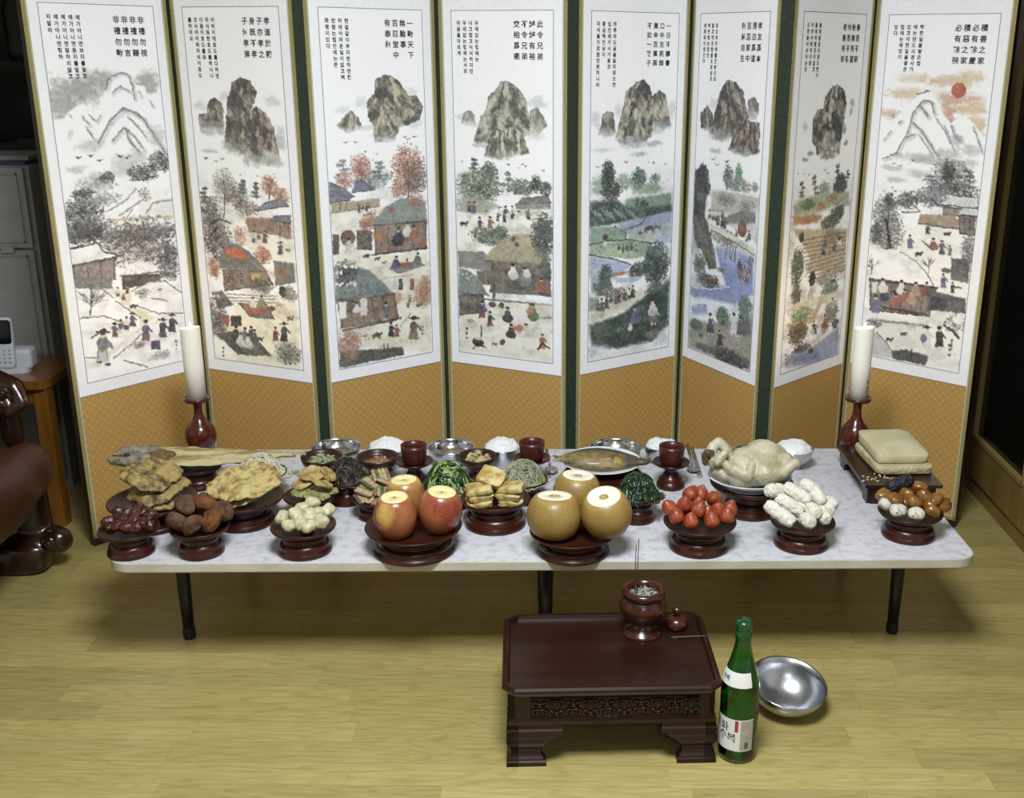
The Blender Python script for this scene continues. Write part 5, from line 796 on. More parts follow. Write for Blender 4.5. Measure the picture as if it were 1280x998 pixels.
# puffed rice sticks
def puff(s, L_, r, nb=170):                 # capsule covered with little bumps of puffed grain
    V, Fc = sphere(56, 40); V = np.array(V); rr = np.hypot(V[:, 0], V[:, 1]); k = np.where(rr > 1e-6, np.clip(rr, 0, 1) ** .45 / np.maximum(rr, 1e-6), 0); V[:, 0] *= k; V[:, 1] *= k; V[:, 2] = np.sign(V[:, 2]) * np.abs(V[:, 2]) ** .8
    W = V * [r, r, L_ / 2]; R_ = np.random.default_rng(s); C_ = W[R_.integers(0, len(W), nb)] + R_.normal(0, .0006, (nb, 3)); dd = np.sqrt(((W[:, None] - C_[None]) ** 2).sum(2)); h = np.clip(1 - (dd / .0045) ** 2, 0, 1).max(1)
    W[:, :2] *= (.90 + .13 * np.sqrt(h) + .03 * n3(W, 60, s))[:, None]; W[:, 2] *= .94 + .06 * h; return mesh('rice_stick', W, Fc)
m = mat('puffed_rice', 'd2d0c4', .75, 'bbb6a0', 300, objvar=.03, bump=.3, bscale=500)
def stick(k, a, b, dya, dyb, r, s):
    p, q = P(k, *a, dya), P(k, *b, dyb); dv = q - p; L_ = np.linalg.norm(dv); rot = Vector(dv).to_track_quat('Z', 'Y').to_euler()
    food('rice_stick', puff(s, L_ + r * 1.2, r), m, ('long white stick of puffed rice' if L_ > .03 else 'short white stump of puffed rice') + ' in the pile on a wooden dish', 'rice sweet', (p + q) / 2, rot, 'puffed rice sticks on the dish')
for i, (a, b, da, db) in enumerate((((735, 590), (850, 585), .0, .02), ((915, 560), (1110, 680), .014, .0), ((835, 672), (1025, 790), -.004, -.014), ((728, 740), (945, 896), -.028, -.050), ((1080, 530), (1150, 570), .04, .03), ((1170, 580), (1250, 690), .03, .01), ((1150, 770), (1200, 810), -.012, -.034), ((1090, 870), (1140, 905), -.03, -.052), ((1250, 790), (1290, 870), .0, -.03), ((1310, 700), (1370, 740), .03, .02), ((960, 700), (1100, 760), .01, .0), ((900, 800), (1060, 850), .0, -.01), ((1330, 780), (1300, 720), .0, .03))):
    stick('gang', Z8(*a), Z8(*b), da, db, .0158, i)
# honey cookies
m = mat('honey_cookie', '6e4418', .25, '94682e', 45, coat=.3, objvar=.2, bump=.4, bscale=90); ms = [mesh('honey_cookie', *g_blob(s + 60, .0190, .0165, .0135, .2, 1.8, 20, 14, .85)) for s in range(4)]
heap('honey_cookie', ms, m, 'glossy amber honey cookie on the wooden dish', 'cookie', 'honey cookies on the dish', [(*ZY(x, y_), dy) for x, y_, dy in ((328, 648, .0), (392, 668, -.018), (466, 640, .008), (545, 597, .022), (515, 688, -.018), (640, 675, .0), (625, 742, -.03), (690, 705, .006), (580, 650, .01), (600, 710, -.005), (450, 700, -.008))], 'yak')
m = mat('sesame_cookie', 'd8d2c0', .6, '6b5c40', 170, var_lo=.56, var_hi=.66); ms = [mesh('sesame_cookie', *g_blob(s + 70, .0190, .0150, .0120, .08, 2, 18, 12, .85)) for s in range(3)]
heap('sesame_cookie', ms, m, 'whitish speckled cookie at the rim of the honey cookie dish', 'cookie', 'speckled cookies on the dish', [(*ZY(332, 700), -.016, (.2, .6, 1)), (*ZY(412, 738), -.036, (.7, 0, .2)), (*ZY(525, 760), -.044, (.7, 0, -.1))], 'yak')
p, q = P('yak', *ZY(345, 600), .012), P('yak', *ZY(500, 545), .03); V, Fc = puff(9, .066, .0165), None
food('sesame_bar', V, mat('black_sesame', '0b0c10', .4, '1c2028', 300, bump=.6, bscale=300), 'black sesame bar lying across the honey cookies', 'sesame bar', (p + q) / 2, Vector(q - p).to_track_quat('Z', 'Y').to_euler())
# pancakes
def pancake(s, rx, ry, th, wav=.1, bend=.006, n=72, rings=22, edge=.1):
    V, Fc = [], []
    an = np.arange(n) * 6.28318 / n; cs = np.stack([np.cos(an), np.sin(an), np.full(n, float(s))], 1); RR = 1 + wav * n3(cs * [1.5, 1.5, 1], 1.6, s) + edge * n3(cs * [4, 4, 1], 2.2, s + 1)
    for side in (1, -1):
        for i in range(rings + 1):
            t = i / rings
            for k in range(n):
                a, R_ = an[k], RR[k]; x, yy = rx * t * R_ * math.cos(a), ry * t * R_ * math.sin(a); V.append((x, yy, side * th / 2 * (1 - t ** 6 * .75)))
    V = np.array(V); W = V.copy(); W[:, 2] += bend * n3(V * [1, 1, 0], 28, s) + .0026 * n3(V * [1, 1, .3], 95, s + 4) + .0014 * n3(V * [1, 1, .3], 210, s + 5)
    m_ = (rings + 1) * n
    for o_ in (0, m_):
        for i in range(rings):
            for k in range(n):
                q = (o_ + i * n + k, o_ + (i + 1) * n + k, o_ + (i + 1) * n + (k + 1) % n, o_ + i * n + (k + 1) % n); Fc.append(q if o_ == 0 else q[::-1])
    for k in range(n): Fc.append((rings * n + k, m_ + rings * n + k, m_ + rings * n + (k + 1) % n, rings * n + (k + 1) % n))
    return mesh('pancake', W, Fc)
MP = mat('meat_pancake', '4a3118', .5, 'b0975a', 48, bump=.9, bscale=170, var_lo=.36, var_hi=.58, detail=7); YP = mat('egg_pancake', '8f6a30', .5, 'cbb878', 62, bump=.9, bscale=170, var_lo=.36, var_hi=.56, detail=7)
d = DISH['meat']; stack = []
for i, (X, Yp, dy, rx, ry, rot, lb) in enumerate(((*A(750, 425), -.010, .052, .046, (.12, .0, .2), 'lowest browned meat pancake of three, lying in the wooden dish'), (*A(738, 352), -.002, .068, .056, (.18, -.16, .5), 'browned meat pancake between two others'), (*A(690, 226), .008, .066, .060, (.26, -.10, 1.2), 'topmost browned meat pancake of three, with a dark centre'))):
    pk = food('meat_pancake', pancake(i + 3, rx, ry, .017, .08, .009, edge=.09), MP, lb, 'pancake', P('meat', X, Yp, dy), rot, 'meat pancakes on the dish'); settle(pk, [DISH['meat'].o] + stack, .002); stack.append(pk)
stack = []
for i, (X, Yp, dy, rx, ry, rot, lb) in enumerate(((300, 622, -.004, .062, .048, (.16, -.12, .1), 'lower yellow pancake mostly covered by another in the wooden dish'), (305, 606, .004, .080, .066, (.26, -.10, .25), 'large yellow pancake lying on top beside the dried persimmons'))):
    pk = food('yellow_pancake', pancake(i + 12, rx, ry, .016, .10, .008, edge=.08), YP, lb, 'pancake', P('jeon', X, Yp, dy), rot, 'large yellow pancakes on the dish'); settle(pk, [DISH['jeon'].o] + stack, .002); stack.append(pk)
SQ = mat('squash_slice', '94733a', .5, 'c6b272', 60, bump=.6, bscale=140, detail=6); SQ2 = mat('squash_slice_green', '6a7440', .5, 'b3a868', 60, bump=.6, bscale=140, detail=6)
for i, (X, Yp, dy, r, rot) in enumerate(((150, 705, -.024, .025, (.1, 0, 0)), (350, 730, -.030, .026, (.12, .05, 1)), (240, 735, -.034, .022, (.1, 0, 2)), (450, 690, -.004, .024, (.1, .1, 1)), (250, 680, .012, .026, (.05, 0, 1)), (145, 612, -.006, .023, (.35, -.1, 0)), (370, 605, -.014, .030, (.40, .05, 2)), (440, 500, .026, .026, (.7, .4, 1)), (262, 498, .010, .032, (.35, -.12, .4)))):
    food('squash_slice', pancake(i + 30, r, r * .8, .0085, .07, .005, 32, 9, .06), SQ2 if i < 5 else SQ, 'greenish squash slice at the bottom of the pile beside the bracken' if i < 5 else ('large browned squash slice lying on top of the pile' if i == 8 else ('browned squash slice standing on edge in the pile' if i == 7 else 'browned squash slice halfway up the pile beside the bracken')), 'squash slice', P('zuc', *ZC(X, Yp), dy), rot, 'squash slices on the dish')
# skewer pancakes: each has its strips
SK = [mat('skewer_green', '3f4e2a', .5, '6f7444', 90), mat('skewer_crab', 'a88a70', .5, 'c0ae90', 90), mat('skewer_egg', 'a8935a', .5, 'c4b680', 90), mat('skewer_ham', '7e5a48', .5, '9a7a60', 90), mat('skewer_radish', 'b9b286', .5, '8e8a58', 90)]
strip = [mesh('strip', *g_rbox(.0042, .022, .0036, .5, s, .2, 8)) for s in range(3)]
for me in strip: me.materials.append(SK[0])
for i, (X, Yp, dy, rot) in enumerate(((455, 623, -.022, (.1, 0, .5)), (474, 626, -.034, (.1, .1, -.3)), (492, 622, -.02, (.1, 0, .8)), (458, 613, -.008, (.2, -.1, 1.2)), (478, 614, -.012, (.15, .1, .2)), (464, 603, .012, (.25, 0, .9)), (484, 601, .016, (.3, .1, 1.5)), (476, 594, .03, (.3, .0, .4)))):
    o = thing('skewer_pancake', 'striped skewer pancake of green, pink and yellow strips in the pile', 'pancake', P('skew', X, Yp, dy), 0, 'skewer pancakes on the dish'); o.rotation_euler = rot
    for k in range(5):
        c = put('strip', strip[(i + k) % 3], None, o, ((k - 2) * .0078, 0, 0)); c.material_slots[0].link = 'OBJECT'; c.material_slots[0].material = SK[(k + i * 2) % 5]
# tofu
TF = mat('fried_tofu', 'a8853c', .5, 'd3c288', 45, bump=.8, bscale=110, objvar=.06, var_lo=.4, var_hi=.6, detail=6); ms = [mesh('tofu_slab', *g_rbox(.0285, .0230, .0085, .34, s, .13, 14)) for s in range(3)]
d = DISH['tofu']; k = 0
for (X, Yp, dy, nlay, yaw) in ((600, 628, -.024, 3, .25), (638, 627, -.014, 3, -.12), (618, 612, .035, 3, .1)):
    p = P('tofu', X, Yp, dy); z = d.fz + .0105
    for j in range(nlay):
        food('tofu_slab', ms[k % 3], TF, 'golden fried tofu slab in the two leaning stacks on the wooden dish', 'tofu', (p[0] + rnd.uniform(-.003, .003), p[1] + rnd.uniform(-.003, .003), z + j * .0155), (rnd.uniform(0, .12), rnd.uniform(-.1, .1), yaw + rnd.uniform(-.12, .12)), 'fried tofu on the dish'); k += 1
p = P('tofu', *Z6(735, 365), .002); food('tofu_slab', mesh('tofu_slab', *g_rbox(.0300, .0240, .0095, .34, 9, .12, 14)), TF, 'golden fried tofu slab bridging the tops of the stacks', 'tofu', p, (.5, .22, -.3), 'fried tofu on the dish')
# heaped vegetables: nobody could count the strands
def strands(seed, n, R, Hh, r, ln, flat=1., curl=.5, seg=6, sides=5, taper=.6, light=.25):
    g = Geo(); R_ = random.Random(seed)
    g.add(*g_lathe([(R * .93, -.004), (R * .86, Hh * .12), (R * .75, Hh * .42), (R * .5, Hh * .70), (R * .3, Hh * .78), (0, Hh * .80)], 20), 1)
    for i in range(n):
        a, q = R_.uniform(0, 6.283), math.sqrt(R_.random()); x, yy = R * .95 * q * math.cos(a), R * .95 * q * math.sin(a); h = R_.uniform(0, 6.283); Pn = []; lift = R_.uniform(.80, 1.10); st = ln * R_.uniform(.6, 1.2) / seg; dh = R_.uniform(-curl, curl)
        for j in range(seg + 1):
            rho = math.hypot(x, yy) / R
            if rho > 1.0: h += 1.2
            Pn.append((x, yy, max(-.002, Hh * lift * max(0, 1 - min(rho, 1.1) ** 3.0)) + R_.uniform(-1, 1) * r * .6)); x += math.cos(h) * st; yy += math.sin(h) * st; h += dh + R_.uniform(-.3, .3)
        rr = r * R_.uniform(.7, 1.2); g.add(*g_tube(Pn, [rr * (1 if 0 < j < seg else taper) for j in range(seg + 1)], sides, flat), 2 if R_.random() < light else 0)
    return g
MATS_CORE = lambda n: MATS[n]
def namul(key, name, label, cat, n, Hh, r, ln, mats, seed, sc=.86, **k):
    d = DISH[key]; g = strands(seed, n, d.R * sc, Hh, r, ln, **k); o = put(name, g.mesh(name), mats, None, (d.x, d.Y, d.rz - .006), label=label, category=cat, kind='stuff')
namul('gos', 'bracken_salad', 'dark brown seasoned bracken strands heaped on a narrow dish', 'vegetable', 230, .048, .0017, .05, [mat('bracken', '191410', .35, '352b1e', 60, coat=.1), MATS_CORE('bracken'), mat('bracken_light', '3c3320', .4)], 1, .92)
namul('doraji', 'bellflower_root', 'pale cream bellflower root strands in a loose mound', 'vegetable', 150, .044, .0026, .08, [mat('bellflower', 'b9b48c', .45, 'cfcbaa', 50, sss=.1), MATS_CORE('bellflower'), mat('bellflower_light', 'd6d4b8', .45)], 2, .88, curl=.35)
namul('sukju', 'bean_sprouts', 'thin greyish bean sprouts with green flecks in a mound', 'vegetable', 420, .045, .0014, .045, [mat('sprout', '98947a', .4, 'b5b198', 60), MATS_CORE('sprout'), mat('sprout_green', '6f7d46', .4)], 3, .92, curl=.6)
namul('spin', 'spinach_salad', 'glossy dark green spinach heaped on a narrow dish', 'vegetable', 340, .050, .0036, .034, [mat('spinach', '0f2412', .3, '20401f', 60, coat=.2), MATS_CORE('spinach'), mat('spinach_stem', '35562c', .35)], 4, .92, flat=.35, seg=4)
namul('green', 'blanched_greens', 'bright green blanched stalks and leaves in a chunky heap', 'vegetable', 210, .056, .0046, .040, [mat('green_leaf', '10300f', .3, '27501f', 50, coat=.2), MATS_CORE('green_leaf'), mat('green_stalk', '6f8c46', .35, '98aa68', 40)], 5, .94, flat=.75, seg=4, sides=7, light=.42)
# ------------------------------------------------------------------ bowls, cups, cutlery
STEEL = mat('stainless_steel', 'c4c6cb', .16, metal=1.0); STEELB = mat('brushed_steel', 'b9bbc0', .28, 'aeb0b6', 40, metal=1.0)
RICE = mat('cooked_rice', 'e2e2e0', .5, 'd4d4ce', 300, sss=.15); SOUP = mat('clear_soup', 'a7a57e', .15, 'bdb994', 40, coat=.3)
def steel_bowl(x0, x1, cy, h, label, taper=.55, steel=STEEL, on=None):
    p = at((x0 + x1) / 2, cy, T + h); R = px_len((x1 - x0) / 2, p)
    o = thing('steel_bowl', label, 'bowl', (p[0], p[1], T), 0, 'stainless steel bowls')
    pr = [(0, 0), (R * taper, 0), (R * taper * 1.02, .004), (R * (taper + .18), .3 * h), (R * .93, .65 * h), (R * .985, .92 * h), (R, .985 * h), (R, h), (R * .97, h), (R * .955, .9 * h), (R * .90, .62 * h), (R * (taper + .12), .3 * h), (R * taper * .9, .1 * h), (0, .09 * h)]
    put('bowl_body', mesh('bowl_body', *g_lathe(pr, 44)), steel, o); put('rim', mesh('rim', *g_lathe([(R * 1.0, .975 * h), (R * 1.018, .985 * h), (R * 1.018, 1.0 * h), (R * .995, 1.012 * h), (R * .965, .995 * h)], 44)), STEEL, o); return p, R, h
grain = sphere(6, 4)
def rice(p, R, h, seed, top=.022):
    g = Geo(); R_ = random.Random(seed); Q = R * .93; V, Fc = g_lathe([(Q * .94, h * .80), (Q * .98, h * .93), (Q * .9, h + top * .28), (Q * .8, h + top * .5), (Q * .6, h + top * .74), (Q * .45, h + top * .86), (Q * .3, h + top * .94), (Q * .12, h + top), (0, h + top)], 32); V = np.array(V); k_ = V[:, 2] > h; bump_ = .0045 * n3(V, 70, seed) + .003 * n3(V, 150, seed + 1); V[:, 2] += np.where(k_, bump_, 0); g.add(V, Fc)
    for i in range(420):
        a, q = R_.uniform(0, 6.28), math.sqrt(R_.random()); rho = q; z = h + (top * (1 - rho ** 2.2)) - .0015 - (.004 if rho > .93 else 0); xq, yq = Q * .96 * q * math.cos(a), Q * .96 * q * math.sin(a); z += float((.0045 * n3([(xq, yq, z)], 70, seed) + .003 * n3([(xq, yq, z)], 150, seed + 1))[0]) + R_.uniform(0, .002)
        V, Fc = grain; g.add(*xf((np.array(V) * [.0038, .0020, .0020], Fc), (Q * .96 * q * math.cos(a), Q * .96 * q * math.sin(a), z), (R_.uniform(-.5, .5), R_.uniform(-.7, .7), R_.uniform(0, 6.28))))
    return g.mesh('cooked_rice')
for i, (x0, x1, cy, lb) in enumerate(((459, 510.5, 559, 'steel rice bowl next to the soup bowl above the bracken'), (604.5, 651, 558, 'tall-sided steel rice bowl behind the bean sprouts'), (805, 849, 556, 'steel rice bowl behind the cup beside the fish'), (967.5, 1017, 560.5, 'rounded steel rice bowl behind the chicken'))):
    p, R, h = steel_bowl(x0, x1, cy, .052, lb, .62 if i < 2 else .45)
    put('cooked_rice', rice(p, R, h, i, .020 if i != 2 else .012), RICE, None, (p[0], p[1], T), label=lb.replace('tall-sided ', '').replace('rounded ', '').replace('steel rice bowl', 'white cooked rice mounded in the bowl'), category='rice', kind='stuff')
for i, (x0, x1, cy, lb) in enumerate(((389.5, 451, 558, 'wide steel soup bowl behind the bracken'), (534.5, 593, 558, 'wide steel soup bowl behind the blanched greens'), (736, 802, 558.5, 'wide steel bowl standing behind the fish plate'), (911, 968, 566, 'wide steel bowl half hidden behind the chicken'))):
    p, R, h = steel_bowl(x0, x1, cy, .050, lb, .5)
    put('clear_soup', mesh('clear_soup', *g_lathe([(R * .80, h * .46), (R * .84, h * .55), (0, h * .55)], 36)), SOUP, None, (p[0], p[1], T), label=lb.replace('wide steel soup bowl', 'cloudy soup in the steel bowl').replace('wide steel bowl', 'cloudy soup in the steel bowl'), category='soup', kind='stuff')
BOWLW = mat('bowl_wood', '3b1d15', .36, '2a130d', 20, coat=.1, spec=.4)
def wood_bowl(x0, x1, cy, label, hh=.068):
    p = at((x0 + x1) / 2, cy, T + hh); R = px_len((x1 - x0) / 2, p); o = thing('wooden_bowl', label, 'bowl', (p[0], p[1], T), 0, 'small wooden bowls'); z0_ = hh - .030; h = .030
    put('bowl_body', mesh('bowl_body', *g_lathe([(q, z0_ + w) for q, w in ((0, .002), (R * .6, .002), (R * .88, h * .35), (R * .98, h * .75), (R, h), (R * .95, h), (R * .91, h * .72), (R * .78, h * .4), (0, h * .34))], 40)), BOWLW, o)
    put('pedestal', mesh('pedestal', *g_lathe([(0, 0), (R * .72, 0), (R * .74, .006), (R * .6, .014), (R * .46, .022), (R * .5, z0_), (R * .55, z0_ + .004)], 32)), BOWLW, o); p = p.copy(); return p, R, hh
def chunks(seed, R, z, n, s, mats, hump=.010):
    g = Geo(); R_ = random.Random(seed); g.add(*g_lathe([(R * .72, z - .006), (R * .66, z), (R * .3, z + hump * .5), (0, z + hump * .6)], 20))
    for i in range(n):
        a, q = R_.uniform(0, 6.28), math.sqrt(R_.random()) * .62; g.add(*xf(g_rbox(s * R_.uniform(.6, 1.3), s * .5, s * .3, .5, i, .2, 5), (R * q * math.cos(a), R * q * math.sin(a), z + hump * (1 - q * q * 2) * R_.uniform(.5, 1.1)), (R_.uniform(-.6, .6), R_.uniform(-.6, .6), R_.uniform(0, 6.28))), R_.randrange(len(mats)))
    return g.mesh('side_dish')
p, R, h = wood_bowl(376, 428, 570, 'small dark wooden bowl of pale green water kimchi')
put('water_kimchi', chunks(1, R, h - .012, 14, .008, [0, 1]), [mat('kimchi_green', '8d9a6a', .3, 'a9b588', 50, coat=.3), mat('kimchi_leaf', '4f7038', .35)], None, (p[0], p[1], T), label='pale green kimchi floating in a small wooden bowl', category='kimchi', kind='stuff')
p, R, h = wood_bowl(446, 498, 570, 'small dark wooden bowl of reddish soy sauce with scallion')
put('soy_sauce', chunks(2, R, h - .014, 26, .0045, [0, 1, 2], .005), [mat('sauce', '8a5a34', .2, 'a5764c', 60, coat=.4), mat('scallion', '5f7a34', .4), mat('sauce_sesame', 'c2a878', .4)], None, (p[0], p[1], T), label='brown sauce with green scallion in a small wooden bowl', category='sauce', kind='stuff')
p, R, h = wood_bowl(573, 621, 569, 'small dark wooden bowl of cream radish pieces')
put('radish_pieces', chunks(3, R, h - .012, 22, .009, [0, 1], .014), [mat('radish', 'd2c89c', .4, 'b8aa74', 50), mat('radish_brown', 'a48a54', .45)], None, (p[0], p[1], T), label='cream coloured radish pieces heaped in a small wooden bowl', category='radish', kind='stuff')
CUPW = mat('cup_wood', '54251a', .36, '41190f', 20, stretch=(1, 1, 4), coat=.1, spec=.4)
pb = at(837.5, 615, T); Rb = px_len(18.5, pb); Yc = pb[1] + Rb; zs, zr = zat(838.8, 578, Yc)[2] - T, zat(839, 557, Yc)[2] - T; xc = zat(838.8, 590, Yc)[0]; Rs, Rc = px_len(23.2, (xc, Yc, T + zs)), px_len(16.3, (xc, Yc, T + zr))
def cup(x, yy, lb1, lb2):
    o = thing('cup_stand', lb1, 'cup stand', (x, yy, T), 0, 'wooden cup stands'); b = Rb
    put('foot', mesh('foot', *g_lathe([(0, 0), (b * .97, 0), (b, .004), (b * .97, .010), (b * .84, .016), (b * .80, .018), (b * .80, .024), (b * .62, .029), (b * .46, zs * .62)], 36)), LACW, o)
    put('stem', mesh('stem', *g_lathe([(b * .46, zs * .60), (b * .42, zs * .72), (b * .52, zs * .84)], 28)), LACW, o)
    put('saucer', mesh('saucer', *g_lathe([(0, zs * .80), (b * .55, zs * .81), (Rs * .86, zs * .92), (Rs, zs), (Rs * .99, zs + .003), (Rs * .93, zs + .001), (Rs * .7, zs * .92), (0, zs * .9)], 40)), LACW, o)
    z0 = zs * .91; hh = zr - z0; c = thing('wine_cup', lb2, 'cup', (x, yy, T + z0), 0, 'wooden wine cups')
    put('cup_body', mesh('cup_body', *g_lathe([(0, 0), (Rc * .72, 0), (Rc * .80, .003), (Rc * .93, hh * .35), (Rc * .99, hh * .8), (Rc, hh), (Rc * .93, hh), (Rc * .90, hh * .7), (Rc * .8, hh * .25), (0, hh * .18)], 40)), CUPW, c)
    put('wine', mesh('wine', *g_lathe([(Rc * .885, hh * .6), (0, hh * .6)], 28)), mat('rice_wine', '4a1c10', .08, coat=.6), c)
cup(xc, Yc, 'turned wooden cup stand in full view beside the fish plate', 'red-brown wooden wine cup on the stand beside the fish plate')
for X, Yp, l1, l2 in ((517, 556, 'wooden cup stand between the sauce bowl and the blanched greens', 'red-brown wooden wine cup between the sauce bowl and the blanched greens'), (664.8, 552, 'wooden cup stand beside the bean sprouts', 'red-brown wooden wine cup beside the bean sprouts')):
    p = at(X, Yp, T + zr); cup(p[0], p[1], l1, l2)
def spoon(a, b, label):
    p, q = at(*a, T + .004), at(*b, T + .004); dv = q - p; L_ = np.linalg.norm(dv); o = thing('spoon', label, 'spoon', p, math.atan2(dv[1], dv[0]), 'steel spoons')
    put('handle', mesh('handle', *g_tube([(0, 0, .001), (L_ * .5, 0, .004), (L_ * .76, 0, .002)], [.0045, .0036, .0028], 8, .35)), STEEL, o)
    V, Fc = g_lathe([(0, -.005), (.009, -.0035), (.0165, .001), (.0175, .0025), (.0155, .0018), (.008, -.002), (0, -.0035)], 24); put('spoon_bowl', mesh('spoon_bowl', np.array(V) * [1.35, 1, 1] + [L_ * .76 + .02, 0, .003], Fc), STEEL, o)
spoon((859, 556), (868, 594), 'steel spoon lying beside the wine cup and the chicken'); spoon((683, 562), (690, 594), 'steel spoon lying between the bean sprouts and the fish')
for a, b in (((866, 559), (877, 596)), ((863.5, 559), (873.5, 596))):
    p, q = at(*a, T + .004), at(*b, T + .004); food('chopstick', mesh('chopstick', *g_tube([(0, 0, 0), tuple((q - p) * .5), tuple(q - p)], [.0019, .0025, .0028], 8)), STEEL, 'steel chopstick lying next to the spoon by the chicken', 'chopstick', p, (0, 0, 0), 'pair of steel chopsticks')
# ------------------------------------------------------------------ fish, pollack, chicken
CHINA = mat('white_china', 'd4d7db', .12, coat=.3)
def oval_plate(name, label, c, rx, ry, h, cat='plate', deep=.55):
    o = thing(name, label, cat, c); pr = [(0, 0), (.5, 0), (.55, .1), (.8, .55), (.985, .93), (1, 1), (.97, 1), (.78, .68), (.5, .28), (0, .25)]
    V, Fc = g_lathe(pr, 56); put('plate_body', mesh('plate_body', np.array(V) * [rx, ry, h], Fc), CHINA, o)
    V, Fc = g_lathe([(.46, .02), (.56, .02), (.55, -.0), (.47, -.0)], 40); put('foot_ring', mesh('foot_ring', np.array(V) * [rx, ry, h], Fc), CHINA, o); return o
d = DISH['fish']; fp = at(752.5, 576, d.rz + .012); pz = d.rz - .004
pl = oval_plate('oval_plate', 'white oval china plate with small leaf prints under the fish', (fp[0], fp[1], pz), px_len(49.5, fp), .098, .018)
g = Geo()
for X, Yp in ((747, 558.5), (770, 561), (775, 562), (718, 567), (795, 566)):
    q = at(X, Yp, pz + .016) - np.array([fp[0], fp[1], pz])
    for k in range(4): a = k * 1.5; g.add(*xf((np.array(sphere(8, 4)[0]) * [.0035, .0012, .0006], sphere(8, 4)[1]), q + np.array([math.cos(a) * .003, math.sin(a) * .003, 0]), (0, 0, a)))
put('leaf_print', g.mesh('leaf_print'), mat('plate_print', '4c5a4c', .4), pl)
def fish_mat():
    m = mat('grilled_fish', '5e4e2c', .38, '9c8752', 40, bump=.4, bscale=150, coat=.2, stretch=(1, 2.5, 2.5)); N, L = m.node_tree.nodes, m.node_tree.links; b = N['Principled BSDF']; src = b.inputs['Base Color'].links[0].from_socket
    tc = N.new('ShaderNodeTexCoord'); sp = N.new('ShaderNodeSeparateXYZ'); L.new(tc.outputs['Object'], sp.inputs[0])
    def rampmix(sock, lo, hi, c, src):
        mr = N.new('ShaderNodeMapRange'); mr.inputs[1].default_value = lo; mr.inputs[2].default_value = hi; L.new(sock, mr.inputs[0]); mx = N.new('ShaderNodeMix'); mx.data_type = 'RGBA'; L.new(mr.outputs[0], mx.inputs[0]); L.new(src, mx.inputs[6]); mx.inputs[7].default_value = lin(c); return mx.outputs[2]
    src = rampmix(sp.outputs[1], .004, .020, '3a3226', src); src = rampmix(sp.outputs[0], .045, .062, '47402f', src); L.new(src, b.inputs['Base Color']); return m
E_ = []
for i in range(44):                        # tail at -x, head at +x, back towards +y
    t = i / 43; x = -.100 + .205 * t; w = .0035 + .0275 * math.sin(math.pi * min(1, t * .98) ** .85) ** .9; E_.append(ell((x, .004 * math.sin(t * 3.1), 0), (.014, w, max(.006, w * .52))))
E_ = [(np.array(q[0]) * [1, 1.25, 1.1], q[1]) for q in E_]; E_ += [ell((.098, .0, .0), (.02, .012, .008)), ell((.110, .003, -.001), (.010, .006, .004))] + [ell((-.108, y_, 0), (.014, .006, .003), (0, 0, r_)) for y_, r_ in ((.006, -.5), (-.004, .5))] + [ell((.03, .03, .0), (.03, .004, .002), (0, 0, -.15)), ell((.0, -.027, 0), (.02, .005, .002))]
fz = pz + .026
pa, pb_ = zat(697, 566, fp[1]), zat(807, 563, fp[1])
fo = food('grilled_fish', fuse('grilled_fish', E_, .0026, 8), fish_mat(), 'whole grilled yellowish fish with dark head lying on a white plate', 'fish', (fp[0] - .002, fp[1] - .034, fz + .004), (.30, .03, .0))
put('eye', mesh('eye', *ell((.090, .006, .0085), (.0032, .0032, .002))), mat('fish_eye', 'c9c3a8', .2), fo); put('exposed_flesh', fuse('exposed_flesh', [ell((.036, -.010, .0075), (.012, .015, .0085)), ell((.014, -.010, .0075), (.018, .009, .0085), (0, 0, .2)), ell((-.015, -.011, .0065), (.022, .007, .0085)), ell((.044, -.016, .006), (.007, .008, .006))], .002, 3), mat('fish_flesh', '9c8240', .45, 'c2aa68', 90, bump=.8, bscale=220), fo)
# dried pollack: split, flattened body with torn edges, head and tail
d = DISH['poll']
def pollack():
    nx, ny = 120, 34; V, Fc = [], []; ER = 1 + .10 * n3([(i / nx * 9, j / ny * 2 - 1, 0) for i in range(nx + 1) for j in range(ny + 1)], 2.0, 3)
    for side in (1, -1):
        for i in range(nx + 1):
            t = i / nx; x = -.150 + .385 * t; hw = .060 * (1 - .25 * t) * (1 - max(0, (t - .45) / .55) ** 1.5 * .86) * min(1, .62 + t * 4)
            for j in range(ny + 1):
                s = j / ny * 2 - 1; e = ER[i * (ny + 1) + j]; V.append((x, hw * s * e, side * (.0055 * (1 - abs(s) ** 4) + .0008) + .007 * abs(s) ** 1.5 * (1 - t) + .010 * t * t))
    V = np.array(V); V[:, 2] += .0055 * n3(V * [.10, 1, 0], 80, 5) + .0028 * n3(V * [.2, 1, 0], 190, 6); m_ = (nx + 1) * (ny + 1); W = ny + 1
    for o_ in (0, m_):
        for i in range(nx):
            for j in range(ny): q = (o_ + i * W + j, o_ + (i + 1) * W + j, o_ + (i + 1) * W + j + 1, o_ + i * W + j + 1); Fc.append(q if o_ == 0 else q[::-1])
    for i in range(nx):
        for j in (0, ny): q = (i * W + j, m_ + i * W + j, m_ + (i + 1) * W + j, (i + 1) * W + j); Fc.append(q if j == 0 else q[::-1])
    return mesh('body', V, Fc)
po = thing('dried_pollack', 'long dried pollack, split flat and straw coloured, laid across a wooden dish', 'dried fish', (d.x, d.Y + .004, d.rz + .014), math.radians(4))
put('body', pollack(), mat('dried_fish_flesh', '8e7238', .6, 'cdc08e', 70, bump=.9, bscale=190, stretch=(.14, 1, 1), var_lo=.38, var_hi=.58, detail=6), po)
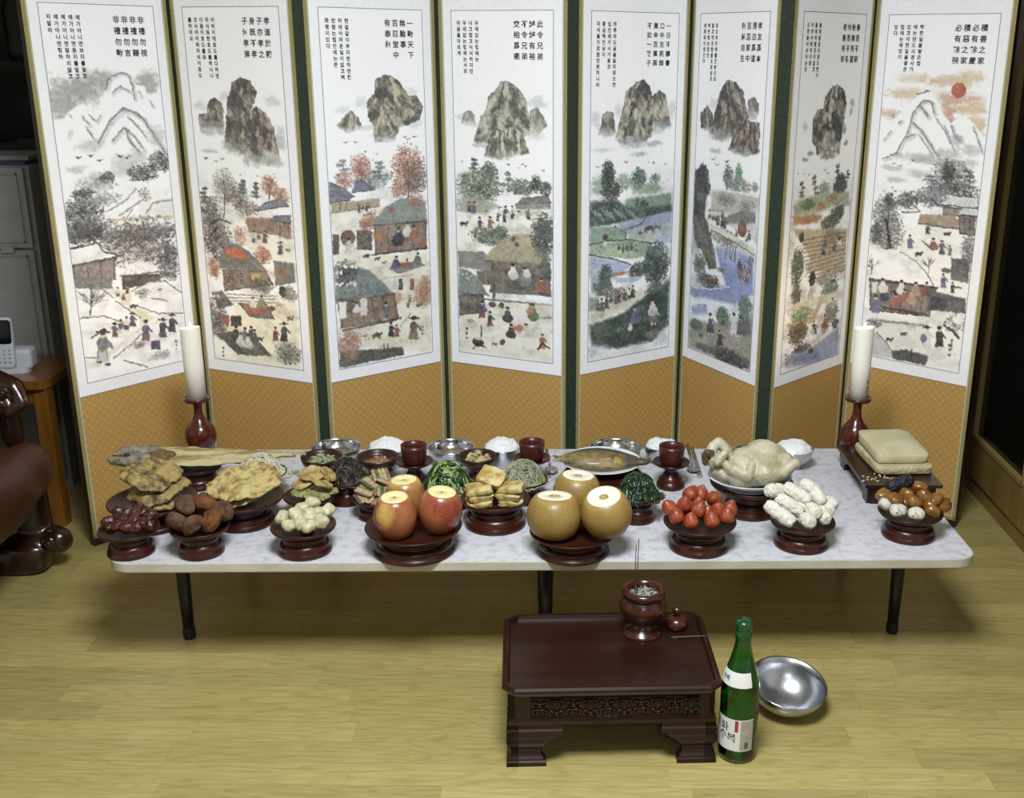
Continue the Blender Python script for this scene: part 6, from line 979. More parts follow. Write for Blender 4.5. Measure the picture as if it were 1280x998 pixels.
put('head', fuse('head', [caps((-.115, .020, .006), (-.178, .022, .013), .025, .014), caps((-.178, .022, .013), (-.200, .010, .010), .013, .005), caps((-.115, -.022, .002), (-.196, -.014, .0), .021, .008), caps((-.196, -.014, 0), (-.212, -.002, .002), .008, .003), ell((-.138, .0, .006), (.036, .036, .014))], .003, 2), mat('dried_fish_head', '62594a', .5, 'a39c88', 60, bump=.9, bscale=160), po)
put('gill', fuse('gill', [ell((-.112, -.010, .010), (.030, .030, .0095)), ell((-.100, .016, .011), (.026, .022, .0085), (0, 0, .4)), ell((-.076, .0, .008), (.026, .034, .008))], .0025, 2), mat('dried_gill', '5e4020', .6, '8a6a3a', 90, bump=.8, bscale=150), po); put('eye', mesh('eye', *ell((-.160, -.016, .019), (.0065, .006, .004))), mat('dried_eye', '23201a', .3), po)
put('tail', mesh('tail', *g_prism([(.225, .006), (.262, .016), (.255, .002), (.264, -.010), (.225, -.007)], .009, .012), False), MATS['dried_fish_flesh'], po)
# chicken
d = DISH['chick']; cp = at(937, 596, d.rz + .02); oval_plate('deep_plate', 'deep white china plate under the boiled chicken', (cp[0], cp[1], d.rz - .006), px_len(52.5, cp), .084, .030)
def C(X, Yy, dy): q = zat(870 + X / 8, 540 + Yy / 8, cp[1] + dy); return q - np.array([cp[0], cp[1], d.rz])
bc = C(610, 340, .0)
parts = [ell(bc, (.080, .055, .047), (0, -.05, 0)), ell(bc + [-.034, -.020, -.004], (.044, .044, .041)), ell(C(690, 220, .01), (.046, .040, .032), (0, .25, 0)), ell(C(440, 385, -.02), (.034, .034, .032)), ell(bc + [.052, .0, .004], (.036, .043, .030)),
         caps(C(690, 420, -.050), C(850, 410, -.056), .027, .018), caps(C(850, 410, -.056), C(985, 325, -.050), .0145, .0105), ell(C(990, 318, -.050), (.0145, .012, .0125)), caps(C(790, 240, .03), C(910, 265, .02), .028, .013),
         caps(C(390, 380, -.046), C(520, 455, -.062), .016, .012), caps(C(520, 455, -.062), C(560, 330, -.056), .012, .008),
         caps(C(390, 380, -.014), C(345, 270, -.012), .021, .0150), caps(C(345, 270, -.012), C(285, 160, -.008), .0150, .0130), caps(C(285, 160, -.008), C(225, 105, -.008), .0130, .0120), caps(C(225, 105, -.008), C(170, 150, -.014), .0120, .0120), caps(C(170, 150, -.014), C(140, 230, -.022), .0125, .0140), ell(C(122, 258, -.026), (.0155, .0150, .0170), (0, .4, 0)), caps(C(120, 285, -.034), C(165, 355, -.038), .009, .004), caps(C(290, 215, -.034), C(210, 300, -.040), .0095, .0115), caps(C(200, 375, -.020), C(290, 430, -.032), .015, .012), caps(C(300, 330, -.036), C(350, 385, -.040), .011, .012)]
ch = food('boiled_chicken', fuse('boiled_chicken', parts, .0028, 4), mat('chicken_skin', 'a69c74', .38, 'cdc6aa', 24, bump=.7, bscale=170, coat=.12, sss=.08, var_lo=.36, var_hi=.6, detail=6), 'whole boiled chicken with its head folded over, lying in a white plate', 'chicken', (cp[0], cp[1], d.rz))
put('comb', fuse('comb', [caps(C(88, 235, -.040), C(95, 310, -.040), .0085, .0075), caps(C(110, 210, -.042), C(165, 205, -.040), .0085, .006)], .0022, 3), mat('chicken_comb', '4e3c28', .45, '6f5c44', 60), ch); put('eye', mesh('eye', *ell(C(135, 262, -.043), (.003, .002, .003))), mat('chicken_eye', '1c1814', .3), ch)
# ------------------------------------------------------------------ rice cake on a tray stand
TZ = .052; c0, c1, c2 = at(1048.5, 556, T + TZ), at(1079, 607, T + TZ), at(1176, 607, T + TZ)
tc_ = (c0 + c2) / 2; yawt = math.atan2(c2[1] - c1[1], c2[0] - c1[0]); tw, td = np.linalg.norm(c2 - c1), np.linalg.norm(c1 - c0)
tr = thing('tray_stand', 'low rectangular wooden tray stand with scalloped legs under the rice cake', 'stand', (tc_[0], tc_[1], T), yawt)
put('tray_top', mesh('tray_top', *g_box(-tw / 2, tw / 2, -td / 2, td / 2, TZ - .008, TZ), False), LACD, tr)
def apron(L_, leg, h):                      # board with a scalloped cut-out, in x-z
    P_ = [(-L_ / 2, 0), (-L_ / 2 + leg, 0), (-L_ / 2 + leg * 1.15, h * .45), (-L_ / 2 + leg * 1.5, h * .5), (-L_ / 2 + leg * 1.8, h * .66), (L_ / 2 - leg * 1.8, h * .66), (L_ / 2 - leg * 1.5, h * .5), (L_ / 2 - leg * 1.15, h * .45), (L_ / 2 - leg, 0), (L_ / 2, 0), (L_ / 2, h), (-L_ / 2, h)]
    return P_
def board(P_, th):                          # x-z outline extruded in y
    V, Fc = g_prism(P_, -th / 2, th / 2); V = np.array(V); return np.stack([V[:, 0], -V[:, 2], V[:, 1]], 1), Fc
for dx in (-tw / 2 + .014, tw / 2 - .014): put('side_apron', mesh('side_apron', *board(apron(td - .03, .035, TZ - .008), .008), False), LACD, tr, (dx, 0, 0), (0, 0, math.pi / 2))
for dy in (-td / 2 + .015, td / 2 - .015): put('end_apron', mesh('end_apron', *board(apron(tw - .036, .03, TZ - .008), .008), False), LACD, tr, (0, dy, 0))
CAKE = mat('rice_cake', 'bfb384', .65, 'd4ca9e', 40, bump=1.0, bscale=130); CAKE2 = mat('rice_cake_top', 'cabf90', .5, 'dcd4ae', 14, bump=.5, bscale=60)
def cakeslab(name, sx, sy, sz, seed, dome, m, c, rot, label):
    V, Fc = g_rbox(sx, sy, sz, .22, seed, .02, 18); V = np.array(V); top = V[:, 2] > 0; V[top, 2] += dome * (1 - (V[top, 0] / sx) ** 2) * (1 - (V[top, 1] / sy) ** 2); V[:, 2] += .0012 * n3(V, 90, seed); return food(name, mesh(name, V, Fc), m, label, 'rice cake', c, rot, 'rice cake layers on the tray')
k0 = at(1114, 577, T + TZ)
ck = cakeslab('rice_cake', .071, .095, .011, 1, .0, CAKE, (k0[0] + .002, k0[1] + .0, T + TZ + .0115), (0, 0, .08), 'lower slab of pale rice cake with crumbly front edge, on the tray stand')
ck2 = cakeslab('rice_cake',   .065, .088, .0125, 2, .013, CAKE2, (k0[0] + .002, k0[1] + .010, T + TZ + .034), (.03, .0, .06), 'upper slab of pale rice cake with a smooth domed top')
settle(ck2, [ck], .0012)
g = Geo()
for i in range(34): q = at(1082 + rnd.uniform(-6, 38), 597 + rnd.uniform(-12, 6) if i < 10 else 599 + rnd.uniform(-3, 4), T + TZ); g.add(*xf(g_blob(i, .0028, .0024, .002, .3, 3, 8, 5), q + [0, 0, .0012]))
put('cake_crumbs', g.mesh('cake_crumbs'), CAKE, None, label='pale crumbs scattered before the rice cake on the tray', category='crumbs', kind='stuff')
# ------------------------------------------------------------------ candles
WAX = mat('candle_wax', 'ece8da', .4, sss=.35); FLAME = mat('flame', 'ffd890', .5, emit=('ffd9a0', 30.0)); HOLD = mat('red_lacquer', '561f14', .2, '48180f', 10, coat=.25)
def candle(X, Yy, lb, lbh, text=False):
    zc = zat(X, 497, Yy); h = zc[2] - T; x = zc[0]; o = thing('candle_holder', lbh, 'candle holder', (x, Yy, T), 0, 'red lacquered candle holders')
    b = .040; put('base', mesh('base', *g_lathe([(0, 0), (b * .85, 0), (b * .88, .006), (b * .62, .014), (b * .6, h * .16)], 36)), HOLD, o)
    put('bulb', mesh('bulb', *g_lathe([(b * .58, h * .12), (b * .82, h * .18), (b * .98, h * .29), (b, h * .38), (b * .93, h * .47), (b * .72, h * .55), (b * .46, h * .62), (b * .31, h * .70), (b * .27, h * .80), (b * .29, h * .89), (b * .40, h * .935)], 40)), HOLD, o)
    put('drip_cup', mesh('drip_cup', *g_lathe([(0, h * .90), (b * .38, h * .92), (b * .8, h * .95), (b * .86, h * .985), (b * .84, h * 1.01), (b * .74, h * .99), (0, h * .97)], 36)), HOLD, o)
    c = thing('candle', lb, 'candle', (x, Yy, T + h * .972), 0, 'white candles'); H_ = zat(X, 408, Yy)[2] - (T + h * .972); r = .0245
    V, Fc = g_lathe([(0, 0), (r, 0), (r, H_ * .5), (r, H_ * .965), (r * .96, H_ * .985), (r * .7, H_ * .97), (r * .3, H_ * .955), (0, H_ * .95)], 36); V = np.array(V); V[:, 2] += np.where(V[:, 2] > H_ * .9, .004 * np.sin(np.arctan2(V[:, 1], V[:, 0]) + 2.4), 0)
    put('wax', mesh('wax', V, Fc), WAX, c); put('wick', mesh('wick', *g_tube([(0, 0, H_ * .94), (.0005, 0, H_ * .97), (.001, 0, H_ * .99)], .0009, 6)), mat('wick', '1a1512', .8), c)
    V, Fc = sphere(14, 12); V = np.array(V); t = (V[:, 2] + 1) / 2; w = np.where(t < .3, 1, 1 - ((t - .3) / .7) ** 1.1); V[:, 0] *= w; V[:, 1] *= w; put('flame', mesh('flame', V * [.0042, .0042, .0105] + [.001, 0, H_ * .995], Fc), FLAME, c)
    l = bpy.data.lights.new('candle_glow', 'POINT'); l.energy = .6; l.color = (1, .72, .38); l.shadow_soft_size = .006; lo = bpy.data.objects.new('candle_glow', l); col.objects.link(lo); lo.location = (x + .001, Yy, T + h * .972 + H_ * .995 + .0125)
    if text:
        g = Geo(); R_ = random.Random(4)     # four worn gilt characters, too small to read
        for k in range(4):
            for q in range(6):
                a0, zz = -math.pi / 2 + .50 + R_.uniform(0, .30), .052 - k * .0135 + R_.uniform(-.0042, .0042); da, dz = R_.choice(((.16, 0), (0, .0042), (.10, -.0026))); Pn = [(math.cos(a0 + da * t) * (r + .0002), math.sin(a0 + da * t) * (r + .0002), zz + dz * t) for t in (0, .5, 1)]; g.add(*g_tube(Pn, .0006, 5))
        put('gilt_lettering', g.mesh('gilt_lettering'), mat('candle_gilt', '5c5a3c', .5), c)['kind'] = 'stuff'
candle(246, 2.70, 'white burning candle above the dried pollack', 'red lacquered candle holder behind the dried pollack'); candle(1073, 2.735, 'white burning candle with gilt lettering beside the rice cake', 'red lacquered candle holder beside the rice cake', True)
# ------------------------------------------------------------------ incense table on the floor
WDK = mat('dark_rosewood', '1d0c07', .36, '30130a', 7, stretch=(.5, 5, 5), coat=.1, detail=6, spec=.4); WRIM = mat('dark_rosewood_rim', '1e0d09', .28, '2c120b', 9, coat=.2, spec=.4)
IY = math.radians(2.9); iw, idp, ih = .415, .296, .170; ic = np.array([.0615, 1.922])
it = thing('incense_table', 'low dark red wooden incense table with carved front and bracket feet', 'table', (ic[0], ic[1], 0), IY)
def cham(w, d_, c): return [(-w / 2 + c, -d_ / 2), (w / 2 - c, -d_ / 2), (w / 2, -d_ / 2 + c), (w / 2, d_ / 2 - c), (w / 2 - c, d_ / 2), (-w / 2 + c, d_ / 2), (-w / 2, d_ / 2 - c), (-w / 2, -d_ / 2 + c)]
put('tray_board', mesh('tray_board', *g_prism(cham(iw - .016, idp - .016, .020), ih - .016, ih - .008), False), WDK, it)
g = Geo(); rings = [(cham(iw - .03, idp - .03, .016), ih - .0082), (cham(iw - .024, idp - .024, .018), ih - .001), (cham(iw - .014, idp - .014, .020), ih), (cham(iw - .003, idp - .003, .022), ih - .003), (cham(iw, idp, .023), ih - .008), (cham(iw - .006, idp - .006, .022), ih - .014), (cham(iw - .02, idp - .02, .02), ih - .018)]
for P_, z in rings: g.V += [(x, yy, z) for x, yy in P_]
for k in range(len(rings) - 1):
    for j in range(8): g.F.append((k * 8 + j, k * 8 + (j + 1) % 8, (k + 1) * 8 + (j + 1) % 8, (k + 1) * 8 + j)); g.M.append(0)
put('tray_rim', g.mesh('tray_rim', False), WRIM, it)
bw, bd = iw - .030, idp - .030; z1, z0 = ih - .016, .092
for (L_, dx, dy, rz, nm) in ((bw, 0, -bd / 2, 0, 'front_panel'), (bw, 0, bd / 2, math.pi, 'back_panel'), (bd, bw / 2, 0, math.pi / 2, 'side_panel'), (bd, -bw / 2, 0, -math.pi / 2, 'side_panel')):
    fpn = put(nm, mesh(nm, *g_box(-L_ / 2, L_ / 2, 0, .010, z0, z1), False), WDK, it, (dx, dy, 0), (0, 0, rz))
    if nm == 'front_panel' or nm == 'side_panel':
        a, b = -L_ / 2 + .040, L_ / 2 - .028; za, zb = z0 + .012, z1 - .010; g = Geo(); g.add(*g_box(a, b, -.0008, .001, za, zb))
        put('recess', g.mesh('recess', False), WDK, fpn)
        g = Geo(); n = int((b - a) / .030)
        for k in range(n):                  # scrolls: pairs of spirals with a stem
            cx = a + (k + .5) * (b - a) / n; cz = (za + zb) / 2; hw = (b - a) / n / 2; hh = (zb - za) / 2; f = 1 if k % 2 else -1
            for sx in (-1, 1):
                for sz in (-1, 1):
                    Pn = []
                    for j in range(12): t = j / 11; an = sz * f * t * 7.0; rr = hh * .46 * (1 - t * .8); Pn.append((cx + sx * (hw * .48 - rr * math.cos(an)), -.0030, cz + sz * hh * .48 + rr * math.sin(an)))
                    g.add(*g_tube(Pn, .0017, 5, 1.5))
            g.add(*g_tube([(cx, -.0012, za + .002), (cx + f * .002, -.0016, cz), (cx, -.0012, zb - .002)], .0014, 5)); g.add(*xf(g_blob(k, .0042, .0016, .0042, .1), (cx, -.0014, cz)))
        for zz in (za, zb): g.add(*g_tube([(a, -.0012, zz), (b, -.0012, zz)], .0013, 5))
        for xx in (a, b): g.add(*g_tube([(xx, -.0012, za), (xx, -.0012, zb)], .0013, 5))
        put('carved_scrolls', g.mesh('carved_scrolls'), WDK, fpn)
g = Geo()
for e, za, zb in ((.004, z0 - .003, z0 + .004), (.001, z0 + .004, z0 + .008)): g.add(*g_box(-bw / 2 - e, bw / 2 + e, -bd / 2 - e, bd / 2 + e, za, zb))
put('waist_moulding', g.mesh('waist_moulding', False), WRIM, it)
HF = z0 - .003                             # bracket feet: stacked slices with an ogee face, a wing along each side
LEV = [(0, .068, .007), (.10, .068, .007), (.13, .066, .005), (.16, .063, .0045), (.22, .060, .001), (.30, .057, -.002), (.38, .058, -.001), (.46, .062, .003), (.56, .068, .0065), (.66, .080, .007), (.72, .092, .0045), (.75, .097, .003), (.76, .099, .006), (.86, .099, .006), (.88, .099, .002), (1.0, .099, .001)]
for sx in (-1, 1):
    for sy in (-1, 1):
        g = Geo()
        for wing in (0, 1):
            V, n_ = [], len(LEV)
            for t, xm, b_ in LEV:
                xm = xm if wing == 0 else xm * .8
                for u, v in ((-b_, -b_), (xm, -b_), (xm, .016), (-b_, .016)):
                    x_, y_ = (u, v) if wing == 0 else (v, u); V.append((-sx * x_, -sy * y_, t * HF))
            Fc = [(k * 4 + e, k * 4 + (e + 1) % 4, (k + 1) * 4 + (e + 1) % 4, (k + 1) * 4 + e) for k in range(n_ - 1) for e in range(4)] + [(3, 2, 1, 0), tuple((n_ - 1) * 4 + e for e in range(4))]
            g.add(V, Fc)
        me = g.mesh('bracket_foot', False); bm = bmesh.new(); bm.from_mesh(me); bmesh.ops.recalc_face_normals(bm, faces=bm.faces); bm.to_mesh(me); bm.free()
        put('bracket_foot', me, WDK, it, (sx * bw / 2, sy * bd / 2, 0))
IZ = ih - .008
bp_ = at(802, 803, IZ); rb = px_len(25.2, bp_); bY = bp_[1] + rb; bx = zat(803, 790, bY)[0]; hb = zat(805, 736, bY)[2] - IZ; rw, rm = px_len(30, (bx, bY, IZ + hb * .6)), px_len(27.6, (bx, bY, IZ + hb))
CENW = mat('burner_wood', '4a1f12', .24, '33130b', 16, stretch=(1, 1, 4), coat=.25)
bu = thing('incense_burner', 'round turned wooden incense burner filled with ash', 'incense burner', (bx, bY, IZ))
put('foot', mesh('foot', *g_lathe([(0, 0), (rb, 0), (rb, .003), (rb * .9, hb * .07), (rb * .62, hb * .14), (rb * .46, hb * .24), (rb * .55, hb * .32)], 44)), CENW, bu)
put('bowl_body', mesh('bowl_body', *g_lathe([(rb * .52, hb * .30), (rw * .72, hb * .36), (rw * .95, hb * .5), (rw, hb * .62), (rw * .95, hb * .74), (rw * .82, hb * .81), (rw * .78, hb * .84)], 48)), CENW, bu)
put('rim', mesh('rim', *g_lathe([(rw * .78, hb * .82), (rm * .93, hb * .86), (rm, hb * .93), (rm * .97, hb * .99), (rm * .86, hb * 1.02), (rm * .74, hb), (rm * .66, hb * .93), (rm * .66, hb * .80)], 48)), CENW, bu)
g = Geo(); g.add(*g_lathe([(rm * .68, hb * .86), (rm * .4, hb * .89), (0, hb * .90)], 28)); R_ = random.Random(8)
for i in range(60): a, q = R_.uniform(0, 6.28), math.sqrt(R_.random()) * rm * .58; g.add(*xf(g_box(-.006, .006, -.0012, .0012, 0, .0016), (q * math.cos(a), q * math.sin(a), hb * .89 + R_.uniform(0, .003)), (R_.uniform(-.3, .3), R_.uniform(-.3, .3), R_.uniform(0, 6.28))), R_.randrange(2))
put('incense_ash', g.mesh('incense_ash', False), [mat('ash_light', 'b5b5a4', .8, '8f9080', 200), mat('ash_dark', '4a4a40', .8)], None, (bx, bY, IZ), label='grey ash and stub bits inside the wooden burner', category='ash', kind='stuff')
STK = mat('incense_stick', '4a3a2a', .7); 
for X, yt, lb, off in ((795.2, 681, 'shorter of two thin incense sticks standing in the burner', -.002), (798.6, 675, 'taller of two thin incense sticks standing in the burner', .003)):
    zt = zat(X, yt, bY)[2]; tp = zat(X, yt, bY); food('incense_stick', mesh('incense_stick', *g_tube([(0, 0, 0), ((tp[0] - (tp[0] - .001)) * .5, 0, (zt - IZ - hb * .88) / 2), (.001, 0, zt - IZ - hb * .88)], .00105, 6)), STK, lb, 'incense stick', (tp[0] - .001, bY + off, IZ + hb * .88), (0, 0, 0), 'incense sticks')
lp = at(846.5, 791, IZ); rl_ = px_len(14.6, lp); ld = thing('burner_lid', 'small turned wooden burner lid with a round knob, set on the table', 'lid', (lp[0], lp[1] + rl_ * .95, IZ))
put('lid_dome', mesh('lid_dome', *g_lathe([(0, 0), (rl_ * .75, 0), (rl_ * .98, .004), (rl_, .010), (rl_ * .92, .017), (rl_ * .74, .022), (rl_ * .6, .0235), (rl_ * .3, .026)], 36)), CENW, ld); put('knob', mesh('knob', *g_lathe([(rl_ * .32, .025), (rl_ * .22, .030), (rl_ * .40, .034), (rl_ * .44, .040), (rl_ * .32, .0455), (0, .0475)], 24)), CENW, ld)
a, b = at(839, 797, ih + .001), at(883, 795, ih + .001); food('incense_stick', mesh('incense_stick', *g_tube([(0, 0, 0), tuple((b - a) * .5), tuple(b - a)], .0011, 6)), mat('incense_pale', '7a5c40', .7), 'thin incense stick lying across the incense table rim', 'incense stick', a, (0, 0, 0), 'incense sticks')
# ------------------------------------------------------------------ bottle
BX, BY = .3110, 1.822; GLASS = mat('green_glass', '63b86c', .03, trans=1.0, ior=1.5); R = .0368
bo = thing('rice_wine_bottle', 'green glass bottle of rice wine with white Korean labels', 'bottle', (BX, BY, 0))
outer = [(0, .004), (R * .8, .0), (R * .96, .003), (R, .012), (R, .140), (R * .985, .154), (R * .93, .168), (R * .80, .187), (R * .62, .207), (R * .47, .229), (R * .40, .245), (R * .385, .272)]
inner = [(R * .34, .272), (R * .355, .245), (R * .42, .229), (R * .57, .207), (R * .75, .187), (R * .88, .168), (R * .935, .154), (R * .95, .140), (R * .95, .014), (R * .8, .008), (0, .010)]
put('glass', mesh('glass', *g_lathe(outer + inner, 48)), GLASS, bo)
put('wine', mesh('wine', *g_lathe([(0, .0105), (R * .79, .0085), (R * .945, .0145), (R * .945, .140), (R * .935, .150), (0, .150)], 40)), mat('clear_wine', 'cfe6b8', .0, trans=1.0, ior=1.33), bo)
put('cap', mesh('cap', *g_lathe([(R * .395, .250), (R * .43, .252), (R * .43, .266), (R * .40, .268), (R * .42, .272), (R * .43, .284), (R * .38, .289), (0, .290)], 32)), mat('green_cap', '0c3a18', .22, '14522a', 120, coat=.3), bo)
def wrap(name, a0, a1, z0_, z1_, m, rfun, e=.0004, n=28, nz=6, parent=bo):
    V, Fc = [], []
    for j in range(nz + 1):
        z = z0_ + (z1_ - z0_) * j / nz
        for k in range(n + 1): a = math.radians(a0 + (a1 - a0) * k / n); V.append((math.cos(a) * (rfun(z) + e), math.sin(a) * (rfun(z) + e), z))
    for j in range(nz):
        for k in range(n): q = j * (n + 1) + k; Fc.append((q, q + 1, q + n + 2, q + n + 1))
    return put(name, mesh(name, V, Fc), m, parent)
rf = lambda z: float(np.interp(z, [q[1] for q in outer[2:]], [q[0] for q in outer[2:]]))
LBL = mat('label_paper', 'cfcfcb', .55); lab = wrap('label', -205, -52, .030, .098, LBL, rf); wrap('label_panel', -92, -53, .032, .096, mat('label_grey', 'a9a598', .5, 'b9b5a8', 60), rf, .0007, parent=lab); wrap('label_stamp', -109, -99, .072, .096, mat('label_red', 'b03a22', .5), rf, .0007, 6, parent=lab)
for k in range(7): wrap('barcode_bar', -79 + k * 1.7, -78.2 + k * 1.7 + (k % 2) * .4, .036, .050, mat('barcode_ink', '2a2a2a', .6), rf, .0010, 2, 1, lab)
INKB = mat('label_ink', '141414', .5)
def wraptext(s_, size, a_deg, z, e=.0009, parent=None, m=INKB, w=.0001):
    tg = text_geo([[s_]], size, size, size, w); V = np.array(tg.V); a = math.radians(a_deg) + V[:, 0] / R; zz = V[:, 1] + size * .8 - size * .35 + z; rr = np.array([rf(q) for q in zz]) + e
    put('lettering', mesh('lettering', np.stack([np.cos(a) * rr, np.sin(a) * rr, zz], 1), tg.F, False), m, parent)
for s_, a, z in (('백', -176, .080), ('화', -142, .079), ('수', -147, .060), ('복', -118, .058)): wraptext(s_, .021, a, z, parent=lab)
nl = wrap('neck_label', -190, -62, .165, .193, LBL, rf, .0006); wraptext('수복', .012, -156, .179, .0012, nl, INKB, .0001)
# steel bowl on the floor
RB = .0790; sb = thing('mixing_bowl', 'wide steel bowl tilted on the floor behind the bottle', 'bowl', (.428, 1.982, .0035)); sb.rotation_euler = (.17, .10, 0)
put('bowl_body', mesh('bowl_body', *g_lathe([(0, .002), (RB * .35, .002), (RB * .62, .012), (RB * .84, .028), (RB * .96, .046), (RB, .062), (RB * .985, .062), (RB * .94, .046), (RB * .82, .0295), (RB * .6, .0135), (RB * .35, .0035), (0, .0035)], 56)), STEELB, sb); put('rim', mesh('rim', *g_lathe([(RB * .985, .0605), (RB * 1.012, .0608), (RB * 1.018, .0625), (RB * 1.0, .0640), (RB * .98, .0632)], 56)), STEEL, sb)
# ------------------------------------------------------------------ left side: sofa, side table, telephone, cabinet, drawers, shelf
LEA = mat('brown_leather', '452213', .42, '38190e', 12, bump=.2, bscale=120); CARV = mat('carved_rosewood', '22100a', .25, '35180d', 14, coat=.3)
so = thing('sofa', 'brown leather sofa with carved dark wooden arm and scroll foot', 'sofa', (-1.55, 2.35, 0))
def S(p): return np.array(p, float) - np.array([-1.55, 2.35, 0])
put('seat', fuse('seat', [xf(g_rbox(.40, .30, .105, .45, 1, .0, 16), S((-1.70, 2.28, .275))), ell(S((-1.40, 2.40, .285)), (.115, .17, .095)), ell(S((-1.345, 2.50, .30)), (.055, .085, .075))], .012, 8), LEA, so)
ap = [caps(S((-1.66, 2.60, .50)), S((-1.47, 2.62, .50)), .040, .034), caps(S((-1.47, 2.62, .50)), S((-1.40, 2.60, .485)), .034, .026), caps(S((-1.40, 2.60, .485)), S((-1.375, 2.585, .45)), .026, .018), caps(S((-1.375, 2.585, .45)), S((-1.405, 2.575, .425)), .018, .016), ell(S((-1.425, 2.575, .445)), (.026, .024, .028)), caps(S((-1.44, 2.62, .46)), S((-1.43, 2.62, .34)), .030, .026), caps(S((-1.56, 2.62, .47)), S((-1.52, 2.62, .34)), .045, .036), ell(S((-1.50, 2.58, .455)), (.045, .022, .034))]
arm = put('arm', fuse('arm', ap, .006, 3), CARV, so)
g = Geo()
for cx_, cz_, r0 in ((-1.425, .445, .024), (-1.50, .46, .032), (-1.405, .485, .014)): g.add(*g_tube([S((cx_ + r0 * (1 - t * .85) * math.cos(t * 9), 2.553 - .004 * t, cz_ + r0 * (1 - t * .85) * math.sin(t * 9))) for t in np.linspace(0, 1, 22)], .0055, 7))
put('carved_scroll', g.mesh('carved_scroll'), CARV, arm)
ftp = [caps(S((-1.46, 2.56, .05)), S((-1.345, 2.59, .09)), .05, .028), ell(S((-1.335, 2.58, .082)), (.038, .034, .036)), caps(S((-1.40, 2.60, .08)), S((-1.40, 2.60, .22)), .045, .04), xf(g_rbox(.13, .05, .045, .5, 3, 0, 10), S((-1.48, 2.57, .046)))]
fo_ = put('scroll_foot', fuse('scroll_foot', ftp, .006, 3), CARV, so); put('foot_rosette', mesh('foot_rosette', *xf(g_lathe([(0, .010), (.008, .009), (.010, .004), (.016, .006), (.020, .0)], 24), S((-1.345, 2.548, .085)), (math.pi / 2, 0, 0))), CARV, fo_)
put('side_rail', mesh('side_rail', *xf(g_rbox(.30, .02, .05, .3, 4, 0, 10), S((-1.75, 2.58, .16)))), CARV, so)
OAK = mat('honey_oak', '6b4216', .3, '86561f', 8, stretch=(4, 4, .6), coat=.3, detail=5)
st_ = thing('side_table', 'small honey-coloured wooden side table under the telephone', 'table', (-1.62, 2.96, 0)); STZ = .432
put('table_top', mesh('table_top', *g_prism([(x, y_) for x, y_ in rrect(.37, .27, .03)], STZ - .024, STZ), False), OAK, st_)
for lx, ly in ((.160, -.100), (-.160, -.100), (.160, .100), (-.160, .100)): put('leg', mesh('leg', *g_box(lx - .019, lx + .019, ly - .019, ly + .019, 0, STZ - .024), False), OAK, st_)
put('apron', mesh('apron', *g_box(-.145, .145, -.112, -.098, STZ - .07, STZ - .024), False), OAK, st_)
WPL = mat('white_plastic', 'b2b4b8', .3); KEY = mat('phone_keys', '8f9296', .4); SCR = mat('phone_screen', '0a0b0e', .15)
ph = thing('telephone', 'white cordless telephone standing in its cradle', 'telephone', (*zat(18, 454, 2.93)[:2], STZ), .12)
cr = Geo(); cr.add(*g_prism(rrect(.088, .075, .02), 0, .016)); cr.add(*xf(g_rbox(.036, .030, .030, .4, 2, 0, 10), (.018, .008, .034))); put('cradle', cr.mesh('cradle', False), WPL, ph)
hs = put('handset', mesh('handset', *xf(g_rbox(.0245, .0115, .070, .3, 5, 0, 14), (-.008, -.022, .084), (-.14, 0, 0))), WPL, ph); put('screen', mesh('screen', *xf(g_rbox(.0225, .003, .033, .25, 6, 0, 8), (-.008, -.0285, .116), (-.14, 0, 0))), SCR, hs)
for r_ in range(4):
    for c_ in range(3): put('key', mesh('key', *xf(g_rbox(.0044, .002, .0036, .5, 7, 0, 5), (-.008 + (c_ - 1) * .0135, -.0388 + r_ * .0015, .034 + r_ * .0105), (-.14, 0, 0))), KEY, hs)
GREY = mat('grey_panel', '9a9c98', .5, '92948f', 20); DKM = mat('dark_panel', '0e0d0d', .5); PVC = mat('drawer_plastic', 'b5b9ac', .35)
cb = thing('grey_cabinet', 'grey two-door storage cabinet behind the telephone', 'cabinet', (-1.80, 3.28, 0)); cz1, czm = zat(10, 207, 3.12)[2], zat(30, 312, 3.12)[2]; cr_ = zat(48, 330, 3.12)[0] + 1.80
put('body', mesh('body', *g_box(-.30, cr_, -.14, .12, 0, cz1), False), GREY, cb)
for za, zb in ((.03, czm - .004), (czm + .004, cz1 - .008)):
    dr = put('door', mesh('door', *xf(g_box(-.29, cr_ - .012, -.012, 0, za, zb), (0, -.141, 0)), False), GREY, cb); g = Geo(); e = .014
    for q in ((-.27, cr_ - .03, za + e, za + e + .004), (-.27, cr_ - .03, zb - e - .004, zb - e), (cr_ - .034, cr_ - .03, za + e, zb - e)): g.add(*g_box(q[0], q[1], -.157, -.153, q[2], q[3]))
    put('door_bead', g.mesh('door_bead', False), GREY, dr)
put('latch', mesh('latch', *g_box(cr_ - .10, cr_ - .065, -.162, -.150, czm - .010, czm + .008), False), GREY, cb)
food('paper_stack', mesh('paper_stack', *xf(g_box(-.10, .13, -.10, .08, 0, .012), (0, 0, 0), (0, 0, .1)), False), mat('paper_white', '8e9092', .6), 'small stack of white paper on top of the grey cabinet', 'paper', (-1.70, 3.25, cz1 + .0105)); food('folder', mesh('folder', *xf(g_box(-.12, .15, -.11, .10, 0, .010), (0, 0, 0), (0, 0, -.06)), False), mat('folder_blue', '2a2c5a', .45), 'thin blue folder under the papers on the grey cabinet', 'folder', (-1.70, 3.25, cz1))
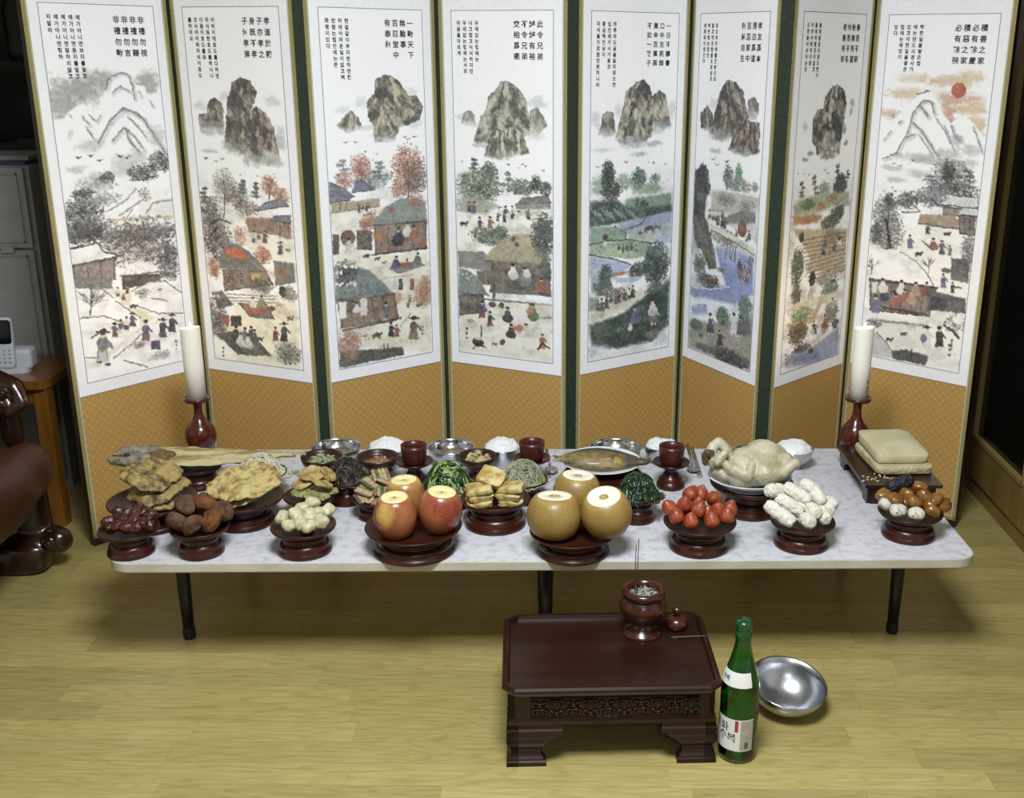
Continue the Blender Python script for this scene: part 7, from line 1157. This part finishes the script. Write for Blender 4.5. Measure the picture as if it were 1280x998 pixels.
xa = zat(50, 330, 3.415)[0]; dk = thing('dark_cabinet', 'narrow black cabinet side with a steel handle beside the grey cabinet', 'cabinet', (xa, 3.42, 0)); put('body', mesh('body', *g_box(-.02, .16, 0, .045, 0, 1.02), False), DKM, dk); put('handle', mesh('handle', *g_tube([(.045, -.008, .42), (.045, -.012, .50), (.045, -.008, .58)], .005, 8)), mat('dull_handle', '4a5250', .35, metal=.6), dk)
dw = thing('plastic_drawers', 'pale plastic drawer unit beside the side table', 'drawers', (-1.455, 3.17, 0)); dzt, dzm, dzb = zat(75, 470, 3.10)[2], zat(75, 536, 3.10)[2], zat(85, 603, 3.10)[2]
put('frame', mesh('frame', *g_box(-.055, .065, -.045, .20, dzb - .02, dzt), False), mat('drawer_frame', '80837a', .4), dw)
for za, zb in ((dzb, dzm - .004), (dzm + .004, dzt - .004)): put('drawer', mesh('drawer', *xf(g_rbox(.060, .012, (zb - za) / 2, .22, 8, 0, 10), (.005, -.052, (za + zb) / 2))), PVC, dw)
for lx in (-.042, .052): put('foot', mesh('foot', *g_box(lx - .012, lx + .012, -.04, .18, 0, dzb - .02), False), DKM, dw)
dc = thing('display_cabinet', 'tall dark display cabinet with glass door behind the grey cabinet', 'cabinet', (-1.92, 3.62, 0)); g = Geo()
g.add(*g_box(-.31, .62, .14, .18, 0, 1.95)); g.add(*g_box(-.31, -.28, -.14, .14, 0, 1.95)); g.add(*g_box(.59, .62, -.14, .14, 0, 1.95)); g.add(*g_box(-.28, .59, -.14, .14, 1.92, 1.95))
for z in (.0, .98, 1.22, 1.52): g.add(*g_box(-.28, .59, -.13, .14, z, z + .022))
put('carcass', g.mesh('carcass', False), mat('dark_cabinet_wood', '1a100c', .4, '26160f', 8), dc); put('glass_door', mesh('glass_door', *g_box(-.28, .59, -.139, -.135, 1.0, 1.92), False), mat('cabinet_glass', 'd0d8d4', .05, trans=1.0, ior=1.1), dc)
for x, lb, hcol in ((-1.74, 'dark green bottle standing inside the display cabinet', '2c3426'), (-1.58, 'brown glass vase standing inside the display cabinet', '3a2412')):
    food('bottle' if x < -1.7 else 'vase', mesh('bottle', *g_lathe([(0, 0), (.045, 0), (.05, .02), (.05, .15), (.035, .20), (.02, .225), (.018, .27), (0, .27)] if x < -1.7 else [(0, 0), (.04, 0), (.06, .08), (.055, .15), (.03, .20), (.036, .22), (0, .21)], 28)), mat('dim_glass_' + hcol, hcol, .15), lb, 'bottle' if x < -1.7 else 'vase', (x, 3.60, 1.242))
# ------------------------------------------------------------------ right side: glazed showcase along the wall
sc_ = thing('showcase', 'long oak-framed showcase with dark glass doors beside the folding screen', 'cabinet', (1.20, 2.6, 0)); OKF = mat('pale_oak', '7d6530', .4, '8f7640', 8, stretch=(5, 5, .5), detail=5)
put('plinth', mesh('plinth', *g_box(.012, .50, -.75, .62, 0, .055), False), OKF, sc_); put('carcass', mesh('carcass', *g_box(.05, .50, -.75, .62, .055, 1.95), False), mat('showcase_dark', '0b0908', .5), sc_)
for y0_, y1_ in ((.10, .62), (-.42, .10)):
    dr = put('door', None, None, sc_); bpy.data.objects.remove(dr); g = Geo(); w_ = .062
    for q in ((y0_ + .002, y1_ - .002, .060, .185), (y0_ + .002, y1_ - .002, 1.86, 1.94), (y0_ + .002, y0_ + w_, .185, 1.86), (y1_ - w_, y1_ - .002, .185, 1.86)): g.add(*g_box(0, .03, q[0], q[1], q[2], q[3]))
    dr = put('door', g.mesh('door', False), OKF, sc_); put('glass_pane', mesh('glass_pane', *g_box(.012, .016, y0_ + w_, y1_ - w_, .185, 1.86), False), mat('smoked_glass', '0a0b0a', .06, coat=.0), dr)
    g = Geo(); 
    for q in ((y0_ + w_ - .004, y0_ + w_ + .006, .185, 1.86), (y1_ - w_ - .006, y1_ - w_ + .004, .185, 1.86), (y0_ + w_, y1_ - w_, .180, .192)): g.add(*g_box(-.004, .014, q[0], q[1], q[2], q[3]))
    put('glazing_bead', g.mesh('glazing_bead', False), mat('bead_oak', '9a8450', .35), dr)
    put('door_pull', mesh('door_pull', *xf(g_rbox(.008, .006, .04, .4, 1, 0, 8), (-.012, y1_ - .03, .62))), mat('pull_steel', '9a9c9e', .25, metal=1.0), dr)
